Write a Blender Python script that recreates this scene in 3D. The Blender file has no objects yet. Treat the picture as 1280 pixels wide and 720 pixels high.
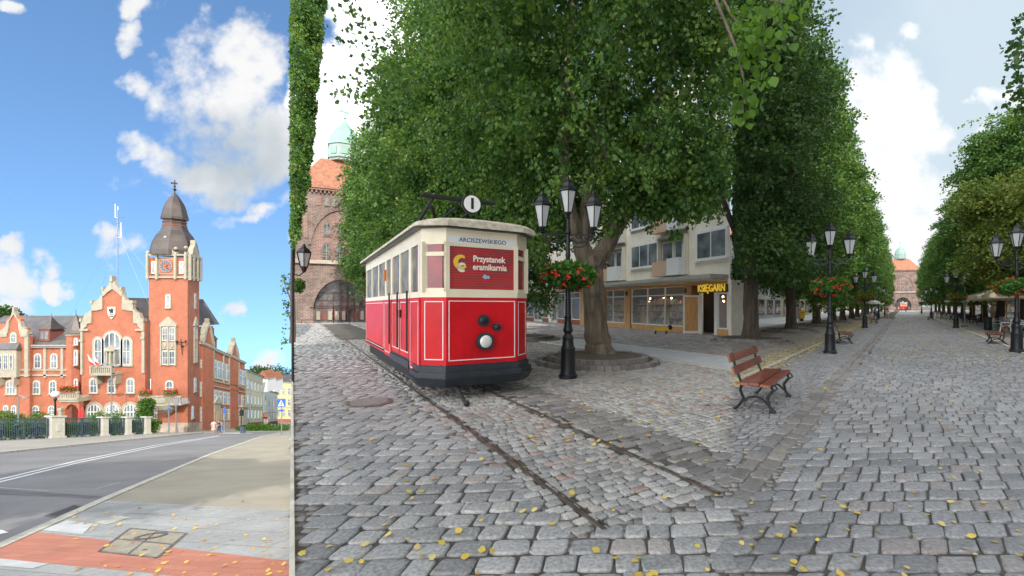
SUN_E, EXPO, SKY_S = 2.35, 0.92, .13
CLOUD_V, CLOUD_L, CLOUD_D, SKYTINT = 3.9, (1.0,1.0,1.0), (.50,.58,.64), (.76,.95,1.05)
CLOUDS = [(300,60,60,50,1.3),(262,110,90,60,1.4),(320,170,120,70,1.5),(210,215,60,30,1.2),(250,225,90,32,1.2),(170,12,30,16,.8),(165,45,28,18,.8),(170,105,32,22,1.1),(170,190,32,26,1.2),
  (145,312,42,15,1.0),(15,350,42,32,1.2),(15,320,26,14,1.1),(70,330,22,14,1.0),(72,352,30,17,1.2),(5,385,45,20,1.2),(20,8,36,12,.8),(272,397,24,14,1.1),(342,452,36,18,1.1),(300,262,90,12,.8),(345,255,30,14,1.0),
  (462,200,90,330,4.0),
  (1085,110,50,60,1.3),(1105,170,75,90,1.6),(1120,290,70,130,2.0),(1160,170,45,30,1.0),(1250,135,34,18,.9),(1136,50,16,14,.8),(1215,128,14,10,.7),(1080,60,26,30,1.1),(1150,240,60,80,1.3)]
import bpy, bmesh, math, random
import numpy as np
from mathutils import Vector, Matrix
random.seed(7); RNG = np.random.default_rng(7)
SC = bpy.context.scene; COL = SC.collection
F, CX, HY, EYE = 560.0, 720.0, 383.0, 1.6      # focal length (px at 1280 wide), principal point, horizon, eye height
SLOPE, DROP, HL = 134/560.0, 0.9, 517.0        # hillside west of the plaza falls away from the terrace
def ray(px, py): return Vector(((px-CX)/F, 1.0, -(py-HY)/F))
def at(px, py, d): v = ray(px, py)*d; v.z += EYE; return v
def gp(px, py, z=0.0):                          # point on the plaza
    d = (EYE-z)*F/(py-HY); return Vector(((px-CX)*d/F, d, z))
def TL(y): return -DROP-SLOPE*max(y, 0.0)       # height of the hillside
def gl(px, py, up=0.0):                         # point on the hillside
    d = (EYE+DROP)*F/(py-HL); return Vector(((px-CX)*d/F, d, TL(d)+up))
def gld(px, d, up=0.0): return Vector(((px-CX)*d/F, d, TL(d)+up))

# ------------------------------------------------------------------ materials
def nt(name):
    m = bpy.data.materials.new(name); m.use_nodes = True
    n = m.node_tree; return m, n, n.nodes['Principled BSDF']
def mat(name, col, rough=0.7, metal=0.0, var=0.0, scale=3.0, bump=0.0, bscale=40.0, col2=None, spec=None, coat=0.0, stretch=None, thr=(0.35,0.65), det=6):
    m, n, b = nt(name); N = n.nodes; L = n.links
    b.inputs['Roughness'].default_value = rough; b.inputs['Metallic'].default_value = metal
    if spec is not None: b.inputs['Specular IOR Level'].default_value = spec
    if coat: b.inputs['Coat Weight'].default_value = coat; b.inputs['Coat Roughness'].default_value = .08
    c = (*col, 1); b.inputs['Base Color'].default_value = c
    if var or col2 or bump:
        tc = N.new('ShaderNodeTexCoord'); src = tc.outputs['Object']
        if stretch:
            mp = N.new('ShaderNodeMapping'); mp.inputs['Scale'].default_value = stretch
            L.new(src, mp.inputs['Vector']); src = mp.outputs['Vector']
        if var or col2:
            no = N.new('ShaderNodeTexNoise'); no.inputs['Scale'].default_value = scale; no.inputs['Detail'].default_value = det
            no.inputs['Roughness'].default_value = .65
            L.new(src, no.inputs['Vector'])
            r = N.new('ShaderNodeValToRGB'); r.color_ramp.elements[0].position = thr[0]; r.color_ramp.elements[1].position = thr[1]
            a = col2 if col2 else tuple(x*(1-var) for x in col); bb = col if col2 else tuple(min(1, x*(1+var)) for x in col)
            r.color_ramp.elements[0].color = (*a, 1); r.color_ramp.elements[1].color = (*bb, 1)
            L.new(no.outputs['Fac'], r.inputs['Fac']); L.new(r.outputs['Color'], b.inputs['Base Color'])
        if bump:
            n2 = N.new('ShaderNodeTexNoise'); n2.inputs['Scale'].default_value = bscale; n2.inputs['Detail'].default_value = 4
            L.new(src, n2.inputs['Vector'])
            bp = N.new('ShaderNodeBump'); bp.inputs['Strength'].default_value = bump; bp.inputs['Distance'].default_value = .02
            L.new(n2.outputs['Fac'], bp.inputs['Height']); L.new(bp.outputs['Normal'], b.inputs['Normal'])
    return m
def ramp_island(name, cols, rough=.8, speck=.25, sscale=60, bump=.3, patch=0.0, pscale=.35, patchcol=(.2,.15,.1), spec=None):
    """colour picked per loose piece, with grain on top"""
    m, n, b = nt(name); N = n.nodes; L = n.links
    g = N.new('ShaderNodeNewGeometry'); r = N.new('ShaderNodeValToRGB'); cr = r.color_ramp
    while len(cr.elements) < len(cols): cr.elements.new(.5)
    for i, (p, c) in enumerate(cols): cr.elements[i].position = p; cr.elements[i].color = (*c, 1)
    L.new(g.outputs['Random Per Island'], r.inputs['Fac'])
    tc = N.new('ShaderNodeTexCoord'); no = N.new('ShaderNodeTexNoise'); no.inputs['Scale'].default_value = sscale; no.inputs['Detail'].default_value = 5
    L.new(tc.outputs['Object'], no.inputs['Vector'])
    mr = N.new('ShaderNodeMapRange'); mr.inputs[1].default_value = .3; mr.inputs[2].default_value = .7
    mr.inputs[3].default_value = 1-speck; mr.inputs[4].default_value = 1+speck; L.new(no.outputs['Fac'], mr.inputs[0])
    mx = N.new('ShaderNodeVectorMath'); mx.operation = 'MULTIPLY'; L.new(r.outputs['Color'], mx.inputs[0]); L.new(mr.outputs[0], mx.inputs[1])
    out = mx.outputs[0]
    if patch:
        n3 = N.new('ShaderNodeTexNoise'); n3.inputs['Scale'].default_value = pscale; n3.inputs['Detail'].default_value = 3
        L.new(tc.outputs['Object'], n3.inputs['Vector'])
        m3 = N.new('ShaderNodeMapRange'); m3.inputs[1].default_value = .42; m3.inputs[2].default_value = .68; m3.inputs[4].default_value = patch; L.new(n3.outputs['Fac'], m3.inputs[0])
        mm = N.new('ShaderNodeMix'); mm.data_type = 'RGBA'; L.new(m3.outputs[0], mm.inputs['Factor']); L.new(out, mm.inputs['A']); mm.inputs['B'].default_value = (*patchcol, 1)
        out = mm.outputs['Result']
    L.new(out, b.inputs['Base Color']); b.inputs['Roughness'].default_value = rough
    if spec is not None: b.inputs['Specular IOR Level'].default_value = spec
    if bump:
        bp = N.new('ShaderNodeBump'); bp.inputs['Strength'].default_value = bump; bp.inputs['Distance'].default_value = .01
        L.new(no.outputs['Fac'], bp.inputs['Height']); L.new(bp.outputs['Normal'], b.inputs['Normal'])
    return m
def leafmat(name, cols, transl=.35, clump=.9):
    m, n, b = nt(name); N = n.nodes; L = n.links
    g = N.new('ShaderNodeNewGeometry'); r = N.new('ShaderNodeValToRGB'); cr = r.color_ramp
    while len(cr.elements) < len(cols): cr.elements.new(.5)
    for i, (p, c) in enumerate(cols): cr.elements[i].position = p; cr.elements[i].color = (*c, 1)
    tc = N.new('ShaderNodeTexCoord'); no = N.new('ShaderNodeTexNoise'); no.inputs['Scale'].default_value = clump; no.inputs['Detail'].default_value = 3
    L.new(tc.outputs['Object'], no.inputs['Vector'])
    ad = N.new('ShaderNodeMath'); ad.operation = 'MULTIPLY_ADD'; ad.inputs[1].default_value = .55; L.new(g.outputs['Random Per Island'], ad.inputs[0])
    m2 = N.new('ShaderNodeMapRange'); m2.inputs[1].default_value = .3; m2.inputs[2].default_value = .7; m2.inputs[4].default_value = .45; L.new(no.outputs['Fac'], m2.inputs[0])
    L.new(m2.outputs[0], ad.inputs[2]); L.new(ad.outputs[0], r.inputs['Fac']); L.new(r.outputs['Color'], b.inputs['Base Color'])
    b.inputs['Roughness'].default_value = .5; b.inputs['Specular IOR Level'].default_value = .35
    t = N.new('ShaderNodeBsdfTranslucent'); hs = N.new('ShaderNodeHueSaturation'); hs.inputs['Hue'].default_value = .485; hs.inputs['Value'].default_value = 1.5; hs.inputs['Saturation'].default_value = 1.1
    L.new(r.outputs['Color'], hs.inputs['Color']); L.new(hs.outputs['Color'], t.inputs['Color'])
    ms = N.new('ShaderNodeMixShader'); ms.inputs[0].default_value = transl
    L.new(b.outputs[0], ms.inputs[1]); L.new(t.outputs[0], ms.inputs[2]); L.new(ms.outputs[0], N['Material Output'].inputs['Surface'])
    return m
def brickmat(name, c1, c2, mortar, scale=1.0, horiz=(1,1), bump=.2, var2=None, msize=.012, bw=.26, rh=.085):
    """bricks run by world height and by distance along the wall"""
    m, n, b = nt(name); N = n.nodes; L = n.links
    g = N.new('ShaderNodeTexCoord'); sp = N.new('ShaderNodeSeparateXYZ'); L.new(g.outputs['Object'], sp.inputs[0])
    a = N.new('ShaderNodeMath'); a.operation = 'MULTIPLY'; a.inputs[1].default_value = horiz[0]; L.new(sp.outputs[0], a.inputs[0])
    a2 = N.new('ShaderNodeMath'); a2.operation = 'MULTIPLY_ADD'; a2.inputs[1].default_value = horiz[1]; L.new(sp.outputs[1], a2.inputs[0]); L.new(a.outputs[0], a2.inputs[2])
    cb = N.new('ShaderNodeCombineXYZ'); L.new(a2.outputs[0], cb.inputs[0]); L.new(sp.outputs[2], cb.inputs[1])
    br = N.new('ShaderNodeTexBrick'); br.inputs['Scale'].default_value = scale; br.inputs['Brick Width'].default_value = bw; br.inputs['Row Height'].default_value = rh
    br.inputs['Mortar Size'].default_value = msize; br.inputs['Color1'].default_value = (*c1, 1); br.inputs['Color2'].default_value = (*c2, 1); br.inputs['Mortar'].default_value = (*mortar, 1)
    br.inputs['Bias'].default_value = 0
    L.new(cb.outputs[0], br.inputs['Vector'])
    no = N.new('ShaderNodeTexNoise'); no.inputs['Scale'].default_value = .8; no.inputs['Detail'].default_value = 9; no.inputs['Roughness'].default_value = .75; L.new(g.outputs['Object'], no.inputs['Vector'])
    mr = N.new('ShaderNodeMapRange'); mr.inputs[1].default_value = .35; mr.inputs[2].default_value = .65; mr.inputs[3].default_value = .86 if not var2 else 1-var2; mr.inputs[4].default_value = 1.12 if not var2 else 1+var2; L.new(no.outputs['Fac'], mr.inputs[0])
    mx = N.new('ShaderNodeVectorMath'); mx.operation = 'MULTIPLY'; L.new(br.outputs['Color'], mx.inputs[0]); L.new(mr.outputs[0], mx.inputs[1])
    L.new(mx.outputs[0], b.inputs['Base Color']); b.inputs['Roughness'].default_value = .85
    bp = N.new('ShaderNodeBump'); bp.inputs['Strength'].default_value = bump; bp.inputs['Distance'].default_value = .02; bp.invert = True
    L.new(br.outputs['Fac'], bp.inputs['Height']); L.new(bp.outputs['Normal'], b.inputs['Normal'])
    return m
def glassmat(name, col, rough=.08, spec=.8, var=0.0, scale=1.5, col2=None):
    return mat(name, col, rough, 0, var, scale, spec=spec, col2=col2, coat=.6)
M = {}
M['brick'] = brickmat('orange brickwork', (.44,.125,.058), (.36,.095,.046), (.36,.17,.11), horiz=(1,1), msize=.012, var2=.17)
M['cream'] = mat('cream plaster trim', (.36,.33,.255), .75, var=.12, scale=1.5)
M['stonebase'] = mat('granite plinth', (.42,.34,.28), .8, var=.25, scale=1.1)
M['slate'] = mat('dark slate roof', (.085,.08,.08), .55, var=.3, scale=.8, bump=.3, bscale=6)
M['copper'] = mat('weathered copper sheet', (.075,.06,.055), .45, .3, var=.35, scale=.5)
M['glass'] = glassmat('window glass', (.05,.07,.09), col2=(.30,.34,.36), scale=.55)
M['whiteframe'] = mat('white painted frame', (.78,.78,.75), .5)
M['blackmetal'] = mat('black painted iron', (.018,.02,.022), .42, .35, bump=.1, bscale=30)
M['greymetal'] = mat('grey galvanised metal', (.30,.31,.32), .45, .5)
M['darkrail'] = mat('blue grey railing paint', (.06,.09,.12), .5)
M['whitestone'] = mat('whitewashed pillar', (.60,.575,.50), .8, var=.08, scale=3)
M['asphalt'] = mat('asphalt', (.185,.183,.185), .85, var=.18, scale=.25, bump=.3, bscale=60, det=12)
M['beige'] = mat('beige gravel path', (.31,.285,.225), .9, var=.12, scale=.5, bump=.3, bscale=80)
M['paint'] = mat('white road paint', (.72,.73,.72), .7, var=.08, scale=4)
M['kerb'] = mat('granite kerb', (.46,.44,.38), .8, var=.2, scale=4)
M['grasspatch'] = mat('valley ground', (.22,.22,.16), .9, var=.25, scale=.3)
M['sidewalk'] = mat('worn sidewalk', (.30,.285,.25), .9, var=.12, scale=.4)
M['tramred'] = mat('red tram enamel', (.58,.006,.012), .40, var=.16, scale=1.6, coat=.06, spec=.3)
M['tramcream'] = mat('cream tram enamel', (.78,.70,.52), .4, var=.06, scale=2, coat=.1)
M['tramroof'] = mat('weathered canvas roof', (.66,.60,.47), .9, col2=(.40,.36,.28), scale=7, bump=.4, bscale=30)
M['tramblack'] = mat('dark bumper steel', (.035,.042,.05), .45, .2, var=.25, scale=3, bump=.1)
M['line'] = mat('white pinstripe', (.80,.74,.72), .5)
M['tramglass'] = mat('tram glass', (.06,.06,.05), .30, scale=2.2, spec=.3, col2=(.22,.19,.13), thr=(.45,.6))
M['tramblind'] = mat('red window blind', (.36,.05,.05), .22, coat=.35, col2=(.20,.04,.04), scale=3)
M['steel'] = mat('rusty rail steel', (.20,.165,.14), .45, .6, var=.4, scale=5)
M['bark'] = mat('lime bark', (.23,.185,.13), .95, col2=(.085,.07,.05), scale=7, bump=1.0, bscale=14, stretch=(1,1,.18))
M['darkbark'] = mat('dark wet bark', (.12,.095,.07), .95, col2=(.05,.04,.03), scale=6, bump=1.0, bscale=12, stretch=(1,1,.18))
M['leaf'] = leafmat('lime leaves', [(0,(.016,.048,.012)), (.28,(.040,.110,.022)), (.55,(.085,.175,.036)), (.8,(.16,.265,.052)), (.98,(.30,.34,.09))], .38)
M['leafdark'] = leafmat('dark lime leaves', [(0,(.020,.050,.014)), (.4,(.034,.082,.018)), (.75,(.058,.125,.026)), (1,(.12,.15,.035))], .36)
M['leafbright'] = leafmat('bright lime leaves', [(0,(.05,.12,.015)), (.5,(.10,.21,.025)), (1,(.17,.30,.045))], .5)
M['leafyellow'] = leafmat('yellowing lime leaves', [(0,(.06,.12,.025)), (.45,(.14,.21,.04)), (.8,(.27,.30,.06)), (1,(.38,.30,.08))], .35)
M['basketleaf'] = leafmat('geranium leaves', [(0,(.03,.10,.015)), (.5,(.06,.17,.03)), (1,(.12,.25,.05))], .35, 6)
M['redpetal'] = mat('red petals', (.70,.03,.02), .6)
M['pinkpetal'] = mat('pink petals', (.75,.12,.22), .6)
M['shrub'] = leafmat('shrub leaves', [(0,(.03,.09,.012)), (.5,(.07,.17,.025)), (1,(.13,.25,.04))], .35, 1)
M['fallen'] = ramp_island('fallen yellow leaves', [(0,(.55,.38,.05)), (.5,(.62,.47,.10)), (.8,(.60,.50,.22)), (.95,(.42,.18,.05))], .6, .1, 30, 0)
M['fallenbrown'] = ramp_island('fallen orange leaves', [(0,(.50,.24,.05)), (.5,(.55,.36,.09)), (.9,(.30,.13,.05))], .7, .1, 30, 0)
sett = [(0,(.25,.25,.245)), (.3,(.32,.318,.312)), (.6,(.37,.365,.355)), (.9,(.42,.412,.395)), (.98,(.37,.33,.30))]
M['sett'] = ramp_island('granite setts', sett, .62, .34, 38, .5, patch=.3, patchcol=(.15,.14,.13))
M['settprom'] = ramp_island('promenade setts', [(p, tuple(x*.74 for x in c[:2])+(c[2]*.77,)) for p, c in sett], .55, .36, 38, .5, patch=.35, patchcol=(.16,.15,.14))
M['settwarm'] = ramp_island('small granite setts', [(0,(.24,.235,.225)), (.4,(.35,.34,.325)), (.8,(.44,.42,.39)), (.95,(.36,.26,.225))], .7, .3, 50, .5, patch=.35, pscale=.6, patchcol=(.24,.20,.16))
M['settdark'] = ramp_island('dark slab setts', [(0,(.16,.15,.145)), (.5,(.23,.215,.20)), (1,(.29,.26,.235))], .7, .3, 30, .5, patch=.3, patchcol=(.16,.12,.10))
M['joint'] = mat('sandy joints', (.095,.085,.07), .95, var=.35, scale=3, bump=.4, bscale=80)
M['farsett'] = mat('distant paving', (.34,.335,.325), .85, var=.25, scale=2.5, bump=.2)
M['dirt'] = mat('bare earth and grit', (.29,.26,.215), .95, var=.35, scale=2.5, bump=.6, bscale=50)
M['soil'] = mat('dark soil', (.10,.085,.06), .95, var=.4, scale=5, bump=.8, bscale=40)
M['slab'] = mat('pale flagstones', (.46,.47,.475), .8, var=.1, scale=2)
M['shopcream'] = mat('cream render', (.83,.79,.68), .9, var=.07, scale=.8, bump=.15, bscale=60)
M['shopgrey'] = mat('grey render', (.50,.48,.43), .9, var=.06)
M['peach'] = mat('peach render', (.66,.47,.33), .9, var=.06)
M['whitepanel'] = mat('white balcony panel', (.80,.82,.83), .7)
M['wood'] = mat('varnished shop timber', (.58,.33,.12), .5, var=.25, scale=3, stretch=(6,6,.6), coat=.2)
M['benchwood'] = mat('reddish bench slats', (.235,.065,.04), .42, var=.3, scale=3, coat=.35, bump=.1)
M['gatebrick'] = brickmat('medieval brick', (.135,.07,.055), (.22,.12,.095), (.22,.19,.165), scale=.62, horiz=(1,1), bump=.3, var2=.45, msize=.02)
M['gatebrick2'] = brickmat('paler medieval brick', (.27,.12,.09), (.20,.085,.065), (.28,.22,.19), scale=.62, bump=.3, var2=.25, msize=.02)
M['tile'] = mat('orange roof tiles', (.30,.125,.07), .8, var=.3, scale=2.2, bump=.7, bscale=9)
M['verdigris'] = mat('green copper', (.22,.37,.30), .6, var=.12, scale=1)
M['lead'] = mat('grey lead panels', (.33,.37,.36), .6, var=.1)
M['lanternglass'] = mat('milky lantern glass', (.47,.49,.49), .25, coat=.3)
M['yellowpaint'] = mat('yellow lettering', (.80,.55,.05), .5)
M['yellowbox'] = mat('yellow plastic', (.75,.48,.03), .5)
M['red'] = mat('red paint', (.60,.03,.03), .6)
M['black'] = mat('matt black', (.015,.015,.015), .7)
M['bluesign'] = mat('blue sign face', (.03,.12,.50), .5)
M['bluetext'] = mat('dark lettering', (.03,.05,.10), .6)
M['beigecloth'] = mat('beige parasol cloth', (.76,.66,.47), .8)
M['whitecloth'] = mat('white parasol cloth', (.75,.76,.75), .8)
M['whiteplastic'] = mat('white chair lacquer', (.72,.74,.74), .4)
M['skin'] = mat('skin', (.55,.33,.24), .6)
M['hairdark'] = mat('brown hair', (.06,.035,.02), .7)
M['hairgrey'] = mat('grey hair', (.35,.33,.30), .7)
M['goods'] = ramp_island('shelved goods', [(0,(.30,.10,.05)), (.2,(.55,.42,.22)), (.4,(.10,.14,.22)), (.55,(.6,.55,.48)), (.7,(.45,.05,.04)), (.85,(.25,.35,.15)), (1,(.7,.35,.06))], .6, .1, 20, 0)
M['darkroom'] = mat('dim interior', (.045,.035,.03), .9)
M['brickred'] = mat('plain red brick plinth', (.30,.10,.065), .9, var=.2, scale=6)
M['yellowwall'] = mat('yellow render', (.62,.54,.26), .9, var=.05)
M['whitewall'] = mat('white render', (.66,.67,.68), .9, var=.05)
M['palecream'] = mat('pale cream render', (.66,.61,.44), .9, var=.05)
M['redpave'] = mat('pavers', (.45,.16,.10), .8)
M['clear'] = glassmat('shop glass', (.03,.035,.035))


M['lampglobe'] = mat('white globe glass', (.80,.80,.78), .3)
M['signbrown'] = mat('dark brown fascia', (.07,.045,.03), .5)
M['shopint'] = mat('warm interior', (.16,.07,.035), .8)
M['bluedial'] = mat('blue clock ring', (.05,.12,.20), .5)
M['redbrown'] = mat('red brown timber', (.22,.07,.05), .6)
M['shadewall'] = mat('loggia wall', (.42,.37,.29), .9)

# ------------------------------------------------------------------ mesh builder
class MB:
    def __init__(s): s.v = []; s.f = []; s.m = []; s.mi = 0; s.smooth = False
    def add(s, vs, fs):
        o = len(s.v); s.v += [tuple(x) for x in vs]; s.f += [tuple(i+o for i in f) for f in fs]; s.m += [s.mi]*len(fs); return s
    def prism(s, pts, vec):
        n = len(pts); vec = Vector(vec); a = [Vector(p) for p in pts]; b = [p+vec for p in a]
        return s.add(a+b, [tuple(range(n-1,-1,-1)), tuple(range(n,2*n))]+[(i,(i+1)%n,n+(i+1)%n,n+i) for i in range(n)])
    def box(s, c, size, rz=0.0, R=None):
        x, y, z = [k/2 for k in size]; c = Vector(c)
        R = R or Matrix.Rotation(rz, 3, 'Z')
        vs = [c+R@Vector((sx*x, sy*y, sz*z)) for sz in (-1,1) for sx, sy in ((-1,-1),(1,-1),(1,1),(-1,1))]
        return s.add(vs, [(3,2,1,0),(4,5,6,7),(0,1,5,4),(1,2,6,5),(2,3,7,6),(3,0,4,7)])
    def tube(s, path, rad, n=8, caps=True):
        P = [Vector(p) for p in path]; k = len(P)
        if not hasattr(rad, '__len__'): rad = [rad]*k
        vs = []; up0 = None
        for i in range(k):
            t = (P[min(i+1,k-1)]-P[max(i-1,0)]).normalized()
            if up0 is None:
                up0 = Vector((0,0,1)) if abs(t.z) < .9 else Vector((1,0,0))
            a = (up0-t*up0.dot(t)).normalized(); up0 = a; b = t.cross(a)
            for j in range(n):
                th = 2*math.pi*j/n; vs.append(P[i]+(a*math.cos(th)+b*math.sin(th))*rad[i])
        fs = [(i*n+j, i*n+(j+1)%n, (i+1)*n+(j+1)%n, (i+1)*n+j) for i in range(k-1) for j in range(n)]
        if caps: fs += [tuple(range(n-1,-1,-1)), tuple(range((k-1)*n, k*n))]
        return s.add(vs, fs)
    def lathe(s, prof, c=(0,0,0), n=16, rot=0.0, sq=(1,1)):
        c = Vector(c); vs = []
        for r, z in prof:
            for j in range(n):
                th = 2*math.pi*j/n+rot; vs.append(c+Vector((r*math.cos(th)*sq[0], r*math.sin(th)*sq[1], z)))
        k = len(prof)
        fs = [(i*n+j, i*n+(j+1)%n, (i+1)*n+(j+1)%n, (i+1)*n+j) for i in range(k-1) for j in range(n)]
        fs += [tuple(range(n-1,-1,-1)), tuple(range((k-1)*n, k*n))]
        return s.add(vs, fs)
    def ball(s, c, r, n=10, sq=(1,1,1)):
        pr = [(max(1e-4, r*math.sin(math.pi*i/n)), -r*math.cos(math.pi*i/n)*sq[2]) for i in range(n+1)]
        return s.lathe(pr, c, n+2, 0, sq[:2])
    def build(s, name, m, parent=None, smooth=False, off=None):
        me = bpy.data.meshes.new(name); o = bpy.data.objects.new(name, me)
        off = Vector(off) if off is not None else (world_loc(parent) if parent else Vector((0,0,0)))
        me.from_pydata([(v[0]-off.x, v[1]-off.y, v[2]-off.z) for v in s.v], [], s.f)
        for mm in (m if isinstance(m, (list, tuple)) else [m]): me.materials.append(M[mm] if isinstance(mm, str) else mm)
        if any(s.m): me.polygons.foreach_set('material_index', s.m)
        if smooth: 
            me.shade_smooth() if hasattr(me, 'shade_smooth') else None
            if smooth != True:
                try: me.set_sharp_from_angle(angle=smooth)
                except Exception: pass
        me.update(); COL.objects.link(o)
        if parent: o.parent = parent
        return o
def world_loc(o):
    v = Vector(o.location); p = o.parent
    while p: v = v+Vector(p.location); p = p.parent
    return v
def npmesh(name, V, Q, m, parent=None, smooth=False, matidx=None):
    """fast mesh from an (N,3) array and (M,4) quads"""
    me = bpy.data.meshes.new(name); V = np.asarray(V, np.float32); Q = np.asarray(Q, np.int32)
    k = Q.shape[1]
    me.vertices.add(len(V)); me.vertices.foreach_set('co', V.ravel())
    me.loops.add(Q.size); me.loops.foreach_set('vertex_index', Q.ravel())
    me.polygons.add(len(Q)); me.polygons.foreach_set('loop_start', np.arange(0, Q.size, k, dtype=np.int32)); me.polygons.foreach_set('loop_total', np.full(len(Q), k, np.int32))
    for mm in (m if isinstance(m, (list, tuple)) else [m]): me.materials.append(M[mm] if isinstance(mm, str) else mm)
    if matidx is not None: me.polygons.foreach_set('material_index', np.asarray(matidx, np.int32))
    me.update(calc_edges=True)
    if smooth: me.shade_smooth()
    o = bpy.data.objects.new(name, me); COL.objects.link(o)
    if parent: o.parent = parent
    return o
def tag(o, label=None, cat=None, group=None, kind=None):
    if label: o['label'] = label
    if cat: o['category'] = cat
    if group: o['group'] = group
    if kind: o['kind'] = kind
    return o
def thing(name, label, cat, loc=(0,0,0), rz=0.0, group=None):
    o = bpy.data.objects.new(name, None); o.empty_display_size = .2; COL.objects.link(o); o.location = loc; o.rotation_euler = (0,0,rz)
    return tag(o, label, cat, group)
def struct(o): o['kind'] = 'structure'; return o
def dup(root, loc=None, rz=None, label=None, group=None, scale=None):
    def cp(o, par):
        c = o.copy(); COL.objects.link(c); c.parent = par
        for ch in list(o.children): cp(ch, c)
        return c
    r = cp(root, root.parent)
    if loc is not None: r.location = loc
    if rz is not None: r.rotation_euler = (0,0,rz)
    if scale: r.scale = (scale,)*3 if not hasattr(scale, '__len__') else scale
    if label: r['label'] = label
    if group: r['group'] = group
    return r
FONTC = {}
def text(name, body, size, origin, xdir, ydir, m, parent, ext=.004, align='CENTER', bold=0.0, sx=1.0, spacing=1.0):
    cu = bpy.data.curves.new(name, 'FONT'); cu.body = body; cu.size = size; cu.extrude = ext; cu.align_x = align; cu.align_y = 'CENTER'
    cu.offset = bold; cu.space_character = spacing; cu.resolution_u = 4
    t = bpy.data.objects.new('tmp', cu); COL.objects.link(t); bpy.context.view_layer.update()
    me = bpy.data.meshes.new_from_object(t.evaluated_get(bpy.context.evaluated_depsgraph_get()))
    bpy.data.objects.remove(t); me.materials.clear(); me.materials.append(M[m])
    x = Vector(xdir).normalized(); y = Vector(ydir).normalized(); z = x.cross(y)
    o = Vector(origin)-(world_loc(parent) if parent else Vector((0,0,0)))
    mt = Matrix(((x.x*sx,y.x,z.x,o.x),(x.y*sx,y.y,z.y,o.y),(x.z*sx,y.z,z.z,o.z),(0,0,0,1)))
    me.transform(mt); ob = bpy.data.objects.new(name, me); COL.objects.link(ob)
    if parent: ob.parent = parent
    return ob

# ------------------------------------------------------------------ facades
class Fac:
    """vertical wall plane through two plan points; metric (s, z) on it, pixels can be dropped onto it"""
    def __init__(s, a, b, zf=None):
        s.a = Vector((a[0], a[1])); s.b = Vector((b[0], b[1])); s.L = (s.b-s.a).length; s.t = (s.b-s.a)/s.L
        n = Vector((s.t.y, -s.t.x))
        if n.dot(s.a) > 0: n = -n
        s.n = n; s.N = Vector((n.x, n.y, 0)); s.T = Vector((s.t.x, s.t.y, 0)); s.zf = zf
    def P(s, u, z, off=0.0):
        if s.zf: z = s.zf(u, z)
        return Vector((s.a.x+s.t.x*u+s.n.x*off, s.a.y+s.t.y*u+s.n.y*off, z))
    def sz(s, px, py):
        r = ray(px, py); k = s.n.dot(s.a)/(s.n.x*r.x+s.n.y*r.y); p = r*k; p.z += EYE
        return (Vector((p.x, p.y))-s.a).dot(s.t), p.z
    def s_(s, px): return s.sz(px, 400)[0]
    def slab(s, mb, pts, o0, o1):
        mb.prism([s.P(u, z, o0) for u, z in pts], s.N*(o1-o0)); return mb
    def pslab(s, mb, pts, o0, o1): return s.slab(mb, [s.sz(*p) for p in pts], o0, o1)
    def rect(s, mb, x0, x1, z0, z1, o0, o1): return s.slab(mb, [(x0,z0),(x1,z0),(x1,z1),(x0,z1)], o0, o1)
    def prect(s, mb, x0, x1, y0, y1, o0, o1):
        u0, _ = s.sz(x0, y0); u1, _ = s.sz(x1, y0); m = (x0+x1)/2; _, za = s.sz(m, y0); _, zb = s.sz(m, y1)
        return s.rect(mb, u0, u1, min(za,zb), max(za,zb), o0, o1)
def shape(x0, x1, z0, z1, arch):
    if not arch: return [(x0,z0),(x1,z0),(x1,z1),(x0,z1)]
    c = (x0+x1)/2; r = (x1-x0)/2; h = r*arch; pts = [(x0,z0),(x1,z0)]; n = 8
    if arch > 1.2:
        for i in range(n+1):
            a = i/n; pts.append((x1-r*2*a, z1-h+h*math.sin(math.pi*a)**.7 if 0 < a < 1 else z1-h))
    else:
        for i in range(n+1): a = math.pi*i/n; pts.append((c+r*math.cos(a), z1-h+h*math.sin(a)))
    return pts
def window(Fc, root, x0, x1, z0, z1, arch=0, cols=2, rows=2, sur=.12, frame='cream', glass='glass', bar='whiteframe', sill=True, o=0.0, name='window', fr=.06, barw=None):
    w = x1-x0
    if w < 0: x0, x1 = x1, x0; w = -w
    a = MB(); Fc.slab(a, shape(x0-sur, x1+sur, z0-sur*.4, z1+sur, arch), o+.0, o+.06)
    if sill: Fc.rect(a, x0-sur*1.3, x1+sur*1.3, z0-sur*.9, z0-sur*.1, o, o+.16)
    a.mi = 1; Fc.slab(a, shape(x0, x1, z0, z1, arch), o+.05, o+.075)
    win = a.build(name, [frame, bar], root)
    g = MB(); bw = barw or max(.045, w*.06); hh = z1-z0
    arch_h = (x1-x0)/2*arch if arch else 0
    for i in range(cols):
        ga, gb = x0+fr+(w-2*fr+bw)*i/cols, x0+fr+(w-2*fr+bw)*(i+1)/cols-bw
        zz = z0+fr; top = z1-fr
        for j in range(rows):
            za, zb = zz+(top-zz+bw)*j/rows, zz+(top-zz+bw)*(j+1)/rows-bw
            if j == rows-1 and arch:
                c = (x0+x1)/2; r = w/2-fr
                pts = [(ga,za),(gb,za)]
                for q in range(5):
                    xx = gb+(ga-gb)*q/4; tt = max(0, 1-((xx-c)/r)**2)
                    pts.append((xx, max(za+.02, z1-fr-arch_h+arch_h*tt**.5)))
                Fc.slab(g, pts, o+.07, o+.085)
            else: Fc.rect(g, ga, gb, za, zb, o+.07, o+.085)
    g.build('pane', glass, win)
    return win
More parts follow.
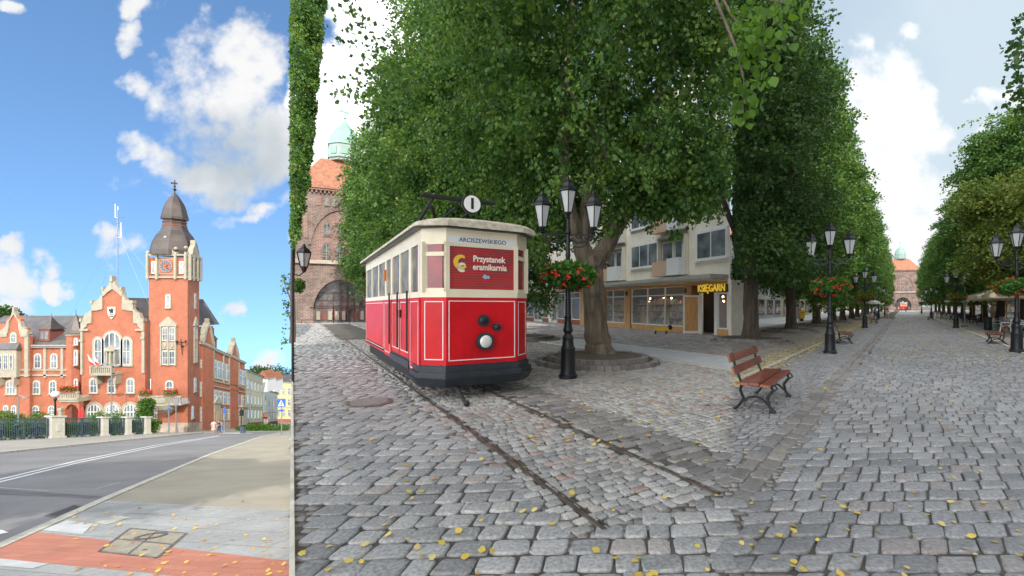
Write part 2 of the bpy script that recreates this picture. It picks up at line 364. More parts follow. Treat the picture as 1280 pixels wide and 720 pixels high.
def pwin(Fc, root, x0, x1, y0, y1, **k):
    m = (x0+x1)/2
    return window(Fc, root, Fc.sz(x0,y0)[0], Fc.sz(x1,y0)[0], Fc.sz(m,y1)[1], Fc.sz(m,y0)[1], **k)

# ------------------------------------------------------------------ foliage
def leaf_arrays(C, size, droop=.5, rng=RNG, outward=None, heart=False):
    n = len(C); t = rng.normal(size=(n,3)); t[:,2] -= droop*1.6
    if outward is not None: t += outward*.9
    t /= np.linalg.norm(t, axis=1)[:,None]
    nn = rng.normal(size=(n,3)); nn[:,2] += .9; s = np.cross(t, nn); s /= np.linalg.norm(s, axis=1)[:,None]+1e-9
    L = (size*rng.uniform(.65, 1.25, n))[:,None]
    if heart:
        up = np.cross(s, t)
        V = np.stack([C, C+.28*L*t+.46*L*s+.06*L*up, C+.66*L*t+.34*L*s+.04*L*up, C+L*t, C+.66*L*t-.34*L*s+.04*L*up, C+.28*L*t-.46*L*s+.06*L*up], 1).reshape(-1,3)
        b = (np.arange(n)*6)[:,None]; Q = np.concatenate([b+np.array([[0,1,2,3]]), b+np.array([[0,3,4,5]])], 0)
        return V, Q
    V = np.stack([C, C+.48*L*t+.40*L*s, C+L*t, C+.48*L*t-.40*L*s], 1).reshape(-1,3)
    return V, np.arange(n*4).reshape(-1,4)
def sprays(C, N, K, length, rng=RNG, spread=.09):
    """drooping twigs: C centres, N outward directions, K leaves each"""
    n = len(C); d = N*1.0+rng.normal(size=(n,3))*.55; d[:,2] -= .35; d /= np.linalg.norm(d, axis=1)[:,None]
    u = rng.uniform(0, 1, (n,K)); P = C[:,None,:]+d[:,None,:]*(u*length)[:,:,None]+rng.normal(size=(n,K,3))*spread
    P[:,:,2] -= (u**2)*length*.35
    return P.reshape(-1,3), np.repeat(N, K, 0)
def crown_pts(n, half, power=4.0, shell=.62, rng=RNG, rough=.14, taper=0.0, seed=0):
    """points in the outer shell of a clipped crown centred on the origin, bottom a little open"""
    out = []; tot = 0; half = np.array(half, float); ph = np.random.default_rng(seed).uniform(0, 6.28, 9)
    while tot < n:
        p = rng.uniform(-1.12, 1.12, (n*3,3))
        r = (np.abs(p)**power).sum(1)**(1/power)
        w = p*half
        lump = 1+rough*(np.sin(w[:,0]*1.3+ph[0])*np.sin(w[:,1]*1.5+ph[1])+np.sin(w[:,2]*1.7+ph[2]+w[:,0]*.6)*.7+np.sin(w[:,0]*2.9+w[:,1]*2.3+ph[3])*np.sin(w[:,2]*3.1+ph[4])*.5)*.6
        lump *= 1-taper*np.clip(p[:,2],0,1)**2
        r = r/lump; k = (r < 1)&(r > shell)
        p = w[k]; out.append(p); tot += len(p)
    P = np.concatenate(out)[:n]; q = P/half
    Nn = np.sign(q)*np.abs(q)**(power-1)/half; Nn /= np.linalg.norm(Nn, axis=1)[:,None]+1e-9
    return P, Nn
def crown_mesh(name, half, n, K, leaf, length, m, power=4.0, shell=.6, seed=1, rough=.14, taper=0.0, core=3500, coresize=.32, clip=None, centre=(0,0,0), parent=None, droop=.5, heart=False, extra=None, rot=0.0, holes=0.0, bough=1.0):
    rng = np.random.default_rng(seed); c = np.array(centre, float)
    P, N = crown_pts(n, half, power, shell, rng, rough, taper, seed); RM = np.array([[math.cos(rot),math.sin(rot),0],[-math.sin(rot),math.cos(rot),0],[0,0,1]])
    P = P@RM+c; N = N@RM
    nb = max(4, n//20); idx = rng.integers(0, n, nb); own = rng.integers(0, nb, n); bp, bn = P[idx][own], N[idx][own].copy(); bn[:,2] *= .3; bn /= np.linalg.norm(bn, axis=1)[:,None]+1e-6
    along = rng.uniform(-1.1, .45, n)*bough; side = np.stack([-bn[:,1], bn[:,0], 0*bn[:,0]], 1); Pb = bp+bn*along[:,None]+side*(rng.normal(0, .42*bough, n)*(1-.35*along))[:,None]
    Pb[:,2] += rng.normal(0, .11*bough, n)-.10*(along+1.1)**2*bough-.12*np.abs(((Pb-bp)*side).sum(1)); kb = rng.uniform(0, 1, n) < .82
    P = np.where(kb[:,None], Pb, P); N = np.where(kb[:,None], bn, N)
    if holes:
        ph = rng.uniform(0, 6.28, 9); hh = np.sin(P[:,0]*1.7+ph[0]+np.sin(P[:,2]*.9+ph[1])*1.2)+np.sin(P[:,1]*1.6+ph[2]+np.sin(P[:,0]*.8)*1.1)+np.sin(P[:,2]*2.1+ph[3]+np.sin(P[:,1]*1.1+ph[4])*1.3)+.8*np.sin(P[:,0]*3.4+P[:,2]*2.7+ph[5])
        k = hh < 1.9-holes*2.2; P, N = P[k], N[k]
    if clip is not None: k = clip(P); P, N = P[k], N[k]
    L, NO = sprays(P, N, K, length, rng)
    if extra is not None: L = np.concatenate([L, extra]); NO = np.concatenate([NO, np.zeros_like(extra)])
    if clip is not None: k = clip(L); L, NO = L[k], NO[k]
    V, Q = leaf_arrays(L, leaf, droop, rng, NO*.6, heart)
    if core:
        Pc, Nc = crown_pts(core, np.array(half)*(.74 if not holes else .6), power, .3, rng, rough, taper, seed); Pc = Pc@RM+c
        if clip is not None: Pc = Pc[clip(Pc)]
        V2, Q2 = leaf_arrays(Pc, coresize, 0, rng); Q = np.concatenate([Q, Q2+len(V)]); V = np.concatenate([V, V2])
    return npmesh(name, V, Q, m, parent)
def trunk_mb(path, rad, n=14, seed=0, rough=.07):
    r = random.Random(seed); mb = MB(); P = [Vector(p) for p in path]; pts = []; rr = []
    for i in range(len(P)-1):
        for k in range(5):
            f = k/5; pts.append(P[i].lerp(P[i+1], f)+Vector((r.uniform(-1,1),r.uniform(-1,1),0))*rad[i]*.05); rr.append(rad[i]*(1-f)+rad[i+1]*f)
    pts.append(P[-1]); rr.append(rad[-1]); mb.tube(pts, rr, n)
    out = []
    for i, v in enumerate(mb.v):
        j = i % n; c = pts[min(i//n, len(pts)-1)]; k = 1+rough*math.sin(j*2.7+seed)+rough*.7*math.sin(j*5.1+i*.05)
        w = Vector(v)-c; out.append(tuple(c+w*k))
    mb.v = out; return mb
# ================================================================== light, sky, camera
cam = bpy.data.cameras.new('camera'); co = bpy.data.objects.new('camera', cam); COL.objects.link(co); SC.camera = co
co.location = (0,0,EYE); co.rotation_euler = (math.pi/2,0,0)
cam.sensor_width = 36; cam.lens = F/1280*36; cam.shift_x = (640-CX)/1280; cam.shift_y = (HY-360)/1280; cam.clip_start = .05; cam.clip_end = 8000
SUNH = Vector((-.535,.845)).normalized(); ELEV = math.radians(39)
sd = Vector((SUNH.x*math.cos(ELEV), SUNH.y*math.cos(ELEV), -math.sin(ELEV)))
sl = bpy.data.lights.new('sun', 'SUN'); so = bpy.data.objects.new('sun', sl); COL.objects.link(so)
sl.energy = SUN_E; sl.angle = math.radians(.55); sl.color = (1,.95,.87); so.rotation_euler = sd.to_track_quat('-Z', 'Y').to_euler(); so.location = (0,0,60)
SC.view_settings.view_transform = 'Standard'; SC.view_settings.look = 'None'; SC.view_settings.exposure = EXPO; SC.view_settings.gamma = 1
w = bpy.data.worlds.new('World'); SC.world = w; w.use_nodes = True; N = w.node_tree.nodes; Lk = w.node_tree.links
bg = N['Background']; bg.inputs['Strength'].default_value = SKY_S
def mth(op, a, b=None, c=None, clamp=False):
    n = N.new('ShaderNodeMath'); n.operation = op; n.use_clamp = clamp
    for i, x in enumerate((a, b, c)):
        if x is None: continue
        if isinstance(x, (int, float)): n.inputs[i].default_value = x
        else: Lk.new(x, n.inputs[i])
    return n.outputs[0]
tcw = N.new('ShaderNodeTexCoord'); sx = N.new('ShaderNodeSeparateXYZ'); Lk.new(tcw.outputs['Generated'], sx.inputs[0])
X, Y, Z = sx.outputs
sky = N.new('ShaderNodeTexSky'); sky.sky_type = 'NISHITA'; sky.sun_disc = False; sky.sun_elevation = ELEV
sky.sun_rotation = math.atan2(-SUNH.x, -SUNH.y); sky.air_density = 1.0; sky.dust_density = .6; sky.ozone_density = 1.6
zz = mth('MAXIMUM', mth('ADD', Z, .30), .05); cbs = N.new('ShaderNodeCombineXYZ'); Lk.new(X, cbs.inputs[0]); Lk.new(Y, cbs.inputs[1]); Lk.new(zz, cbs.inputs[2])
nrm = N.new('ShaderNodeVectorMath'); nrm.operation = 'NORMALIZE'; Lk.new(cbs.outputs[0], nrm.inputs[0]); Lk.new(nrm.outputs[0], sky.inputs['Vector'])
yy = mth('MAXIMUM', mth('ABSOLUTE', Y), .08)
U = mth('DIVIDE', X, yy); Vv = mth('DIVIDE', Z, yy)
uv = N.new('ShaderNodeCombineXYZ'); Lk.new(U, uv.inputs[0]); Lk.new(Vv, uv.inputs[1])
nz = N.new('ShaderNodeTexNoise'); nz.inputs['Scale'].default_value = 6.5; nz.inputs['Detail'].default_value = 12; nz.inputs['Roughness'].default_value = .6; Lk.new(uv.outputs[0], nz.inputs['Vector'])
wn = N.new('ShaderNodeTexNoise'); wn.inputs['Scale'].default_value = 7; wn.inputs['Detail'].default_value = 5; Lk.new(uv.outputs[0], wn.inputs['Vector'])
sw = N.new('ShaderNodeSeparateXYZ'); Lk.new(wn.outputs['Color'], sw.inputs[0]); U0, V0 = U, Vv
U = mth('ADD', U, mth('MULTIPLY', mth('SUBTRACT', sw.outputs[0], .5), .30)); Vv = mth('ADD', Vv, mth('MULTIPLY', mth('SUBTRACT', sw.outputs[1], .5), .24))
acc = None
for (px, py, a, b, k) in CLOUDS:
    u0, v0 = (px-CX)/F, (HY-py)/F
    du = mth('MULTIPLY', mth('SUBTRACT', U, u0), F/a); dv = mth('MULTIPLY', mth('SUBTRACT', Vv, v0), F/b)
    q = mth('MULTIPLY', mth('SUBTRACT', 1.0, mth('ADD', mth('MULTIPLY', du, du), mth('MULTIPLY', dv, dv))), k)
    acc = q if acc is None else mth('MAXIMUM', acc, q)
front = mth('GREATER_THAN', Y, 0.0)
acc = mth('MAXIMUM', acc, mth('SUBTRACT', 1.3, mth('MULTIPLY', front, 3.0)))  # unseen overcast added behind the camera for fill light
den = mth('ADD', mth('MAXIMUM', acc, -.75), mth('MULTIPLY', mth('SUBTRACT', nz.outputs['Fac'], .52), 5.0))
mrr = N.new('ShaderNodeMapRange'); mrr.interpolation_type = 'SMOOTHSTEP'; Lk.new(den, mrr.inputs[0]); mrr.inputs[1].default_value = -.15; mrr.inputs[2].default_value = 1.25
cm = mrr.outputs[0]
n2 = N.new('ShaderNodeTexNoise'); n2.inputs['Scale'].default_value = 3.0; n2.inputs['Detail'].default_value = 6
of = N.new('ShaderNodeVectorMath'); of.operation = 'ADD'; of.inputs[1].default_value = (3.3,1.7,0); Lk.new(uv.outputs[0], of.inputs[0]); Lk.new(of.outputs[0], n2.inputs['Vector'])
# the underside of the big cloud is greyer
gu = mth('MULTIPLY', mth('SUBTRACT', U, (285-CX)/F), F/120); gv = mth('MULTIPLY', mth('SUBTRACT', Vv, (HY-190)/F), F/85)
grey = mth('SUBTRACT', 1.0, mth('ADD', mth('MULTIPLY', gu, gu), mth('MULTIPLY', gv, gv)), clamp=True)
cr = N.new('ShaderNodeValToRGB'); cr.color_ramp.elements[0].position = .0; cr.color_ramp.elements[1].position = .8
cr.color_ramp.elements[0].color = (*CLOUD_D, 1); cr.color_ramp.elements[1].color = (*CLOUD_L, 1)
sh = mth('SUBTRACT', mth('ADD', mth('MULTIPLY', n2.outputs['Fac'], 1.1), .22), mth('MULTIPLY', grey, .75)); Lk.new(sh, cr.inputs['Fac'])
gain = N.new('ShaderNodeVectorMath'); gain.operation = 'SCALE'; Lk.new(mth('ADD', CLOUD_V, mth('MULTIPLY', mth('MAXIMUM', mth('MULTIPLY', mth('SUBTRACT', 1.0, front), 3.1), mth('MULTIPLY', mth('ADD', U, .62), 8.0, clamp=True)), mth('SUBTRACT', CLOUD_V*1.3, mth('MULTIPLY', mth('MULTIPLY', mth('ADD', U, .3), 4.0, clamp=True), CLOUD_V*1.1)))), gain.inputs['Scale']); Lk.new(cr.outputs['Color'], gain.inputs[0])  # clouds behind and to the right brightened to fill the shaded square
tint = N.new('ShaderNodeVectorMath'); tint.operation = 'MULTIPLY'; Lk.new(sky.outputs[0], tint.inputs[0]); tint.inputs[1].default_value = SKYTINT
# thin veil towards the right
veil = mth('MULTIPLY', mth('MULTIPLY', mth('ADD', U, .3), .9, clamp=True), .92, clamp=True)
mv = N.new('ShaderNodeMix'); mv.data_type = 'RGBA'; Lk.new(veil, mv.inputs['Factor']); Lk.new(tint.outputs[0], mv.inputs['A']); mv.inputs['B'].default_value = (*[c*CLOUD_V for c in (.74,.87,.95)], 1)
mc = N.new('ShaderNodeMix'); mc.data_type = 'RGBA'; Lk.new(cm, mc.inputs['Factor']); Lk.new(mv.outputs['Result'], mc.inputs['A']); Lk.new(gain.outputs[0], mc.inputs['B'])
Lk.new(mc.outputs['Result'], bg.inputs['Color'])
# ================================================================== LEFT: town hall on the hillside street
# terrain: one sheet falling away, edge at the terrace wall
def sheet(name, pts, m, kind='structure'):
    mb = MB(); mb.add(pts, [tuple(range(len(pts)))]); o = mb.build(name, m); o['kind'] = kind; return o
EU = (365.5-CX)/F
def edge(d): return EU*d
g = MB(); g.add([(-3500,-60,-DROP-.0),(edge(-60)*-1*0-30,-60,-DROP),(-.3,0,-DROP),(-3500,0,-DROP)], [(0,1,2,3)])
g.add([(-3500,0,-DROP),(-.3,0,-DROP),(edge(3500)+40,3500,TL(3500)),(-5500,3500,TL(3500))], [(0,1,2,3)])
struct(g.build('ground', 'sidewalk'))
def gpoly(name, pts, m, up): return sheet(name, [gl(x, y, 0)+Vector((0,0,up)) for x, y in pts], m)
gpoly('road', [(-420,612),(-120,581),(0,567.5),(150,552),(255,541.5),(275,539.5),(352,539.5),(327,545),(260,568),(130,622),(0,679),(-420,860)], 'asphalt', .004)
gpoly('gravel_path', [(327.5,545),(364,544),(364.5,560),(364.8,640),(361,639),(126,625.5),(132,622),(262,568)], 'beige', .008)
# granite slabs (grid with joints), red pavers, cover
m, n_, b_ = nt('granite slabs'); 
def gridmat(name, c1, c2, mortar, rot, w, h, msz, off=.5, noise=.15, nscale=30):
    m, n, b = nt(name); N = n.nodes; L = n.links; tc = N.new('ShaderNodeTexCoord'); mp = N.new('ShaderNodeMapping'); mp.inputs['Rotation'].default_value = (0,0,rot); L.new(tc.outputs['Object'], mp.inputs[0])
    br = N.new('ShaderNodeTexBrick'); br.inputs['Scale'].default_value = 1; br.inputs['Brick Width'].default_value = w; br.inputs['Row Height'].default_value = h; br.inputs['Mortar Size'].default_value = msz; br.offset = off
    br.inputs['Color1'].default_value = (*c1,1); br.inputs['Color2'].default_value = (*c2,1); br.inputs['Mortar'].default_value = (*mortar,1); L.new(mp.outputs[0], br.inputs['Vector'])
    no = N.new('ShaderNodeTexNoise'); no.inputs['Scale'].default_value = nscale; no.inputs['Detail'].default_value = 6; no.inputs['Roughness'].default_value = .75; L.new(tc.outputs['Object'], no.inputs['Vector'])
    n3 = N.new('ShaderNodeTexNoise'); n3.inputs['Scale'].default_value = .7; n3.inputs['Detail'].default_value = 4; L.new(tc.outputs['Object'], n3.inputs['Vector'])
    ad = N.new('ShaderNodeMath'); L.new(no.outputs['Fac'], ad.inputs[0]); L.new(n3.outputs['Fac'], ad.inputs[1])
    mr = N.new('ShaderNodeMapRange'); mr.inputs[1].default_value = .7; mr.inputs[2].default_value = 1.3; mr.inputs[3].default_value = 1-noise; mr.inputs[4].default_value = 1+noise; L.new(ad.outputs[0], mr.inputs[0])
    mx = N.new('ShaderNodeVectorMath'); mx.operation = 'MULTIPLY'; L.new(br.outputs['Color'], mx.inputs[0]); L.new(mr.outputs[0], mx.inputs[1]); L.new(mx.outputs[0], b.inputs['Base Color']); b.inputs['Roughness'].default_value = .85
    bp = N.new('ShaderNodeBump'); bp.invert = True; bp.inputs['Strength'].default_value = .4; bp.inputs['Distance'].default_value = .01; L.new(br.outputs['Fac'], bp.inputs['Height']); L.new(bp.outputs[0], b.inputs['Normal'])
    M[name] = m
gridmat('gslab', (.285,.295,.295), (.32,.325,.32), (.19,.19,.175), .18, 1.6, .9, .012, noise=.3, nscale=12)
gridmat('redpaver', (.40,.15,.10), (.46,.19,.125), (.30,.135,.10), .12, .42, .21, .008, noise=.18)
M['covertile'] = mat('cover infill', (.30,.275,.215), .85, var=.2, scale=8, bump=.3)
gpoly('granite_pavement', [(126,625.5),(361,639),(364.8,640),(365,1100),(-420,1000),(-420,862),(0,680.5),(40,662)], 'gslab', .012)
gpoly('red_paver_strip', [(-200,742),(-60,707),(0,683.5),(47.7,666),(136,676.5),(365,702.5),(365,765),(231,722.5),(185,717),(0,699.5),(-60,712)], 'redpaver', .016)
gpoly('pale_flagstone', [(83,651.5),(117,655),(103,669),(52,663.5)], 'slab', .019)
gpoly('pale_flagstone', [(0,699.5),(62,706),(40,712),(-30,706)], 'slab', .02)
# double centre line, crossing bar
def gstrip(name, pts, wid, m, up):
    V = []; Fq = []
    P = [gl(x,y) for x,y in pts]
    for i, p in enumerate(P):
        t = (P[min(i+1,len(P)-1)]-P[max(i-1,0)]); t.z = 0; t.normalize(); s = Vector((-t.y,t.x,0))*wid/2
        for q in (p+s, p-s): V.append((q.x,q.y,TL(q.y)+up))
    for i in range(len(P)-1): Fq.append((2*i,2*i+1,2*i+3,2*i+2))
    mb = MB(); mb.add(V, Fq); o = mb.build(name, m); o['kind'] = 'structure'; return o
cl = [(-300,675),(0,602.5),(100,578),(200,557.5),(275,545)]
gstrip('road_marking', cl, .13, 'paint', .009); gstrip('road_marking', [(x-7 if x < 250 else x-2, y-1.2*(300-x)/300-.3) for x, y in cl], .13, 'paint', .009)
gpoly('road_marking', [(-60,663),(2,663),(11,666),(-20,672),(-60,674)], 'paint', .010)
gpoly('road_marking', [(262,541.0),(300,541.0),(318,541.8),(275,541.8)], 'paint', .010)
M['tarpatch'] = mat('tar patch', (.12,.12,.125), .8, var=.3, scale=2)
gpoly('road_patch', [(-60,609),(0,612),(60,616),(128,620.5),(126,624),(60,621),(0,619),(-60,616)], 'tarpatch', .0065); gstrip('road_patch', [(150,603),(120,611),(60,613.5),(-60,606)], .05, 'kerb', .0075); gstrip('road_patch', [(230,549),(180,562),(120,577),(70,590)], .06, 'tarpatch', .0065)
gpoly('pale_flagstone', [(118,654),(150,646),(162,648),(132,657)], 'kerb', .0205)
# kerbs with a real step
def kerb(pts, wid, h, side, up0=0.0):
    mb = MB(); P = []
    for i in range(len(pts)-1):
        a, b2 = gl(*pts[i]), gl(*pts[i+1]); k = max(1, int((b2-a).length/3))
        P += [a.lerp(b2, j/k) for j in range(k)]
    P.append(gl(*pts[-1]))
    for i in range(len(P)-1):
        a, b2 = P[i], P[i+1]; t = (b2-a); t.z = 0; t.normalize(); s = Vector((-t.y,t.x,0))*wid*side
        q = [a, b2, b2+s, a+s]; q = [Vector((v.x,v.y,TL(v.y)-.05)) for v in q]; mb.prism(q, (0,0,h+.05))
    o = mb.build('kerb', 'kerb'); o['kind'] = 'structure'; return o
kerb([(-300,602),(-120,581),(0,567.5),(150,552),(255,541.5)], .25, .13, 1)
kerb([(-300,806),(0,679.5),(130,622.3),(260,568.3),(327,545.2)], .22, .03, -1)
# inspection cover and gully
t = thing('inspection_cover', 'rusty framed square inspection cover with a round lid set in the red and grey paving', 'manhole cover', gl(180,680))
gpoly_t = MB(); gpoly_t.add([gl(x,y,.021) for x,y in [(163,661.6),(232.6,668),(196.5,699),(124,690.5)]], [(0,1,2,3)]); gpoly_t.build('cover_panel', 'covertile', t)
fr = MB(); cpts = [gl(x,y) for x,y in [(163,661.6),(232.6,668),(196.5,699),(124,690.5)]]
def gbar(mb, a, b2, wd, up, h=.012):
    tt = (b2-a); tt.z = 0; tt.normalize(); s = Vector((-tt.y,tt.x,0))*wd/2
    q = [Vector((v.x,v.y,TL(v.y)+up)) for v in (a+s,a-s,b2-s,b2+s)]; mb.prism(q, (0,0,h))
for i in range(4): gbar(fr, cpts[i], cpts[(i+1)%4], .05, .012)
gbar(fr, cpts[0].lerp(cpts[3],.5), cpts[1].lerp(cpts[2],.5), .05, .015); gbar(fr, cpts[0].lerp(cpts[1],.5), cpts[3].lerp(cpts[2],.5), .03, .013)
fr.build('frame', 'steel', t)
rg = MB(); c = gl(189,671.5); R0, R1 = .15, .21; V = []; 
for i in range(32):
    a = 2*math.pi*i/32
    for r in (R0,R1): x, y = c.x+r*math.cos(a)*1.15, c.y+r*math.sin(a)*1.3; V.append((x,y,TL(y)+.034))
rg.add(V, [(2*i,2*i+1,(2*i+3)%64,(2*i+2)%64) for i in range(32)]); rg.build('lid_ring', 'steel', t)
t = thing('drain_grate', 'long rusty street drain grate at the right kerb of the road', 'drain', gl(82,640))
mb = MB(); dp = [gl(58,645),gl(93,632),gl(106,634),gl(71,647.5)]
for i in range(4): gbar(mb, dp[i], dp[(i+1)%4], .06, .008, .012)
mb.build('frame', 'steel', t); mb = MB()
for i in range(1,14): gbar(mb, dp[0].lerp(dp[1],i/14), dp[3].lerp(dp[2],i/14), .05, .008, .008)
mb.build('grille', 'tramblack', t)

# ---------------- town hall
TD = 60.0
root = thing('town_hall', 'red brick town hall with stepped gables and a tall clock tower', 'town hall', gld(190, TD))
def fz(px0, px1, d, d2=None):
    d2 = d2 or d; return Fac(((px0-CX)*d/F, d), ((px1-CX)*d2/F, d2))
FW = fz(-10, 100, 63.5); FG = fz(-40, 37, 63.1); FC = fz(101, 182, 61.0); FT = fz(186, 234.5, TD); FS = fz(234.5, 249, TD, 63.6)
FR = fz(182, 190, 61.0, 63.5)
def top(Fc, px, py): return Fc.sz(px,py)[1]
def zb(d): return TL(d)-1.5
def mass(mb, quad, z0, z1):   # quad plan points
    mb.prism([(x,y,z0) for x,y in quad], (0,0,z1-z0))
def plan(px, d): return ((px-CX)*d/F, d)
wl = MB()
ze = top(FW, 60, 433)
mass(wl, [plan(-60,63.5), plan(104,63.5), (plan(104,63.5)[0],74), (plan(-60,63.5)[0],74)], zb(74), ze)
mass(wl, [plan(102,61.3), plan(181.5,61.3), (plan(181.5,61.3)[0],73), (plan(102,61.3)[0],73)], zb(72), top(FC,140,415)); mass(wl, [plan(-30,63.3), plan(37,63.3), (plan(37,63.3)[0],72), (plan(-30,63.3)[0],72)], zb(72), top(FG,10,424))
FC.pslab(wl, [(102,560),(102,404),(115,404),(115,386),(129,386),(129,366),(137,366),(141,356),(146,366),(153.5,366),(153.5,386),(165,386),(165,404),(181.5,404),(181.5,560)], -.5, 0)
FG.pslab(wl, [(-30,570),(-30,420),(-6,420),(-6,405),(8,405),(8,399),(18,392),(26,399),(26,410),(34,410),(34,420),(37,421),(37,570)], -.4, 0)
mass(wl, [plan(181,61.6), plan(190,61.6), (plan(190,61.6)[0],72), (plan(181,61.6)[0],72)], zb(72), top(FC,182,412))
wl.build('wall', 'brick', root)
tw = MB(); zt = top(FT, 210, 322)
FSp = [plan(186,TD), plan(234.5,TD), plan(249,63.6)]; back = (FSp[0][0]+FSp[2][0]-FSp[1][0], FSp[0][1]+3.6)
mass(tw, FSp+[back], zb(66), zt); tower = tw.build('tower_wall', 'brick', root)
# plinth
pl = MB(); FT.rect(pl, -.05, FT.L+.05, TL(60)-1, top(FT,200,528.5), 0, .07); FS.slab(pl, [(0,TL(64)-1),(FS.L,TL(64)-1),(FS.L,FS.sz(249,528)[1]),(0,top(FT,234,528.5))], 0, .07)
pl.build('plinth', 'stonebase', root)
# flank running down the street
FA, FB = plan(249,63.6), plan(306,76.0)
ff = Fac(FA, FB); L_ = ff.L
zt0, zt1 = ff.sz(249,427)[1], ff.sz(306,453)[1]; zb0, zb1 = ff.sz(249,540)[1], ff.sz(306,535.5)[1]
def fzf(u, v): k = u/L_; return (zb0+(zb1-zb0)*k)*(1-v)+(zt0+(zt1-zt0)*k)*v
ff.zf = fzf
fw = MB(); q = [ff.P(0,-.15), ff.P(L_,-.15), ff.P(L_,1.0), ff.P(0,1.0)]; fw.prism(q, -ff.N*9)
# gables on the flank
def uo(px): return Fac.s_(ff, px)
fl = fw.build('wall', 'brick', root)
for pxa, pxb, hh in ((252,266,1.24),(287,297,1.2)):
    a, b2 = uo(pxa), uo(pxb); c = (a+b2)/2; w = b2-a
    mb = MB(); ff.slab(mb, [(a,0.02),(b2,0.02),(b2,1.02),(c+w*.25,1.06),(c+w*.22,hh-.07),(c,hh),(c-w*.22,hh-.07),(c-w*.25,1.06),(a,1.02)], -.5, .12); gb = mb.build('gable', 'brick', root)
    mb = MB()
    for sg in (-1,1): ff.slab(mb, [(c+sg*w*.5,1.0),(c+sg*w*.36,1.03),(c+sg*w*.12,hh-.05),(c,hh-.02),(c,hh+.03),(c+sg*w*.2,hh-.04),(c+sg*w*.34,1.14),(c+sg*w*.5,1.05)], -.45, .3)
    ff.rect(mb, c-.12, c+.12, hh, hh+.07, -.3, .2); ff.rect(mb, a-.1, b2+.1, .985, 1.01, .12, .3)
    mb.build('gable_trim', 'cream', gb)
tr = MB()
ff.rect(tr, 0, L_, .975, 1.0, 0, .22); ff.rect(tr, uo(266), L_, .60, .62, 0, .12); ff.rect(tr, uo(266), L_, .535, .55, 0, .12)
for p in (266.5, 279, 286, 298): ff.rect(tr, uo(p)-.1, uo(p)+.1, .62, .975, 0, .14)
tr.build('cornice', 'cream', root)
pb = MB(); ff.rect(pb, 0, L_, -.14, .105, 0, .08); pb.build('plinth', 'stonebase', root)
def fwin(px, v0, v1, w=.75, arch=.9, cols=1, **k):
    u = uo(px); return window(ff, root, u-w/2, u+w/2, v0, v1, arch=0, cols=cols, rows=2, sur=.16, sill=False, fr=.01, barw=.01, **k)
def wv(Fc, root, u0, u1, v0, v1):
    a = MB(); Fc.rect(a, u0-.14, u1+.14, v0-.012, v1+.012, 0, .06); a.mi = 1; Fc.rect(a, u0, u1, v0, v1, .05, .075); wdw = a.build('window', ['cream','whiteframe'], root)
    g = MB(); mv_ = (u0+u1)/2; zm = v0+(v1-v0)*.62
    for (x0,x1) in ((u0+.06,mv_-.04),(mv_+.04,u1-.06)):
        Fc.rect(g, x0, x1, v0+.006, zm-.004, .07, .085); Fc.rect(g, x0, x1, zm+.004, v1-.006, .07, .085)
    g.build('pane', 'glass', wdw)
for px in (268,273.5,279,284,289.5,294.5,299.5,304): u = uo(px); wv(ff, root, u-.42, u+.42, .65, .86)
for px in (269,275,280.5,285.8,291.3,296.5,303): u = uo(px); wv(ff, root, u-.4, u+.4, .335, .49)
for px in (268,274.5,280.5,286.5,292,297.5): u = uo(px); wv(ff, root, u-.38, u+.38, .13, .27)
for px in (252.5,): u = uo(px); wv(ff, root, u-.35, u+.35, .40, .55); wv(ff, root, u-.35, u+.35, .12, .27); wv(ff, root, u-.3, u+.3, .72, .80)
u = uo(260.5); wv(ff, root, u-.7, u+.7, .48, .76)
for px in (258.5,262.5): u = uo(px); wv(ff, root, u-.2, u+.2, .84, .94)
u = uo(261.5); wv(ff, root, u-.4, u+.4, .26, .42)
dr = MB(); u = uo(270); ff.rect(dr, u-.8, u+.8, -.02, .33, 0, .25); ff.slab(dr, [(u-1,.33),(u+1,.33),(u,.42)], 0, .35); d0 = dr.build('doorway', 'cream', root)
dd = MB(); ff.rect(dd, u-.5, u+.5, .0, .24, .25, .27); dd.build('door', 'wood', d0)
bay = MB(); u = uo(303); ff.rect(bay, u-1.1, u+.7, .05, .33, 0, .5); ff.rect(bay, u-1.3, u+.9, .31, .34, 0, .7); bay.build('porch', 'cream', root)
# roofs
rf = MB()
yr = 69.0; zr = EYE+(HY-394.5)*yr/F
xw0, xw1 = plan(-60,63.2)[0], plan(104,63.2)[0]
rf.prism([(xw0,63.1,ze),(xw0,75,ze),(xw0,yr,zr)], (xw1-xw0,0,0))
z1r = top(FC,141,372); cxg = FC.P(FC.s_(141),0).x; wg = 4.0
rf.prism([(cxg-wg,61.3,z1r-4.2),(cxg+wg,61.3,z1r-4.2),(cxg+1.2,61.3,z1r),(cxg-1.2,61.3,z1r)], (0,13,0))
q0, q1 = ff.P(0,1.0,.3), ff.P(L_,1.0,.3); r0, r1 = ff.P(0,1.17,-4), ff.P(L_,1.14,-4); s0, s1 = ff.P(0,1.0,-8.5), ff.P(L_,1.0,-8.5)
rf.add([q0,q1,r1,r0,s0,s1], [(0,1,2,3),(3,2,5,4),(0,3,4),(1,5,2),(0,4,5,1)])
roof = rf.build('roof', 'slate', root)
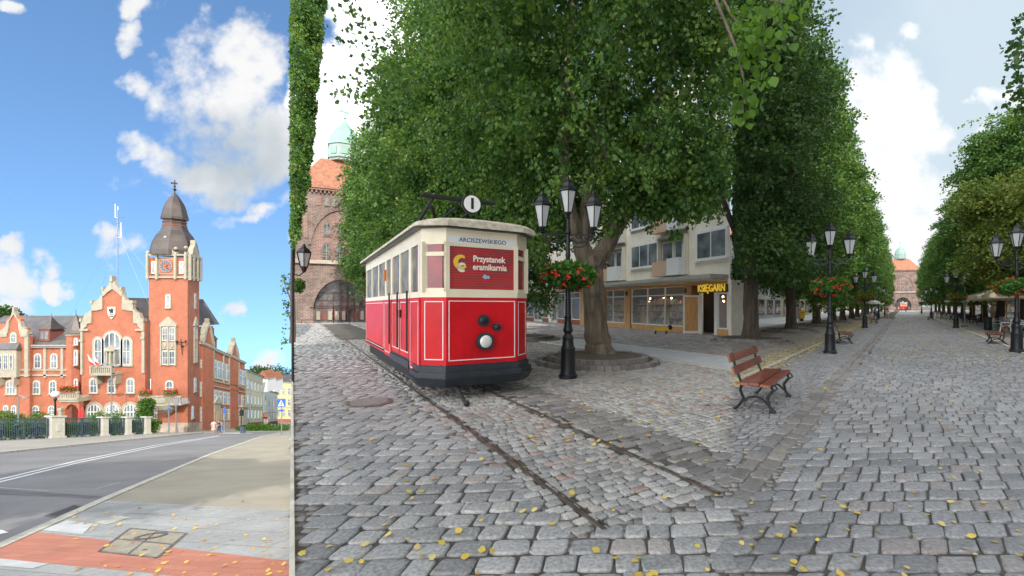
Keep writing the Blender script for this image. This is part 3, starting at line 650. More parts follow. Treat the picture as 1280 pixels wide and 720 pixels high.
# dormers
def dormer(c, w, h, hr):
    mb = MB(); mb.box(c+Vector((0,0,h/2)), (w,w*1.2,h)); d_ = mb.build('dormer', 'redbrown', roof)
    mb = MB(); mb.lathe([(w*.95,h),(w*.45,h+hr*.45),(.03,h+hr),(.02,h+hr+.5)], c, 4, math.pi/4); mb.build('dormer_roof', 'copper', roof)
    mb = MB(); 
    for sx_ in (-1,1): mb.box(c+Vector((sx_*w*.22, -w*.61, h*.5)), (w*.32,.04,h*.65))
    mb.build('dormer_window', 'glass', roof)
M['redbrown'] = mat('red brown timber', (.22,.07,.05), .6)
p = at(64.5, 426, 64.8); dormer(p, 1.5, 1.7, 1.8)
for px, v in ((273.5,1.03),(266.5,1.06)): p = ff.P(uo(px), v, -1.2); dormer(p, 1.1, 1.3, 1.7)
# stair turret with cone
mb = MB(); c = at(95, 470, 62.8); zb_ = zb(62); ztr = EYE+(HY-416)*62.8/F
mb.lathe([(.95,zb_),(.95,ztr)], (c.x,c.y,0), 8, .39); mb.build('stair_turret', 'brick', root)
mb = MB(); mb.lathe([(1.25,ztr-.05),(1.0,ztr+.4),(.5,ztr+1.7),(.04,ztr+2.6),(.02,ztr+3.4)], (c.x,c.y,0), 8, .39); mb.build('turret_roof', 'copper', root)
mb = MB(); mb.lathe([(1.05,ztr-.35),(1.1,ztr-.05)], (c.x,c.y,0), 8, .39); mb.build('cornice', 'cream', root)
FTu = Fac((c.x-.5,c.y-.92),(c.x+.5,c.y-.92)); pwin(FTu, root, 93.5,97,423,431, arch=1, cols=1); pwin(FTu, root, 93.5,97,438,456, arch=1, cols=1); pwin(FTu, root, 93.5,97,474,490, arch=1, cols=1)
# left wing + gable trim
tr = MB()
FW.prect(tr, 36, 100, 431, 434.5, 0, .3); FW.prect(tr, 30, 100, 461.5, 463.2, 0, .12); FW.prect(tr, 30, 100, 468, 470, 0, .14)
for px in (57, 78.5): FW.prect(tr, px-1.5, px+1.5, 434, 472, 0, .14)
FG.prect(tr, -30, 38, 461.5, 463.2, .0, .12); FG.prect(tr, -30, 38, 468, 470, 0, .14); FG.prect(tr, 32, 36.5, 412, 471, 0, .16)
for sg, lst in ((1, [(18,388),(18,393),(24,402),(24,410),(27,421),(34,421),(37,417),(34,413),(28,408),(26.5,402),(22,398),(20,390)]),):
    FG.pslab(tr, lst, -.3, .12); FG.pslab(tr, [(36-x,y) for x,y in lst], -.3, .12)
FG.prect(tr, 16.8, 19.2, 384, 391, -.3, .15); FG.prect(tr, 32.5, 36, 414, 420, -.4,.24)
tr.build('gable_trim', 'cream', root)
pwin(FG, root, 14, 20.5, 416, 428, arch=1, cols=2)
pwin(FG, root, 8.5, 20, 475.5, 492.5, arch=.8, cols=3, sur=.18); pwin(FG, root, 5, 10.5, 507, 518, arch=.9); pwin(FG, root, 15, 20.5, 507, 518, arch=.9)
# oriel on the left gable
mb = MB(); FG.prect(mb, 1, 26, 436, 471, 0, .5); FG.prect(mb, 3, 6, 471, 481, 0, .6); FG.prect(mb, 21, 24, 471, 481, 0, .6); ori = mb.build('oriel', 'cream', root)
mb = MB(); a = [FG.P(*FG.sz(x,y),o) for x,y,o in ((-1,436,.7),(28,436,.7),(25,428,0),(2,428,0))]; b2 = [FG.P(*FG.sz(x,y),o) for x,y,o in ((-1,436.5,0),(28,436.5,0))]
mb.add(a+b2, [(0,1,2,3),(0,4,5,1),(0,3,4),(1,5,2)]); mb.build('oriel_roof', 'slate', ori)
for a_, b_2 in ((5,9),(10.5,16.5),(18,22)): pwin(FG, ori, a_, b_2, 443, 461, cols=1 if b_2-a_ < 5 else 2, o=.5, sur=.03, sill=False)
# wing windows
for px in (47.5, 68): pwin(FW, root, px-3.8, px+3.8, 442.5, 460, arch=.8, sur=.14); pwin(FW, root, px-5, px-3, 0,0) if 0 else None
pwin(FW, root, 84.8, 89.5, 441, 460, arch=.8, cols=1)
for px in (46, 66.5): pwin(FW, root, px-4, px+4, 476, 492.5, arch=.8, sur=.14)
pwin(FW, root, 84, 87.5, 476, 492, arch=.8, cols=1)
for px in (45, 65): pwin(FW, root, px-4, px+4, 507.5, 518, arch=.9)
# entrance porch with balcony
FP = fz(74, 100, 59.6); mb = MB(); FP.prect(mb, 75.5, 99.5, 499, 502.5, -2, .15); por = mb.build('entrance_porch', 'cream', root)
mb = MB(); FP.pslab(mb, [(75.5,530),(75.5,502),(99,502),(99,530),(97.5,530),(97.5,512),(94.5,507),(89.5,505),(84.5,507),(81.5,512),(81.5,530)], -.5, 0); mb.build('porch_wall', 'brick', por)
mb = MB(); FP.prect(mb, 81, 98, 505, 530, -1.6, -1.5); mb.build('porch_dark_opening', 'darkroom', por)  # near-black sheet paints the shade inside the arched entrance
mb = MB(); FP.prect(mb, 75, 99, 489.5, 491.5, -.1, .2); FP.prect(mb, 75, 99, 497, 499.5, -2, .25)
for i in range(11): FP.prect(mb, 76+i*2.2, 77.2+i*2.2, 491, 498, 0, .12)
FP.prect(mb, 76.2, 79.8, 512, 530, 0, .3); FP.prect(mb, 75.4, 80.6, 509.5, 512.5, 0, .4); mb.build('balustrade', 'cream', por)
mb = MB(); FP.prect(mb, 98.6, 101.6, 513, 522, .02, .1); FP.prect(mb, 102.2, 105.3, 509.5, 522, .02, .1); mb.build('notice_board', 'red', root)
mb = MB(); FP.prect(mb, 90, 93, 511, 518, -1.45, -1.4); mb.build('blue_plate', 'bluesign', por)
# central block
tr = MB()
def both(pts): FC.pslab(tr, pts, -.3, .14); FC.pslab(tr, [(282.6-x,y) for x,y in pts], -.3, .14)
both([(102,412),(102,402.5),(105,398),(107.5,392),(112,390),(115.5,386),(115.5,404),(110,404.5),(109,408),(104,412)])
both([(115.2,389),(115.2,380),(120,376.5),(124,374.5),(127,369),(129,366),(129,386.5),(123,388),(117.5,388.5)])
both([(128.6,370),(128.6,362.5),(133,360.5),(136.5,356),(138.5,352),(141.4,350),(141.4,361),(136,365),(130,370.5)])
for px, py in ((102.5,402),(116,379.5),(130,362.5)):
    for q in (px, 282.6-px): FC.prect(tr, q-1.3, q+1.3, py-4, py, -.3, .25)
FC.prect(tr, 139.8, 142.8, 345, 352, -.3, .3)
FC.prect(tr, 101.5, 112, 411, 413.5, 0, .25); FC.prect(tr, 171, 181.8, 411, 413.5, 0, .25)
FC.prect(tr, 101.8, 104.4, 412, 468, 0, .16); FC.prect(tr, 178.3, 181.6, 412, 466, 0, .16); FC.prect(tr, 100.8, 105.4, 424, 427, .1, .25); FC.prect(tr, 177.3, 182, 421, 424, .1, .25)
tr.build('gable_trim', 'cream', root)
pwin(FC, root, 118.5, 127.8, 423, 455.5, arch=1, cols=2, rows=2, sur=.3); pwin(FC, root, 130.5, 151, 415.5, 455.5, arch=1, cols=3, rows=2, sur=.3); pwin(FC, root, 154, 163.5, 423, 455.5, arch=1, cols=2, rows=2, sur=.3)
for px in (117.5,140,163.5): pwin(FC, root, px-4.3, px+4.3, 473, 491, arch=.8, cols=2, rows=2, sur=.16)
for px in (118,141,163.2): pwin(FC, root, px-8, px+8, 505.5, 524, arch=.9, cols=4, rows=2, sur=.38, barw=.12, sill=False)
mb = MB(); FC.prect(mb, 125, 153, 464.5, 467.5, 0, 1.3); FC.prect(mb, 125, 153, 455.8, 458, 1.1, 1.3); FC.prect(mb, 125,127,456,466,1.05,1.35); FC.prect(mb, 151,153,456,466,1.05,1.35)
for i in range(10): FC.prect(mb, 128+i*2.4, 129.1+i*2.4, 457.5, 465, 1.12, 1.26)
FC.pslab(mb, [(125.5,467),(129.5,467),(129.5,479),(126.5,479)], 0, .8); FC.pslab(mb, [(148.5,467),(152.5,467),(151.5,479),(148.5,479)], 0, .8)
mb.build('balcony', 'cream', root)
mb = MB(); FC.prect(mb, 135, 146.5, 437, 438.8, .1, .45); FC.pslab(mb, [(134,437),(147.5,437),(141,431.5)], .1, .4)
for px in (135.5,140,145): FC.prect(mb, px, px+1.5, 438.5, 456, .1, .35)
mb.build('balcony_door_frame', 'cream', root)
ct = MB(); FC.pslab(ct, [(135.5,383.5),(145,383.5),(145,392),(143,396),(140.3,399),(137.5,396),(135.5,392)], .02, .12); coa = ct.build('coat_of_arms', 'whitestone', root)
ct = MB(); FC.pslab(ct, [(138,385.5),(139.5,387),(141.5,384.8),(142.2,387),(143.8,386.5),(142.3,389),(143,392),(141,390.8),(138.5,392.2),(139.3,389.6),(137,389)], .12, .15); ct.build('red_griffin', 'black', coa)
ct = MB()
for y in (393,395): FC.prect(ct, 138, 142.8, y, y+.9, .12, .15)
ct.build('wave_bars', 'black', coa)
# tower details
tr = MB()
FT.prect(tr, 185, 235.2, 317.8, 319.8, 0, .24); FT.prect(tr, 185, 235.2, 345.6, 347.6, 0, .2)
zA, zB = top(FT,210,320.5), top(FT,210,317.5); zC, zD = top(FT,210,348), top(FT,210,344.5)
FS.rect(tr, 0, FS.L+.2, zA, zB, 0, .3); FS.rect(tr, 0, FS.L+.2, zC, zD, 0, .28)
for px in (184.8,196.4,219.6,232.2): FT.prect(tr, px, px+2.4, 318, 349, .05, .30); FT.prect(tr, px+.4, px+2.8, 315, 318, -.1, .3)
for k in (0.04, .33, .68, .97): u = FS.L*k; FS.rect(tr, u-.18, u+.18, top(FT,210,350), zB, .05, .36)
FT.pslab(tr, [(198,317.5),(200,311),(203.5,307),(206,303),(206.6,298),(209.6,298),(210,303),(212.5,307),(217,311),(220,317.5)], -.3, .25)
for q in (FS.L*.5,): FS.slab(tr, [(q-1.2,zB),(q-.8,zB+.9),(q-.25,zB+1.4),(q-.2,zB+2.1),(q+.2,zB+2.1),(q+.25,zB+1.4),(q+.8,zB+.9),(q+1.2,zB)], -.3, .25)
tr.build('belfry_trim', 'cream', root)
mb = MB()
for px, py in ((208,296.8),(186,315.5),(197.5,313.5),(220.8,310.8),(233.2,309.5)): a, z_ = FT.sz(px, py); mb.ball(FT.P(a,z_,.1), .22, 6)
mb.build('finial_ball', 'cream', root)
for (x0,x1) in ((190,194.5),(224.5,229.5)): pwin(FT, root, x0, x1, 327, 342, cols=1, rows=1, sur=.05)
def clock(Fc, u, z, r):
    def disc(mb, r0, r1, o0, o1, seg=28):
        for i in range(seg):
            a0, a1 = 2*math.pi*i/seg, 2*math.pi*(i+1)/seg
            Fc.slab(mb, [(u+r0*math.cos(a0), z+r0*math.sin(a0)), (u+r1*math.cos(a0), z+r1*math.sin(a0)), (u+r1*math.cos(a1), z+r1*math.sin(a1)), (u+r0*math.cos(a1), z+r0*math.sin(a1))], o0, o1)
    mb = MB(); Fc.rect(mb, u-r*1.35, u+r*1.35, z-r*1.3, z+r*1.3, .0, .05); ck = mb.build('clock_panel', 'cream', root)
    mb = MB(); Fc.rect(mb, u-r*1.15, u+r*1.15, z-r*1.15, z+r*1.15, .05, .07); mb.build('clock_surround', 'brick', ck)
    mb = MB(); disc(mb, r*.62, r, .07, .12); mb.build('dial', 'bluedial', ck)
    mb = MB()
    for i in range(12):
        a = math.pi/6*i; ca, sa = math.cos(a), math.sin(a); w_ = r*.05
        Fc.slab(mb, [(u+ca*r*.7-sa*w_, z+sa*r*.7+ca*w_),(u+ca*r*.93-sa*w_, z+sa*r*.93+ca*w_),(u+ca*r*.93+sa*w_, z+sa*r*.93-ca*w_),(u+ca*r*.7+sa*w_, z+sa*r*.7-ca*w_)], .12, .14)
    disc(mb, r*.96, r*1.03, .1, .15); mb.build('numerals', 'cream', ck)
    mb = MB(); disc(mb, 0.01, r*.62, .07, .10); mb.build('dial_centre', 'brick', ck)
    for ang, ln in ((math.radians(35), .55), (math.radians(-50), .85)):
        mb = MB(); ca, sa = math.cos(ang), math.sin(ang); w_ = r*.05
        Fc.slab(mb, [(u-sa*w_, z+ca*w_),(u+ca*r*ln, z+sa*r*ln),(u+sa*w_, z-ca*w_)], .15, .18); mb.build('clock_hand', 'black', ck)
M['bluedial'] = mat('blue clock ring', (.05,.12,.20), .5)
u_, z_ = FT.sz(208.5, 333); clock(FT, u_, z_, .80); clock(FS, FS.L*.5, z_, .72)
pwin(FT, root, 207.8, 213, 368.5, 385, arch=.3, cols=1, rows=3, sur=.1)
pwin(FT, root, 203.5, 210.3, 409.5, 426, cols=2, rows=2, sur=.1, sill=False); pwin(FT, root, 212, 219, 409.5, 426, cols=2, rows=2, sur=.1, sill=False)
pwin(FT, root, 203.5, 210.3, 438.5, 455.5, cols=2, rows=2, sur=.1); pwin(FT, root, 212, 219, 438.5, 455.5, cols=2, rows=2, sur=.1)
tr = MB(); FT.pslab(tr, [(200.5,408),(222,408),(222,405),(211,396),(200.5,405)], 0, .2)
for a_ in (201.6,210.6,219.8): FT.prect(tr, a_, a_+1.3, 408, 457, .0, .2)
FT.prect(tr, 203.5, 219, 428, 436.5, 0, .12)
for c_ in (206.8,215.6):
    for s_ in (-1,1): FT.pslab(tr, [(c_+s_*2.4,429),(c_+s_*3.0,432),(c_,435.5),(c_-.4,434),(c_+s_*1.6,431.5)], .12, .2)
tr.build('window_surround', 'cream', root)
pwin(FT, root, 208, 216.5, 476, 492, arch=.8, cols=2, rows=2, sur=.14)
pwin(FT, root, 191, 197, 509, 523, arch=.5, cols=2, rows=2, sur=.05)
pwin(FT, root, 187, 189, 474, 488, arch=.8, cols=1, rows=1, sur=.06)
for (y0,y1,w_) in ((367,385,.22),(409,425,.35),(438,455,.35),(476,493,.33),(511,526,.3)):
    za, zb2 = top(FT,234,y1), top(FT,234,y0); k = .62 if y0 < 500 else .4
    window(FS, root, FS.L*k-w_, FS.L*k+w_, za, zb2, arch=.8 if y0 != 409 else 0, cols=1, rows=2, sur=.12)
tr = MB(); q = FS.L*.62; FS.slab(tr, [(q-.7,top(FT,234,408)),(q+.7,top(FT,234,408)),(q,top(FT,234,397))], 0, .2); FS.rect(tr, q-.5,q-.38,top(FT,234,456),top(FT,234,408),0,.15); FS.rect(tr, q+.38,q+.5,top(FT,234,456),top(FT,234,408),0,.15); FS.rect(tr, q-.4,q+.4,top(FT,234,437),top(FT,234,426),.02,.1)
tr.build('window_surround', 'cream', root)
# iron bracket
mb = MB(); a = FT.P(*FT.sz(232,428)); mb.tube([a+Vector((-.9,-.2,.1)), a+Vector((-.1,-.6,.05)), a+Vector((.5,-.5,.0))], .06, 5); mb.tube([a+Vector((-.1,-.6,.5)), a+Vector((0,-.5,-1.6))], .05, 5); mb.ball(a+Vector((-.9,-.3,.1)), .16, 5); mb.ball(a+Vector((.0,-.5,-.5)), .18, 5); mb.ball(a+Vector((.45,-.5,.2)), .14, 5)
mb.build('iron_bracket', 'blackmetal', root)
# corner balcony
mb = MB(); FT.prect(mb, 184, 237, 501.5, 504, 0, 1.3); FT.prect(mb, 184, 236.5, 492.5, 494.5, 1.1, 1.3)
for i in range(22):
    if not 8 <= i <= 13: FT.prect(mb, 185+i*2.35, 186.1+i*2.35, 494, 502, 1.15, 1.27)
FT.prect(mb, 203, 217.5, 494, 502, 1.1, 1.3)
a, zz_ = FT.sz(213, 504); c = FT.P(a, zz_, .3); mb.lathe([(.15,-1.4),(.6,-1.1),(1.1,-.6),(1.3,0)], c, 14); mb.build('balcony', 'cream', root)
# dome
DC = Vector(((FSp[0][0]+FSp[2][0])/2, (FSp[0][1]+FSp[2][1])/2, 0)); kk = DC.y/F
def zd(py): return EYE+(HY-py)*kk
Mc = DC.x; prof = [(23.5,320),(23.2,314),(21,303),(17.5,295),(13.5,289),(11.5,283),(11.2,277.5),(10.5,277),(10.8,275.2),(13.4,275),(13.2,272),(12,267),(11.2,262),(9,255),(5.5,248),(2.2,243),(.6,241)]
mb = MB(); mb.lathe([(r*kk*1.03, zd(y)) for r, y in prof], (Mc,DC.y,0), 8, math.pi/8+.1); mb.build('tower_dome', 'copper', root)
mb = MB(); mb.lathe([(12.2*kk,zd(283)),(12.2*kk,zd(281.5))], (Mc,DC.y,0), 8, .5); mb.lathe([(12.2*kk,zd(278.5)),(12.4*kk,zd(277.5))], (Mc,DC.y,0), 8, .5); mb.build('lantern_band', 'redbrown', root)
mb = MB(); mb.tube([(Mc,DC.y,zd(242)),(Mc,DC.y,zd(225))], .06, 6); mb.ball((Mc,DC.y,zd(237)), .2, 6); mb.ball((Mc,DC.y,zd(233)), .14, 6)
mb.prism([(Mc-.55,DC.y,zd(230)),(Mc+.35,DC.y,zd(230.4)),(Mc+.35,DC.y,zd(228.4)),(Mc-.1,DC.y,zd(228)),(Mc-.55,DC.y,zd(227.5))], (0,.04,0)); mb.build('weathervane', 'blackmetal', root)
# drainpipe
mb = MB(); a = FT.P(FT.s_(187.2),0,.12); mb.tube([(a.x,a.y,top(FT,187,400)),(a.x,a.y,zb(60))], .07, 6); mb.build('drainpipe', 'copper', root)

# flower boxes and flags on the hall
def blob_leaves(name, c, half, n, leaf, m, parent, seed=1, power=2.3, shell=.2):
    rng = np.random.default_rng(seed); P, Nn = crown_pts(n, half, power, shell, rng, .2, 0, seed); V, Q = leaf_arrays(P, leaf, .2, rng, Nn*.7)
    off = world_loc(parent) if parent else Vector((0,0,0)); V = V+np.array([c[0]-off.x,c[1]-off.y,c[2]-off.z]); return npmesh(name, V, Q, m, parent)
def flowerbox(c, L, lab, wdir=(1,0,0), s=1.0, petal='redpetal', seed=1, deep=.3):
    t = thing('flower_box', lab, 'flower box', c, 0, 'flower boxes on buildings'); d = Vector(wdir)
    mb = MB(); R = Matrix.Rotation(math.atan2(d.y,d.x), 3, 'Z'); mb.box(Vector(c), (L,.28*s,.22*s), R=R); mb.build('planter', 'brickred', t)
    rz = math.atan2(d.y,d.x)
    rng = np.random.default_rng(seed); P = rng.uniform(-1,1,(int(260*L),3))*np.array([L/2,.26*s,.22*s])+np.array([0,0,.25*s])
    ca, sa = math.cos(rz), math.sin(rz); P = np.stack([P[:,0]*ca-P[:,1]*sa, P[:,0]*sa+P[:,1]*ca, P[:,2]],1)
    V, Q = leaf_arrays(P, .13*s, .1, rng); npmesh('foliage', V, Q, 'basketleaf', t)
    P2 = P[:int(70*L)]*np.array([1.05,1.05,1.0])+np.array([0,0,.12*s]); V, Q = leaf_arrays(P2, .15*s, 0, rng); npmesh('petals', V, Q, petal, t)
    return t
a, z_ = FP.sz(87,490); flowerbox(FP.P(a,z_+.1,.1), 1.9, 'red geraniums along the balcony over the arched hall entrance', s=1.3)
a, z_ = FT.sz(193,492.5); flowerbox(FT.P(a,z_+.1,1.2), 1.4, 'red geraniums on the left half of the tower corner balcony', s=1.3, seed=3)
a, z_ = FT.sz(224,492.5); flowerbox(FT.P(a,z_+.1,1.2), 1.7, 'red geraniums on the right half of the tower corner balcony', s=1.3, seed=4)
for px, lab, m2 in ((131,'white and red flag leaning left on the hall balcony','red'),(137.5,'white and red flag on the right of the pair at the hall balcony','red')):
    a, z_ = FC.sz(px,456); b0 = FC.P(a,z_,1.2); t = thing('flag', lab, 'flag', b0, 0, 'flags on the hall balcony')
    mb = MB(); mb.tube([b0, b0+Vector((-.5,-.5,1.6))], .03, 6); mb.build('pole', 'whiteframe', t)
    mb = MB(); p0 = b0+Vector((-.5,-.5,1.6)); mb.prism([p0, b0+Vector((-.15,-.2,.6)), b0+Vector((.0,-.25,.3)), p0+Vector((.2,0,-.9))], (0,.03,0)); mb.build('white_cloth', 'whiteframe', t)
    mb = MB(); mb.prism([p0+Vector((.2,0,-.85)), b0+Vector((.0,-.25,.35)), b0+Vector((.25,-.25,.05)), p0+Vector((.42,0,-1.45))], (0,.03,0)); mb.build('red_cloth', 'red', t)
# antenna mast
ax, az = FC.sz(147,360); A0 = Vector((plan(147,63.5)[0], 63.5, 0)); k2 = 63.5/F
def za_(y): return EYE+(HY-y)*k2
t = thing('antenna_mast', 'tall thin guyed radio mast on the hall roof behind the central gable', 'antenna', (A0.x,A0.y,za_(385)))
mb = MB(); mb.tube([(A0.x,A0.y,za_(385)),(A0.x,A0.y,za_(262))], .07, 6); mb.build('mast', 'greymetal', t)
for dx, y0, y1 in ((-.33,272,255),(.05,262,258),(.48,297,278)):
    mb = MB(); mb.tube([(A0.x+dx,A0.y,za_(y0)),(A0.x+dx,A0.y,za_(y1))], .05, 5); mb.tube([(A0.x,A0.y,za_(y0)),(A0.x+dx,A0.y,za_(y0))], .03, 5); mb.build('rod_antenna', 'whiteframe', t)
mb = MB(); mb.tube([(A0.x-.5,A0.y,za_(276)),(A0.x+.9,A0.y,za_(271))], .035, 5); mb.tube([(A0.x-.3,A0.y-.3,za_(279)),(A0.x+.4,A0.y+.3,za_(279))], .03, 5); mb.build('yagi_antenna', 'greymetal', t)
for ex, ey in ((-8.5,404),(-5,412),(5,412),(9,402)):
    mb = MB(); mb.tube([(A0.x,A0.y,za_(290)),(A0.x+ex,A0.y+1,za_(ey))], .012, 4); mb.build('guy_wire', 'greymetal', t)

# ---------------- street beyond the hall
def simple_house(name, lab, pxa, da, pxb, db, ya, yb, wallm, cols, rows, roofm, depth=8, rooh=2.0, vr=(.12,.9), gr='houses down the street', ww=.8):
    Fh = Fac(plan(pxa,da), plan(pxb,db)); zta, ztb = Fh.sz(pxa,ya)[1], Fh.sz(pxb,yb)[1]; ba, bb = TL(da), TL(db); Lh = Fh.L
    Fh.zf = lambda u, v: (ba+(bb-ba)*u/Lh)*(1-v)+(zta+(ztb-zta)*u/Lh)*v
    r = thing(name, lab, 'building', (plan(pxa,da)[0], da, ba), 0, gr)
    mb = MB(); mb.prism([Fh.P(0,-.15),Fh.P(Lh,-.15),Fh.P(Lh,1),Fh.P(0,1)], -Fh.N*depth); mb.build('wall', wallm, r)
    mb = MB(); q0,q1 = Fh.P(-.2,1,.4),Fh.P(Lh+.2,1,.4); r0,r1 = Fh.P(0,1,-depth/2),Fh.P(Lh,1,-depth/2); r0.z += rooh; r1.z += rooh; s0,s1 = Fh.P(0,1,-depth),Fh.P(Lh,1,-depth)
    mb.add([q0,q1,r1,r0,s0,s1],[(0,1,2,3),(3,2,5,4),(0,3,4),(1,5,2)]); mb.build('roof', roofm, r)
    for j in range(rows):
        v0 = vr[0]+(vr[1]-vr[0])*(j+.15)/rows; v1 = vr[0]+(vr[1]-vr[0])*(j+.75)/rows
        for i in range(cols): u = Lh*(i+.5)/cols; wv(Fh, r, u-ww/2, u+ww/2, v0, v1)
    mb = MB(); Fh.rect(mb, 0, Lh, .97, 1.0, 0, .25); Fh.rect(mb, 0, Lh, .36, .375, 0, .12); mb.build('cornice', 'cream', r)
    mb = MB(); Fh.rect(mb, 0, Lh, -.1, .09, 0, .06); mb.build('plinth', 'brickred', r)
    return r, Fh
simple_house('apartment_house', 'pale cream three storey house with flat cornice next to the brick hall', 307, 77, 328.5, 90, 462, 471, 'palecream', 5, 3, 'slate', rooh=.8)
r, Fh = simple_house('gabled_house', 'white house with small red roofed gables beyond the cream house', 329.5, 92, 347, 112, 487, 492, 'whitewall', 4, 2, 'tile', rooh=3.5, ww=1.1)
for px, d in ((333,93),(343,104)):
    c = at(px, 486, d); mb = MB(); mb.box(c+Vector((0,0,1.0)), (2.2,2.6,2.8)); mb.build('dormer', 'whitewall', r)
    mb = MB(); mb.prism([c+Vector((-1.4,-1.5,2.4)), c+Vector((1.4,-1.5,2.4)), c+Vector((0,-1.2,3.9))], (0,3,0)); mb.build('dormer_roof', 'tile', r)
simple_house('yellow_house', 'yellow rendered house with grey roof far down the street', 338, 125, 372, 122, 476, 477, 'yellowwall', 5, 3, 'slate', rooh=1.2)
simple_house('shed', 'small red brick gate pier building between cream and white houses', 328, 91, 334, 91.5, 521, 521, 'brickred', 1, 1, 'tile', depth=2, rooh=.5)
# hedge, far trees
t = thing('hedge', 'low trimmed green hedge at the end of the road', 'hedge', gld(330,66)); blob_leaves('foliage', gld(332,66,.35), (3.6,1.2,.5), 5000, .18, 'shrub', t, 5, 4)
def fartree(px, py, d, half, lab, seed):
    c = at(px, py, d); zg = TL(d); t = thing('tree', lab, 'tree', (c.x,c.y,zg), 0, 'far trees above the roofs')
    mb = MB(); mb.tube([(c.x,c.y,zg),(c.x,c.y,c.z)], .3, 6); mb.build('trunk', 'darkbark', t); blob_leaves('crown', c, half, 3500, .5, 'leafdark', t, seed); return t
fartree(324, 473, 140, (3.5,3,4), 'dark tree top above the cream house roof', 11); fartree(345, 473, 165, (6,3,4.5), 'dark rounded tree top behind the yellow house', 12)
fartree(-2, 404, 80, (3,3,3), 'dark green tree top behind the left end of the hall', 14)
# greenery at foot of hall
for px0, px1, lab, s in ((-30,34,'low leafy shrubs behind the left end of the bridge railing',21),(38,62,'low leafy shrubs under the left wing windows',22),(112,132,'small green shrub below the first basement arch',23),(136,158,'small green shrub below the middle basement arch',24)):
    c = at((px0+px1)/2, 520.5, 58.2); w_ = (px1-px0)/2*58.2/F; t = thing('shrub', lab, 'shrub', (c.x,c.y,TL(58.2)), 0, 'shrubs along the hall')
    blob_leaves('foliage', c+Vector((0,0,-1.0)), (w_,.7,1.5), int(2600*w_/2), .2, 'shrub', t, s, 2.6)
c = at(181, 515, 57.0); t = thing('climbing_vine', 'bright green leafy vine hanging over the last railing pillar by the tower', 'vine', (c.x,c.y,TL(57)))
blob_leaves('foliage', c, (.95,.6,1.7), 2600, .2, 'shrub', t, 31); blob_leaves('foliage', c+Vector((.5,0,1.2)), (.7,.5,.5), 700, .2, 'shrub', t, 32)

# ---------------- bridge railing
rA, rB = Vector(((-40-CX)*39.5/F, 39.5, 0)), Vector(((186-CX)*55.5/F, 55.5, 0))
FRl = Fac((rA.x,rA.y),(rB.x,rB.y))
def rl(px): return FRl.s_(px)
def gy(u): return TL(FRl.a.y+FRl.t.y*u)
FRl.zf = lambda u, z: gy(u)+z
rt = thing('bridge_railing', 'dark blue grey iron railing between whitewashed stone pillars on the bridge', 'railing', (rA.x,rA.y,gy(0)))
pill = [(60,78,2.3),(124.5,133,2.15),(155,162,2.15),(179,186,2.15)]
for a_, b_2, h in pill:
    u0, u1 = rl(a_), rl(b_2)
    if u1-u0 < .6: u1 = u0+.7
    mb = MB(); FRl.rect(mb, u0+.06, u1-.06, -.3, h-.15, -.25, .35); FRl.rect(mb, u0-.06, u1+.06, h-.15, h, -.35, .45); FRl.rect(mb, u0-.03, u1+.03, -.3, .2, -.3, .42)
    if a_ == 60: FRl.slab(mb, [((u0+u1)/2-.16,.7),((u0+u1)/2+.16,.7),((u0+u1)/2+.16,1.5),((u0+u1)/2-.16,1.5)], .35, .41)
    mb.build('pillar', 'whitestone', rt)
sp = [(0, rl(60)), (rl(78), rl(124.5)), (rl(133), rl(155)), (rl(162), rl(179))]
for u0, u1 in sp:
    mb = MB(); FRl.rect(mb, u0, u1, 1.92, 2.03, -.04, .06); FRl.rect(mb, u0, u1, 1.55, 1.6, -.02, .04); FRl.rect(mb, u0, u1, .18, .26, -.03, .05)
    k = int((u1-u0)/.17)
    for i in range(k): uu = u0+(u1-u0)*(i+.5)/k; FRl.rect(mb, uu-.022, uu+.022, .22, 1.95, -.01, .03)
    k = int((u1-u0)/1.6)
    for i in range(k+1): uu = u0+(u1-u0)*i/max(1,k); FRl.rect(mb, uu-.05, uu+.05, 0, 2.0, -.05, .06)
    mb.build('railing_panel', 'darkrail', rt)
# dark bank behind the railing
bk = MB(); q = [rA+Vector((-1,1.0,0)), rB+Vector((0,1.0,0))]
V = [Vector((p.x,p.y,TL(p.y)+.2)) for p in q]+[Vector((p.x-.5,p.y+1.2,TL(p.y)+1.3)) for p in reversed(q)]
t = thing('ivy', 'dark ivy and weeds seen through the railing bars', 'ivy', V[0])
rng = np.random.default_rng(4); aa = np.array([list(v) for v in V]); uu_ = rng.uniform(0,1,(9000,1)); vv = rng.uniform(0,1,(9000,1)); Pp = (aa[0]*(1-uu_)+aa[1]*uu_)*(1-vv)+(aa[3]*(1-uu_)+aa[2]*uu_)*vv+rng.normal(size=(9000,3))*.12
Vl, Ql = leaf_arrays(Pp, .22, .2, rng); Vl = Vl-np.array(list(V[0])); npmesh('foliage', Vl, Ql, 'shrub', t)

# ---------------- lamps, signs, bin, people on the left
t = thing('globe_lamp', 'black post lamp with a white globe behind the railing', 'street lamp', gld(69,52))
c = at(69, 492.7, 52); mb = MB(); mb.lathe([(.2,TL(52)),(.12,TL(52)+1),(.08,c.z-.9),(.16,c.z-.6),(.1,c.z-.4)], (c.x,c.y,0), 10); mb.build('post', 'blackmetal', t)
mb = MB(); mb.ball((c.x,c.y,c.z), .36, 14); mb.build('globe', 'lampglobe', t, smooth=True)

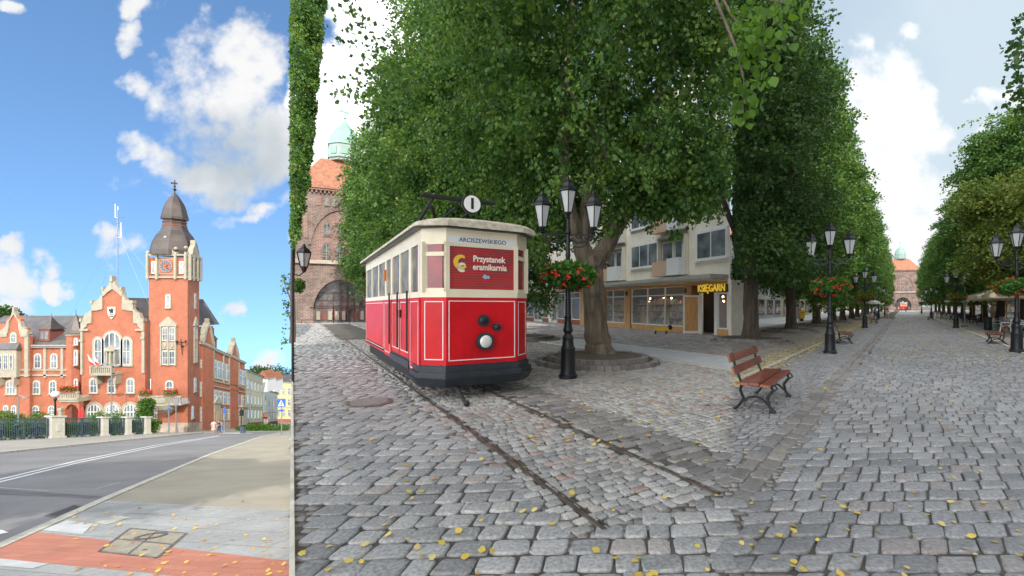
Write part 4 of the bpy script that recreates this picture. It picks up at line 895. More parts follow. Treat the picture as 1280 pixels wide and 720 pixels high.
def post(px, d, ytop, r=.05, m='greymetal', parent=None, n=6):
    c = gld(px, d); zt = EYE+(HY-ytop)*d/F; mb = MB(); mb.tube([(c.x,c.y,c.z-.05),(c.x,c.y,zt)], [r*1.3,r], n); return mb.build('post', m, parent), Vector((c.x,c.y,zt))
def rectpx(mb, px0, px1, y0, y1, d, th=.04): mb.prism([at(px0,y1,d),at(px1,y1,d),at(px1,y0,d),at(px0,y0,d)], (0,th,0)); return mb
for px, d, yt, arms, lab in ((23,56,494,((32,497),),'thin grey street lamp with one arm before the left gable'),(139.5,56,455,((131,455.5),(147,457)),'tall thin street lamp with two heads before the central balcony'),(313,74,482,((300,482),),'slim grey street lamp before the cream house')):
    t = thing('street_lamp', lab, 'street lamp', gld(px,d), 0, 'grey street lamps'); _, p = post(px, d, yt, .06, 'greymetal', t)
    for ax_, ay_ in arms:
        q = at(ax_, ay_, d); mb = MB(); mb.tube([p, q], .035, 5); mb.build('arm', 'greymetal', t); mb = MB(); mb.box(q, (.7,.3,.14)); mb.build('lamp_head', 'greymetal', t)
t = thing('street_sign', 'grey pole with small blue plate before the tower plinth', 'sign', gld(211,56)); post(211,56,500,.05,'greymetal',t); rectpx(MB(),209.8,212.6,509.5,513,55.9).build('sign_plate','bluesign',t)
t = thing('street_sign', 'grey pole by the tower with a sign seen from behind and a flat board', 'sign', gld(220,55)); post(220,55,497,.05,'greymetal',t)
rectpx(MB(),217.5,223,498.5,506,54.9).build('sign_plate','greymetal',t); mb = rectpx(MB(),227,235,497.5,504,54.9); mb.prism([at(220,501,54.95),at(228,501,54.95),at(228,500,54.95),at(220,500,54.95)],(0,.03,0)); mb.build('board','greymetal',t)
t = thing('street_sign', 'grey pole with a blue plate beside the two walkers at the corner', 'sign', gld(280.5,57)); post(280.5,57,509,.05,'greymetal',t); rectpx(MB(),279.2,281.8,510,517,56.9).build('sign_plate','bluesign',t)
t = thing('traffic_light', 'dark traffic light on a post at the end of the hall', 'traffic light', gld(301.5,62)); post(301.5,62,510,.07,'blackmetal',t); rectpx(MB(),299.5,303,512.5,520,61.8,.25).build('signal_head','black',t)
t = thing('litter_bin', 'small dark round litter bin on the corner near the traffic light', 'bin', gld(303.5,57)); c = gld(303.5,57); mb = MB(); mb.lathe([(.26,0),(.3,.1),(.3,.85),(.33,.9)], c, 12); mb.build('body','darkrail',t); mb = MB(); mb.lathe([(.33,.9),(.2,1.02),(.02,1.05)], c, 12); mb.build('lid','blackmetal',t)
t = thing('crossing_sign', 'blue pedestrian crossing sign on a grey pole at the right of the street', 'sign', gld(352,52)); post(352,52,498,.05,'greymetal',t)
s_ = rectpx(MB(),346,356.8,498.7,508.4,51.9).build('sign_plate','bluesign',t)
mb = MB(); mb.prism([at(347.6,507.3,51.88),at(355.2,507.3,51.88),at(351.4,500,51.88)],(0,.015,0)); mb.build('white_triangle','whiteframe',s_)
mb = MB()
for pts in ([(350.7,501.9),(351.9,501.9),(351.9,503),(350.7,503)],[(350.9,503),(352,503),(351.8,505),(350.6,505)],[(350.6,505),(351.2,505),(350.2,507),(349.6,507)],[(351.3,505),(351.9,505),(353,507),(352.4,507)]): mb.prism([at(x,y,51.86) for x,y in pts],(0,.015,0))
mb.build('walking_figure','black',s_); rectpx(MB(),349,354.4,512,514.4,51.9).build('street_name_plate','bluesign',t)
t = thing('crosswalk_barrier', 'low grey barrier posts by the white house', 'barrier', gld(344,66))
mb = MB()
for px in (340,344,348): c = gld(px,66); mb.tube([c,c+Vector((0,0,1))], .05, 6)
mb.build('post','greymetal',t)
# ================================================================== PLAZA ground
def pxy(x, y, z=0): return CX+F*x/y, HY+F*(EYE-z)/y
def inpoly(px, py, poly):
    c = np.zeros(px.shape, bool); n = len(poly)
    for i in range(n):
        x0, y0 = poly[i]; x1, y1 = poly[(i+1)%n]
        if y0 == y1: continue
        k = ((y0 > py) != (y1 > py)) & (px < (x1-x0)*(py-y0)/(y1-y0)+x0); c ^= k
    return c
TV, TA = np.array([.851,.525]), np.array([-.525,.851])       # across / along the tram track
PV, PA = np.array([.807,-.591]), np.array([.591,.807])       # across / along the promenade
BX = (916.0-CX)/F
plz = MB(); B0, B1 = 1.0, 3000
plz.add([(.0,0,-.018),(0,-60,-.018),(3500,-60,-.018),(3500,3000,-.018),(EU*3000,3000,-.018)], [(0,1,2,3,4)]); struct(plz.build('plaza_ground', 'joint'))
wallm = MB(); e0, e1 = Vector((EU*.8-.02,.8,0)), Vector((EU*52-.02,52,0)); ev = (e1-e0).normalized(); en = Vector((ev.y,-ev.x,0))
for i in range(52):
    a, b2 = e0.lerp(e1,i/52), e0.lerp(e1,(i+1)/52); zb_ = TL(b2.y)-.3
    wallm.prism([(a.x,a.y,zb_),(b2.x,b2.y,zb_),(b2.x+en.x*.03,b2.y+en.y*.03,zb_),(a.x+en.x*.03,a.y+en.y*.03,zb_)], (0,0,-zb_+.015))
tr_ = wallm.build('retaining_wall', 'kerb'); tag(tr_, 'long pale granite retaining wall edge where the cobbles stop above the sunlit street', 'wall')

def stones(name, ea, eb, wa, wb, ra, rb, zone, m, lod=0, gap=.014, jit=.10, z=0.0, seed=1, wvar=.28, zvar=.006, parent=None):
    """rows run along ea; wa stone length, wb row depth; ra/rb ranges of the two coordinates"""
    rng = np.random.default_rng(seed); ea = np.array(ea, float); eb = np.array(eb, float); A = []; Bc = []; Wd = []
    nb = int((rb[1]-rb[0])/wb)
    for j in range(nb):
        b0 = rb[0]+(j+.5)*wb; n = int((ra[1]-ra[0])/wa*1.1)+2; w = wa*rng.uniform(1-wvar, 1+wvar, n); e = np.cumsum(w)+ra[0]-rng.uniform(0, wa)
        c = e-w/2; A.append(c); Bc.append(np.full(n, b0)); Wd.append(w)
    A = np.concatenate(A); Bc = np.concatenate(Bc); Wd = np.concatenate(Wd)
    Bw = Bc+wb*.09*np.sin(A*1.1+Bc*.25)+wb*.07*np.sin(A*3.3+Bc*1.3)
    X = A*ea[0]+Bw*eb[0]; Y = A*ea[1]+Bw*eb[1]
    k = (Y > .6)&zone(X, Y); A, Bw, Wd, X, Y = A[k], Bw[k], Wd[k], X[k], Y[k]; n = len(A)
    if n == 0: return None
    hx = (Wd-gap)/2; hy = (wb-gap)/2*rng.uniform(.88,1.04,n); cx_ = .24
    base = np.array([(-1,-1+cx_),(-1+cx_,-1),(1-cx_,-1),(1,-1+cx_),(1,1-cx_),(1-cx_,1),(-1+cx_,1),(-1,1-cx_)]) if not lod else np.array([(-1,-1),(1,-1),(1,1),(-1,1)], float)
    kk_ = len(base); pj = base[None]+rng.uniform(-jit,jit,(n,kk_,2)) if not lod else base[None]+rng.uniform(-jit,jit,(n,kk_,2))*.7
    zt = rng.uniform(-zvar, zvar, n)+z; rings = []
    hmin = np.minimum(hx,hy)[:,None]
    for ins, dz in (((0,-.021),(.01,-.006),(.06,-.001),(.22,.002)) if not lod else ((0,-.019),(.08,0.0))):
        a = pj[:,:,0]*(hx[:,None]-ins*hmin); b = pj[:,:,1]*(hy[:,None]-ins*hmin)
        tz = zt[:,None]+dz+(a*rng.normal(0,.02,(n,1))+b*rng.normal(0,.02,(n,1)) if dz > -.013 else 0)
        rings.append(np.stack([X[:,None]+a*ea[0]+b*eb[0], Y[:,None]+a*ea[1]+b*eb[1], tz+np.zeros_like(a)], 2))
    V = np.concatenate(rings, 1); nv = V.shape[1]; q = []
    for r in range(len(rings)-1): q += [(r*kk_+i, r*kk_+(i+1)%kk_, (r+1)*kk_+(i+1)%kk_, (r+1)*kk_+i) for i in range(kk_)]
    t = (len(rings)-1)*kk_; q += [(t,t+1,t+2,t+3)] if lod else [(t,t+1,t+2,t+3),(t,t+3,t+4,t+7),(t+4,t+5,t+6,t+7)]
    Q = (np.arange(n)[:,None,None]*nv+np.array(q)[None]).reshape(-1,4)
    o = npmesh(name, V.reshape(-1,3), Q, m, parent, smooth=not lod); 
    if not parent: o['kind'] = 'structure'
    return o
RING = [((.62,12.9),1.75)]                 # round planter rings on the plaza (centre, radius)
def lat(X,Y): return X*TV[0]+Y*TV[1]
def alo(X,Y): return X*TA[0]+Y*TA[1]
def pla(X,Y): return X*PV[0]+Y*PV[1]
def noring(X,Y):
    k = np.ones(X.shape, bool)
    for (c, r) in RING: k &= (X-c[0])**2+(Y-c[1])**2 > (r+.05)**2
    return k
def mid(X,Y): return (X-EU*Y > .10)&(X/Y < BX)
def trackz(X,Y): l = lat(X,Y); return (alo(X,Y) > 2.62)&(l > 1.64)&(l < 3.17)
def darkz(X,Y): l = lat(X,Y); return (alo(X,Y) > 2.75)&(l >= 3.17)&(l < 3.95)
def fanz(X,Y): l = lat(X,Y); return (l >= 3.95)&(alo(X,Y) > 2.6)&(X/Y < BX-.0)
def bigmid(X,Y): return mid(X,Y)&~trackz(X,Y)&~darkz(X,Y)&~fanz(X,Y)&noring(X,Y)
def d2(X,Y): return Y
stones('cobblestones', (1,.02), (.12,1), .215, .2, (-12,8), (.5,11), bigmid, 'sett', seed=3)
stones('cobblestones', (1,.02), (.12,1), .22, .21, (-34,8), (11,46), bigmid, 'sett', lod=1, seed=4)
stones('track_setts', tuple(TV), tuple(TA), .135, .12, (1.6,3.2), (2.65,9), lambda X,Y: trackz(X,Y)&(np.abs(lat(X,Y)-1.88) > .03)&(np.abs(lat(X,Y)-3.04) > .03), 'settwarm', seed=5, jit=.16, gap=.014)
stones('track_setts', tuple(TV), tuple(TA), .14, .13, (1.7,3.2), (9,24), trackz, 'settwarm', lod=1, seed=6)
stones('track_slabs', tuple(TV), tuple(TA), .27, .17, (3.18,3.95), (2.7,20), lambda X,Y: darkz(X,Y)&mid(X,Y), 'settdark', seed=7, jit=.06, wvar=.15)
def seamz(X,Y):
    l, a, p = lat(X,Y), alo(X,Y), pla(X,Y); e = X-EU*Y; b = X-BX*Y
    return (Y < 12)&(((e > .035)&(e < .2)&(l < 1.6)) | ((np.abs(a-2.66) < .17)&(l > 1.5)&(l < 4.3)) | ((np.abs(b) < .16)&(p < 3)) | ((np.abs(p+1.15) < .32)&(b > 0)) | ((np.abs(l-1.64) < .1)&(a > 2.5)) | ((np.abs(l-3.95) < .1)&(a > 2.6)&(b < 0)) | ((np.abs(a-2.6) < .2)&(l > 3.9)&(b < .1)))
stones('seam_setts', (1,.05), (.1,1), .10, .09, (-12,14), (.7,12), seamz, 'settdark', lod=1, seed=31, jit=.2, gap=.012, z=-.009)
# fan laid small setts
stones('small_setts', (.8,.6), (-.6,.8), .118, .112, (-4,22), (-2,12.5), lambda X,Y: fanz(X,Y)&noring(X,Y)&(lat(X,Y) < 9.15)&(Y < 12.5), 'settwarm', seed=8, jit=.2, gap=.014, zvar=.004)
stones('small_setts', (.8,.6), (-.6,.8), .16, .15, (-30,30), (-2,60), lambda X,Y: fanz(X,Y)&noring(X,Y)&(lat(X,Y) < 9.15)&(Y >= 12.5)&(Y < 46)&mid(X,Y), 'settwarm', lod=1, seed=9, jit=.2)
# pale path, kerb and mosaic pavement in front of the shops
def strip(name, l0, l1, a0, a1, z, m, V_, A_, th=None, clip=None):
    pts = [(l0,a0),(l1,a0),(l1,a1),(l0,a1)]; P = [(V_[0]*l+A_[0]*a, V_[1]*l+A_[1]*a) for l, a in pts]
    if clip is not None:   # cut by the line x = clip*y keeping the smaller side
        out = []
        for i in range(4):
            p, q = P[i], P[(i+1)%4]; fp, fq = p[0]-clip[0]*p[1], q[0]-clip[0]*q[1]; s = clip[1]
            if fp*s <= 0: out.append(p)
            if (fp < 0) != (fq < 0): t = fp/(fp-fq); out.append((p[0]+(q[0]-p[0])*t, p[1]+(q[1]-p[1])*t))
        P = out
    mb = MB()
    if th: mb.prism([(x,y,z-th) for x,y in P], (0,0,th))
    else: mb.add([(x,y,z) for x,y in P], [tuple(range(len(P)))])
    return struct(mb.build(name, m))
strip('kerb', 9.15, 9.3, -5, 70, .03, 'kerb', TV, TA, .06, (BX,1)); strip('pavement', 9.3, 11.3, -5, 70, .02, 'slab', TV, TA, .05, (BX,1)); strip('kerb', 11.3, 11.45, -5, 70, .035, 'kerb', TV, TA, .06, (BX,1))
stones('mosaic_pavement', (.9,.43), (-.43,.9), .26, .24, (-20,30), (0,60), lambda X,Y: mid(X,Y)&(lat(X,Y) > 11.5)&(lat(X,Y) < 24.5)&(Y < 62), 'settwarm', lod=1, seed=10, jit=.25)
strip('plaza_ground', -12, 9.1, 46, 400, -.008, 'farsett', TV, TA, None, (EU+.004,-1))
# promenade
def rz_(X,Y): return X/Y >= BX
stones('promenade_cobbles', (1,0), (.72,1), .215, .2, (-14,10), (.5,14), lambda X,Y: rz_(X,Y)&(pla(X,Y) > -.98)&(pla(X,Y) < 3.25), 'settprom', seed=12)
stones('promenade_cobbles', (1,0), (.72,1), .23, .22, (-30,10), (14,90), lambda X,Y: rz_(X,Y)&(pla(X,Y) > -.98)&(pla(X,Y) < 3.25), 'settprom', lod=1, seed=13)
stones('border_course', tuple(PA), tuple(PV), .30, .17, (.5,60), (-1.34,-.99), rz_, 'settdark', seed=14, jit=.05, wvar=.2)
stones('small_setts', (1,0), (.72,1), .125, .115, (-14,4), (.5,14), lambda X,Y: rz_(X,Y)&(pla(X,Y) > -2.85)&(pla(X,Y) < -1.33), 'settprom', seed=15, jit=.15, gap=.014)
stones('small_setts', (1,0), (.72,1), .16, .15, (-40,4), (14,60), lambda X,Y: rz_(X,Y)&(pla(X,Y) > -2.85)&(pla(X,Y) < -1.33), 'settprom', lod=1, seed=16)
strip('promenade_ground', -1.3, 3.2, 88, 230, -.005, 'farsett', PV, PA)
strip('kerb', -3.0, -2.87, 5, 200, .01, 'kerb', PV, PA, .05, (BX,-1)); strip('gravel_verge', -9, -3.0, 5, 230, .002, 'dirt', PV, PA, None, (BX,-1)); strip('pavement', -16, -9, 10, 230, .0, 'slab', PV, PA, None, (BX,-1))
strip('kerb', 3.27, 3.42, 2, 200, .02, 'kerb', PV, PA, .06); strip('cafe_paving', 3.42, 5.2, 2, 230, -.004, 'dirt', PV, PA); strip('cafe_paving', 5.2, 18, 2, 230, -.0, 'farsett', PV, PA)
# rails
def rail(l, lab, a0=2.62, a1=26):
    t = thing('tram_rail', lab, 'rail', (TV[0]*l+TA[0]*a0, TV[1]*l+TA[1]*a0, 0), 0, 'tram rails set in the setts')
    def bar(l0, l1, z0, z1):
        mb = MB(); P = [(TV[0]*q+TA[0]*a, TV[1]*q+TA[1]*a, z0) for q, a in ((l0,a0),(l1,a0),(l1,a1),(l0,a1))]; mb.prism(P, (0,0,z1-z0)); return mb
    bar(l-.032,l+.006,-.05,.010).build('rail_head','steel',t); bar(l+.006,l+.03,-.05,-.008).build('groove','tramblack',t); bar(l+.03,l+.042,-.05,.006).build('guard_lip','steel',t); return t
rail(1.87, 'rusty grooved tram rail ending nearest the camera left of the other'); rail(3.04, 'rusty grooved tram rail further right ending beside the dark slabs')
# manhole in the plaza
c = gp(462,503.5); t = thing('manhole_cover', 'round flush manhole cover among the cobbles left of the tram', 'manhole cover', c)
mb = MB(); mb.lathe([(.36,-.02),(.36,.012),(.30,.014)], (c.x,c.y,0), 28); mb.build('frame','steel',t); mb = MB(); mb.lathe([(.29,-.02),(.29,.020)], (c.x,c.y,0), 28); mb.build('lid','settdark',t)

# ================================================================== TRAM
def make_tram():
    W, L = 1.98, 8.0
    t = thing('tram', 'red and cream vintage tram car with number 1 disc on its roof', 'tram', (0,0,0))
    hw = W/2; fx = .655; ch = .20     # front panel half width; chamfer depth
    def outline(e=0.0, y1=L): return [(-fx-e*.4,-ch-e),(fx+e*.4,-ch-e),(hw+e,.10),(hw+e,y1-.3+e),(fx,y1+ch+e*.5),(-fx,y1+ch+e*.5),(-hw-e,y1-.3+e),(-hw-e,.10)]
    def pr(mb, z0, z1, e=0.0): mb.prism([(x,y,z0) for x,y in outline(e)], (0,0,z1-z0)); return mb
    mb = MB(); pr(mb, .58, 1.76); body = mb.build('body','tramred',t)
    # door bays stand back: shown by darker reveals and black handrails, lower skirt panels
    mb = MB(); mb.prism([(x,y,.50) for x,y in outline(.012)], (0,0,.09)); mb.build('sill','tramblack',t)
    # bumper: two tapered tiers
    mb = MB(); o1 = outline(.06); o2 = outline(.12)
    def tier(z0,z1,ea,eb):
        A = [(x,y,z0) for x,y in outline(ea)][:4]+[(hw+ea,.55,z0),(-hw-ea,.55,z0),(-hw-ea,.10,z0)]
        a = [(-fx-ea*.4,-ch-ea,z0),(fx+ea*.4,-ch-ea,z0),(hw+ea,.10,z0),(hw+ea,.62,z0),(-hw-ea,.62,z0),(-hw-ea,.10,z0)]
        b = [(-fx-eb*.4,-ch-eb,z1),(fx+eb*.4,-ch-eb,z1),(hw+eb,.10,z1),(hw+eb,.62,z1),(-hw-eb,.62,z1),(-hw-eb,.10,z1)]
        mb.add(a+b, [tuple(range(5,-1,-1)),tuple(range(6,12))]+[(i,(i+1)%6,6+(i+1)%6,6+i) for i in range(6)])
    tier(.47,.57,.05,.05); tier(.38,.47,.10,.10); tier(.22,.38,.04,.15); mb.build('bumper','tramblack',t)
    mb = MB(); mb.prism([(-hw+.1,.9,.16),(hw-.1,.9,.16),(hw-.1,L-.4,.16),(-hw+.1,L-.4,.16)], (0,0,.35)); mb.build('underframe','black',t)
    for sy in (2.2, 5.4):
        for sx_ in (-1,1):
            mb = MB(); R = Matrix.Rotation(math.pi/2,3,'Y')
            mb.lathe([(.36,-.05),(.38,-.03),(.36,.05)], (0,0,0), 18); mb.v = [tuple(R@Vector(v)+Vector((sx_*.59,sy,.37))) for v in mb.v]; mb.build('wheel','tramblack',t)
    # cream upper body: belt, posts, header
    mb = MB(); pr(mb, 1.76, 1.86, .012); mb.mi = 1; pr(mb, 1.735, 1.765, .018); mb.build('belt','tramcream',t) if 0 else None
    bl = MB(); pr(bl, 1.757, 1.86, .01); pr(bl, 2.70, 3.02, .004); bl.build('letter_board','tramcream',t)
    gl_ = MB(); pr(gl_, 1.85, 2.71, -.022); gl_.build('window_glass','tramglass',t)
    # front posts
    def pbx(c,sz,rz=0,nm='window_post'): q_ = MB(); q_.box(c,sz,rz); q_.build(nm,'tramcream',t)
    def post_(x,y,w_,d_,rz=0): pbx((x,y,2.28),(w_,d_,.86),rz)
    for sx_ in (-1,1):
        post_(sx_*(fx-.02),-ch+.03,.075,.09); post_(sx_*(hw-.05),.12,.12,.16)
    # side posts & rails
    ys = [.30,1.05,2.05,3.05,3.85,5.05,6.3,7.55]
    for sx_ in (-1,1):
        for y in ys: post_(sx_*(hw-.015),y,.045,.12 if y not in (1.05,3.05,3.85) else .20)
    pbx((0,-ch+.03,2.68),(2*fx,.07,.08),0,'window_rail'); pbx((0,-ch+.03,1.87),(2*fx,.07,.06),0,'window_rail')
    # rear
    for sx_ in (-1,1): post_(sx_*(fx-.03),L+ch-.03,.1,.09)
    # chamfer panes: transom bar
    ang = math.atan2(ch+.10, hw-fx)
    for sx_ in (-1,1):
        for z_ in (2.50,2.70,1.88): pbx((sx_*(fx+hw)/2,-.03,z_),(.40,.05,.07),sx_*ang,'window_rail')
    # front window: blind with lettering
    mb = MB(); mb.box((0,-ch+.017,2.28),(2*fx-.08,.006,.82)); fw_ = mb.build('front_window','tramblind',t)
    mb = MB(); 
    for i in range(16): mb.box((0,-ch+.0135,1.93+i*.045),(2*fx-.12,.002,.012))
    mb.build('blind_slats','tramred',fw_)
    text('lettering','Przystanek',.15,(.12,-ch+.010,2.44),(1,0,0),(0,0,1),'whiteletter',fw_,.002,bold=.004,sx=.92); text('lettering','eramikarnia',.15,(.135,-ch+.010,2.295),(1,0,0),(0,0,1),'whiteletter',fw_,.002,bold=.004,sx=.90)
    def arc(mb, cx_, cz, r0, r1, a0, a1, dx=0, n=18):
        P = [(cx_+r1*math.cos(a0+(a1-a0)*i/n), cz+r1*math.sin(a0+(a1-a0)*i/n)) for i in range(n+1)]; Qp = [(cx_+dx+r0*math.cos(a0+(a1-a0)*i/n), cz+r0*math.sin(a0+(a1-a0)*i/n)) for i in range(n,-1,-1)]
        Pn = P+Qp
        for i in range(n): mb.prism([(P[i][0],-ch+.0115,P[i][1]),(P[i+1][0],-ch+.0115,P[i+1][1]),(Qp[n-i-1][0],-ch+.0115,Qp[n-i-1][1]),(Qp[n-i][0],-ch+.0115,Qp[n-i][1])], (0,-.003,0))
    mb = MB(); arc(mb,-.40,2.37,.075,.13,1.0,5.6,.03); mb.build('emblem','yellowpaint',fw_)
    mb = MB(); arc(mb,-.38,2.28,.04,.085,.7,5.4,.015); mb.build('emblem','whiteletter',fw_)
    mb = MB(); mb.box((.04,-ch+.0115,2.13),(.07,.003,.07),R=Matrix.Rotation(.5,3,'Y')); mb.box((.1,-ch+.0115,2.12),(.05,.003,.05)); mb.build('sticker','sticker',fw_)
    # destination board
    mb = MB(); mb.box((0,-ch+.0,2.70+.055),(2*fx-.04,.02,.115)); db = mb.build('destination_board','whiteboard',t)
    text('lettering','ARCISZEWSKIEGO',.105,(0,-ch-.012,2.755),(1,0,0),(0,0,1),'bluetext',db,.002,bold=.001,sx=1.0)
    # pin-striped panels
    def panel(P0, xd, w_, z0, z1, name='panel', proud=.012):
        xd = Vector(xd).normalized(); nr = Vector((xd.y,-xd.x,0)); P0 = Vector(P0); b = MB(); k = .016
        def q(a0,a1,c0,c1,off): 
            b.prism([P0+xd*a0+Vector((0,0,c0))+nr*off, P0+xd*a1+Vector((0,0,c0))+nr*off, P0+xd*a1+Vector((0,0,c1))+nr*off, P0+xd*a0+Vector((0,0,c1))+nr*off], nr*.005)
        q(0,w_,z0,z0+k,0); q(0,w_,z1-k,z1,0); q(0,k,z0+k,z1-k,0); q(w_-k,w_,z0+k,z1-k,0); return b.build('pinstripe','line',body)
    panel((-fx+.04,-ch-.002,0),(1,0,0),2*fx-.08,.66,1.70)
    for sx_ in (-1,1):
        a = Vector((sx_*fx,-ch,0)); b_ = Vector((sx_*hw,.10,0)); 
        if sx_ > 0: xd = (b_-a).normalized(); P0 = a+xd*.05
        else: xd = (a-b_).normalized(); P0 = b_+xd*.05
        panel(P0+Vector((xd.y,-xd.x,0))*.002, xd, (b_-a).length-.10, .68, 1.69)
    # side skirts and doors (both sides)
    for sx_ in (-1,1):
        xx = sx_*hw
        def sk(y0,y1,z0,z1,name,m_,th=.02,par=t):
            mb = MB(); mb.box((xx+sx_*th/2,(y0+y1)/2,(z0+z1)/2),(th,y1-y0,z1-z0)); return mb.build(name,m_,par)
        sk(.2,1.02,.36,1.75,'side_panel','tramred'); sk(3.08,3.95,.44,1.75,'side_panel','tramred'); sk(3.97,7.6,.46,1.75,'side_panel','tramred',.012)
        for y0, y1 in ((1.12,2.02),(2.08,2.98)):
            d_ = sk(y0,y1,.62,1.75,'door','tramred',.012); mb = MB()
            for (c0,c1,e0,e1) in ((y0+.06,y1-.06,.70,.715),(y0+.06,y1-.06,1.675,1.69),(y0+.06,y0+.075,.715,1.675),(y1-.075,y1-.06,.715,1.675)): mb.box((xx+sx_*.017,(c0+c1)/2,(e0+e1)/2),(.006,c1-c0,e1-e0))
            mb.build('pinstripe','line',d_); mb = MB(); mb.box((xx+sx_*.03,y1-.12 if y0 < 2 else y0+.12,1.45),(.03,.09,.16)); mb.build('handle','black',d_)
        sk(1.0,3.06,.42,.56,'step','tramblack',.05)
        for (y0,y1,z0) in ((.28,.95,.46),(3.15,3.9,.52),(4.1,7.5,.55)):
            mb = MB()
            for (c0,c1,e0,e1) in ((y0,y1,z0,z0+.015),(y0,y1,1.68,1.695),(y0,y0+.015,z0,1.69),(y1-.015,y1,z0,1.69)): mb.box((xx+sx_*.024,(c0+c1)/2,(e0+e1)/2),(.006,c1-c0,e1-e0))
            mb.build('pinstripe','line',body)
        for y in (1.06,2.05,3.03): mb = MB(); mb.tube([(xx+sx_*.06,y,.75),(xx+sx_*.06,y,1.9)], .018, 6); mb.build('handrail','black',t)
        mb = MB(); mb.box((xx+sx_*.03,3.8,2.35),(.05,.09,.26)); mb.build('side_lamp','orangelamp',t)
        mb = MB()
        for y0,y1 in ((.2,.9),): mb.box((xx-sx_*.02,.36,2.3),(.012,.40,.8))
        mb.build('blind','tramblind',t)
    for sx_ in (-1,1): mb = MB(); mb.box((sx_*(fx+hw)/2,-.03,2.28),(.33,.012,.84),sx_*ang); mb.build('blind','tramblind',t)
    # roof: curved canvas with overhang, front hood
    mb = MB(); n = 12; secs = []
    ysr = [(-.42,.86,.62,-.02),(-.36,.96,.80,.0),(.05,1,1,0),(2,1,1,0),(L-2,1,1,0),(L-.05,1,1,0),(L+.36,.96,.8,0),(L+.42,.86,.62,-.02)]
    V = []
    for (y,wx,hh,dz) in ysr:
        yy0 = y
        for i in range(n+1):
            a = math.pi*i/n; x = -math.cos(a)*(hw+.15)*(wx if abs(y-L/2) > L/2-.01 and (y < 0 or y > L) else 1)
            fxk = max(0,(abs(x)-.7)/(hw-.5)); yo = y+(.30*fxk if y < 0 else (-.30*fxk if y > L else 0))
            V.append((x, yo, 3.0+dz+.13*hh*math.sin(a)**.8))
        for i in range(n+1):
            a = math.pi*i/n; x = V[len(V)-(n+1)+0][0] if 0 else -math.cos(a)*(hw+.15)*(wx if (y < 0 or y > L) else 1)
            fxk = max(0,(abs(x)-.7)/(hw-.5)); yo = y+(.30*fxk if y < 0 else (-.30*fxk if y > L else 0)); V.append((x,yo,2.965+dz))
    k = 2*(n+1); Fq = []
    for s_ in range(len(ysr)-1):
        for i in range(n): Fq.append((s_*k+i,s_*k+i+1,(s_+1)*k+i+1,(s_+1)*k+i)); Fq.append((s_*k+n+1+i,(s_+1)*k+n+1+i,(s_+1)*k+n+2+i,s_*k+n+2+i))
        Fq.append((s_*k,(s_+1)*k,(s_+1)*k+n+1,s_*k+n+1)); Fq.append((s_*k+n,s_*k+2*n+1,(s_+1)*k+2*n+1,(s_+1)*k+n))
    for s_ in (0,len(ysr)-1):
        for i in range(n): Fq.append((s_*k+i,s_*k+n+1+i,s_*k+n+2+i,s_*k+i+1))
    mb.add(V,Fq); rf_ = mb.build('roof','tramroof',t,smooth=math.radians(30))
    mb = MB(); pr(mb, 2.94, 2.965, .12); mb.build('roof_edge','tramblack',rf_)
    # clerestory with vents
    mb = MB(); mb.box((0,4.6,3.28),(1.0,4.4,.16)); mb.box((0,4.6,3.38),(1.12,4.6,.04)); mb.build('clerestory','tramblack',rf_)
    mb = MB()
    for i in range(9):
        for sx_ in (-1,1): mb.box((sx_*.503,2.7+i*.47,3.29),(.012,.36,.10))
    mb.build('vent','black',rf_)
    # number disc
    mb = MB(); R = Matrix.Rotation(math.pi/2,3,'X')
    def disc(r,y0,y1):
        b = MB(); b.lathe([(r,0),(r,y1-y0)],(0,0,0),28); b.v = [(v[0]-.2,-v[2]+y1-.20,v[1]+3.40) for v in b.v]; return b
    nd = disc(.175,-.0,.06).build('number_disc','black',t); disc(.148,-.012,.05).build('disc_face','whitedisc',nd)
    text('numeral','1',.25,(-.2,-.216,3.395),(1,0,0),(0,0,1),'black',nd,.002,bold=.012)
    # lights
    def lamp(x,z,r,dep,mname,nm,ringm='black'):
        b = MB(); b.lathe([(r,0),(r*1.02,dep*.6),(r*.9,dep)],(0,0,0),24); b.v = [(v[0]+x,-v[2]-ch,v[1]+z) for v in b.v]; o = b.build(nm,ringm,t)
        b = MB(); b.lathe([(r*.76,dep*.85),(r*.7,dep*1.15),(r*.4,dep*1.35),(.001,dep*1.42)],(0,0,0),24); b.v = [(v[0]+x,-v[2]-ch,v[1]+z) for v in b.v]; b.build('lens',mname,o,smooth=True)
        b = MB(); b.lathe([(r*.9,dep),(r*1.0,dep*1.03),(r*.78,dep*1.08)],(0,0,0),24); b.v = [(v[0]+x,-v[2]-ch,v[1]+z) for v in b.v]; b.build('rim','tramblack',o); return o
    lamp(.02,.98,.155,.09,'headlens','headlight'); lamp(.0,1.35,.105,.06,'blacklens','horn'); lamp(.24,1.23,.07,.08,'blacklens','coupling_socket')
    # pantograph
    pg = thing('pantograph', None, None, (0,0,0)); pg.parent = t
    for a, b_ in (((-.45,2.6,3.45),(-.35,3.9,3.50)),((.45,2.6,3.45),(.35,3.9,3.50)),((-.35,3.9,3.50),(-.5,1.3,3.78)),((.35,3.9,3.50),(.5,1.3,3.78)),((-.75,1.3,3.80),(.75,1.3,3.80)),((-.75,1.12,3.78),(.75,1.12,3.78)),((-.45,2.6,3.45),(.45,2.6,3.45)),((-.35,3.9,3.5),(.35,3.9,3.5)),((0,1.4,3.67),(0,3.9,3.5)),((-.5,1.5,3.66),(.35,3.9,3.5))):
        mb = MB(); mb.tube([a,b_], .034, 6); mb.build('arm','black',pg)
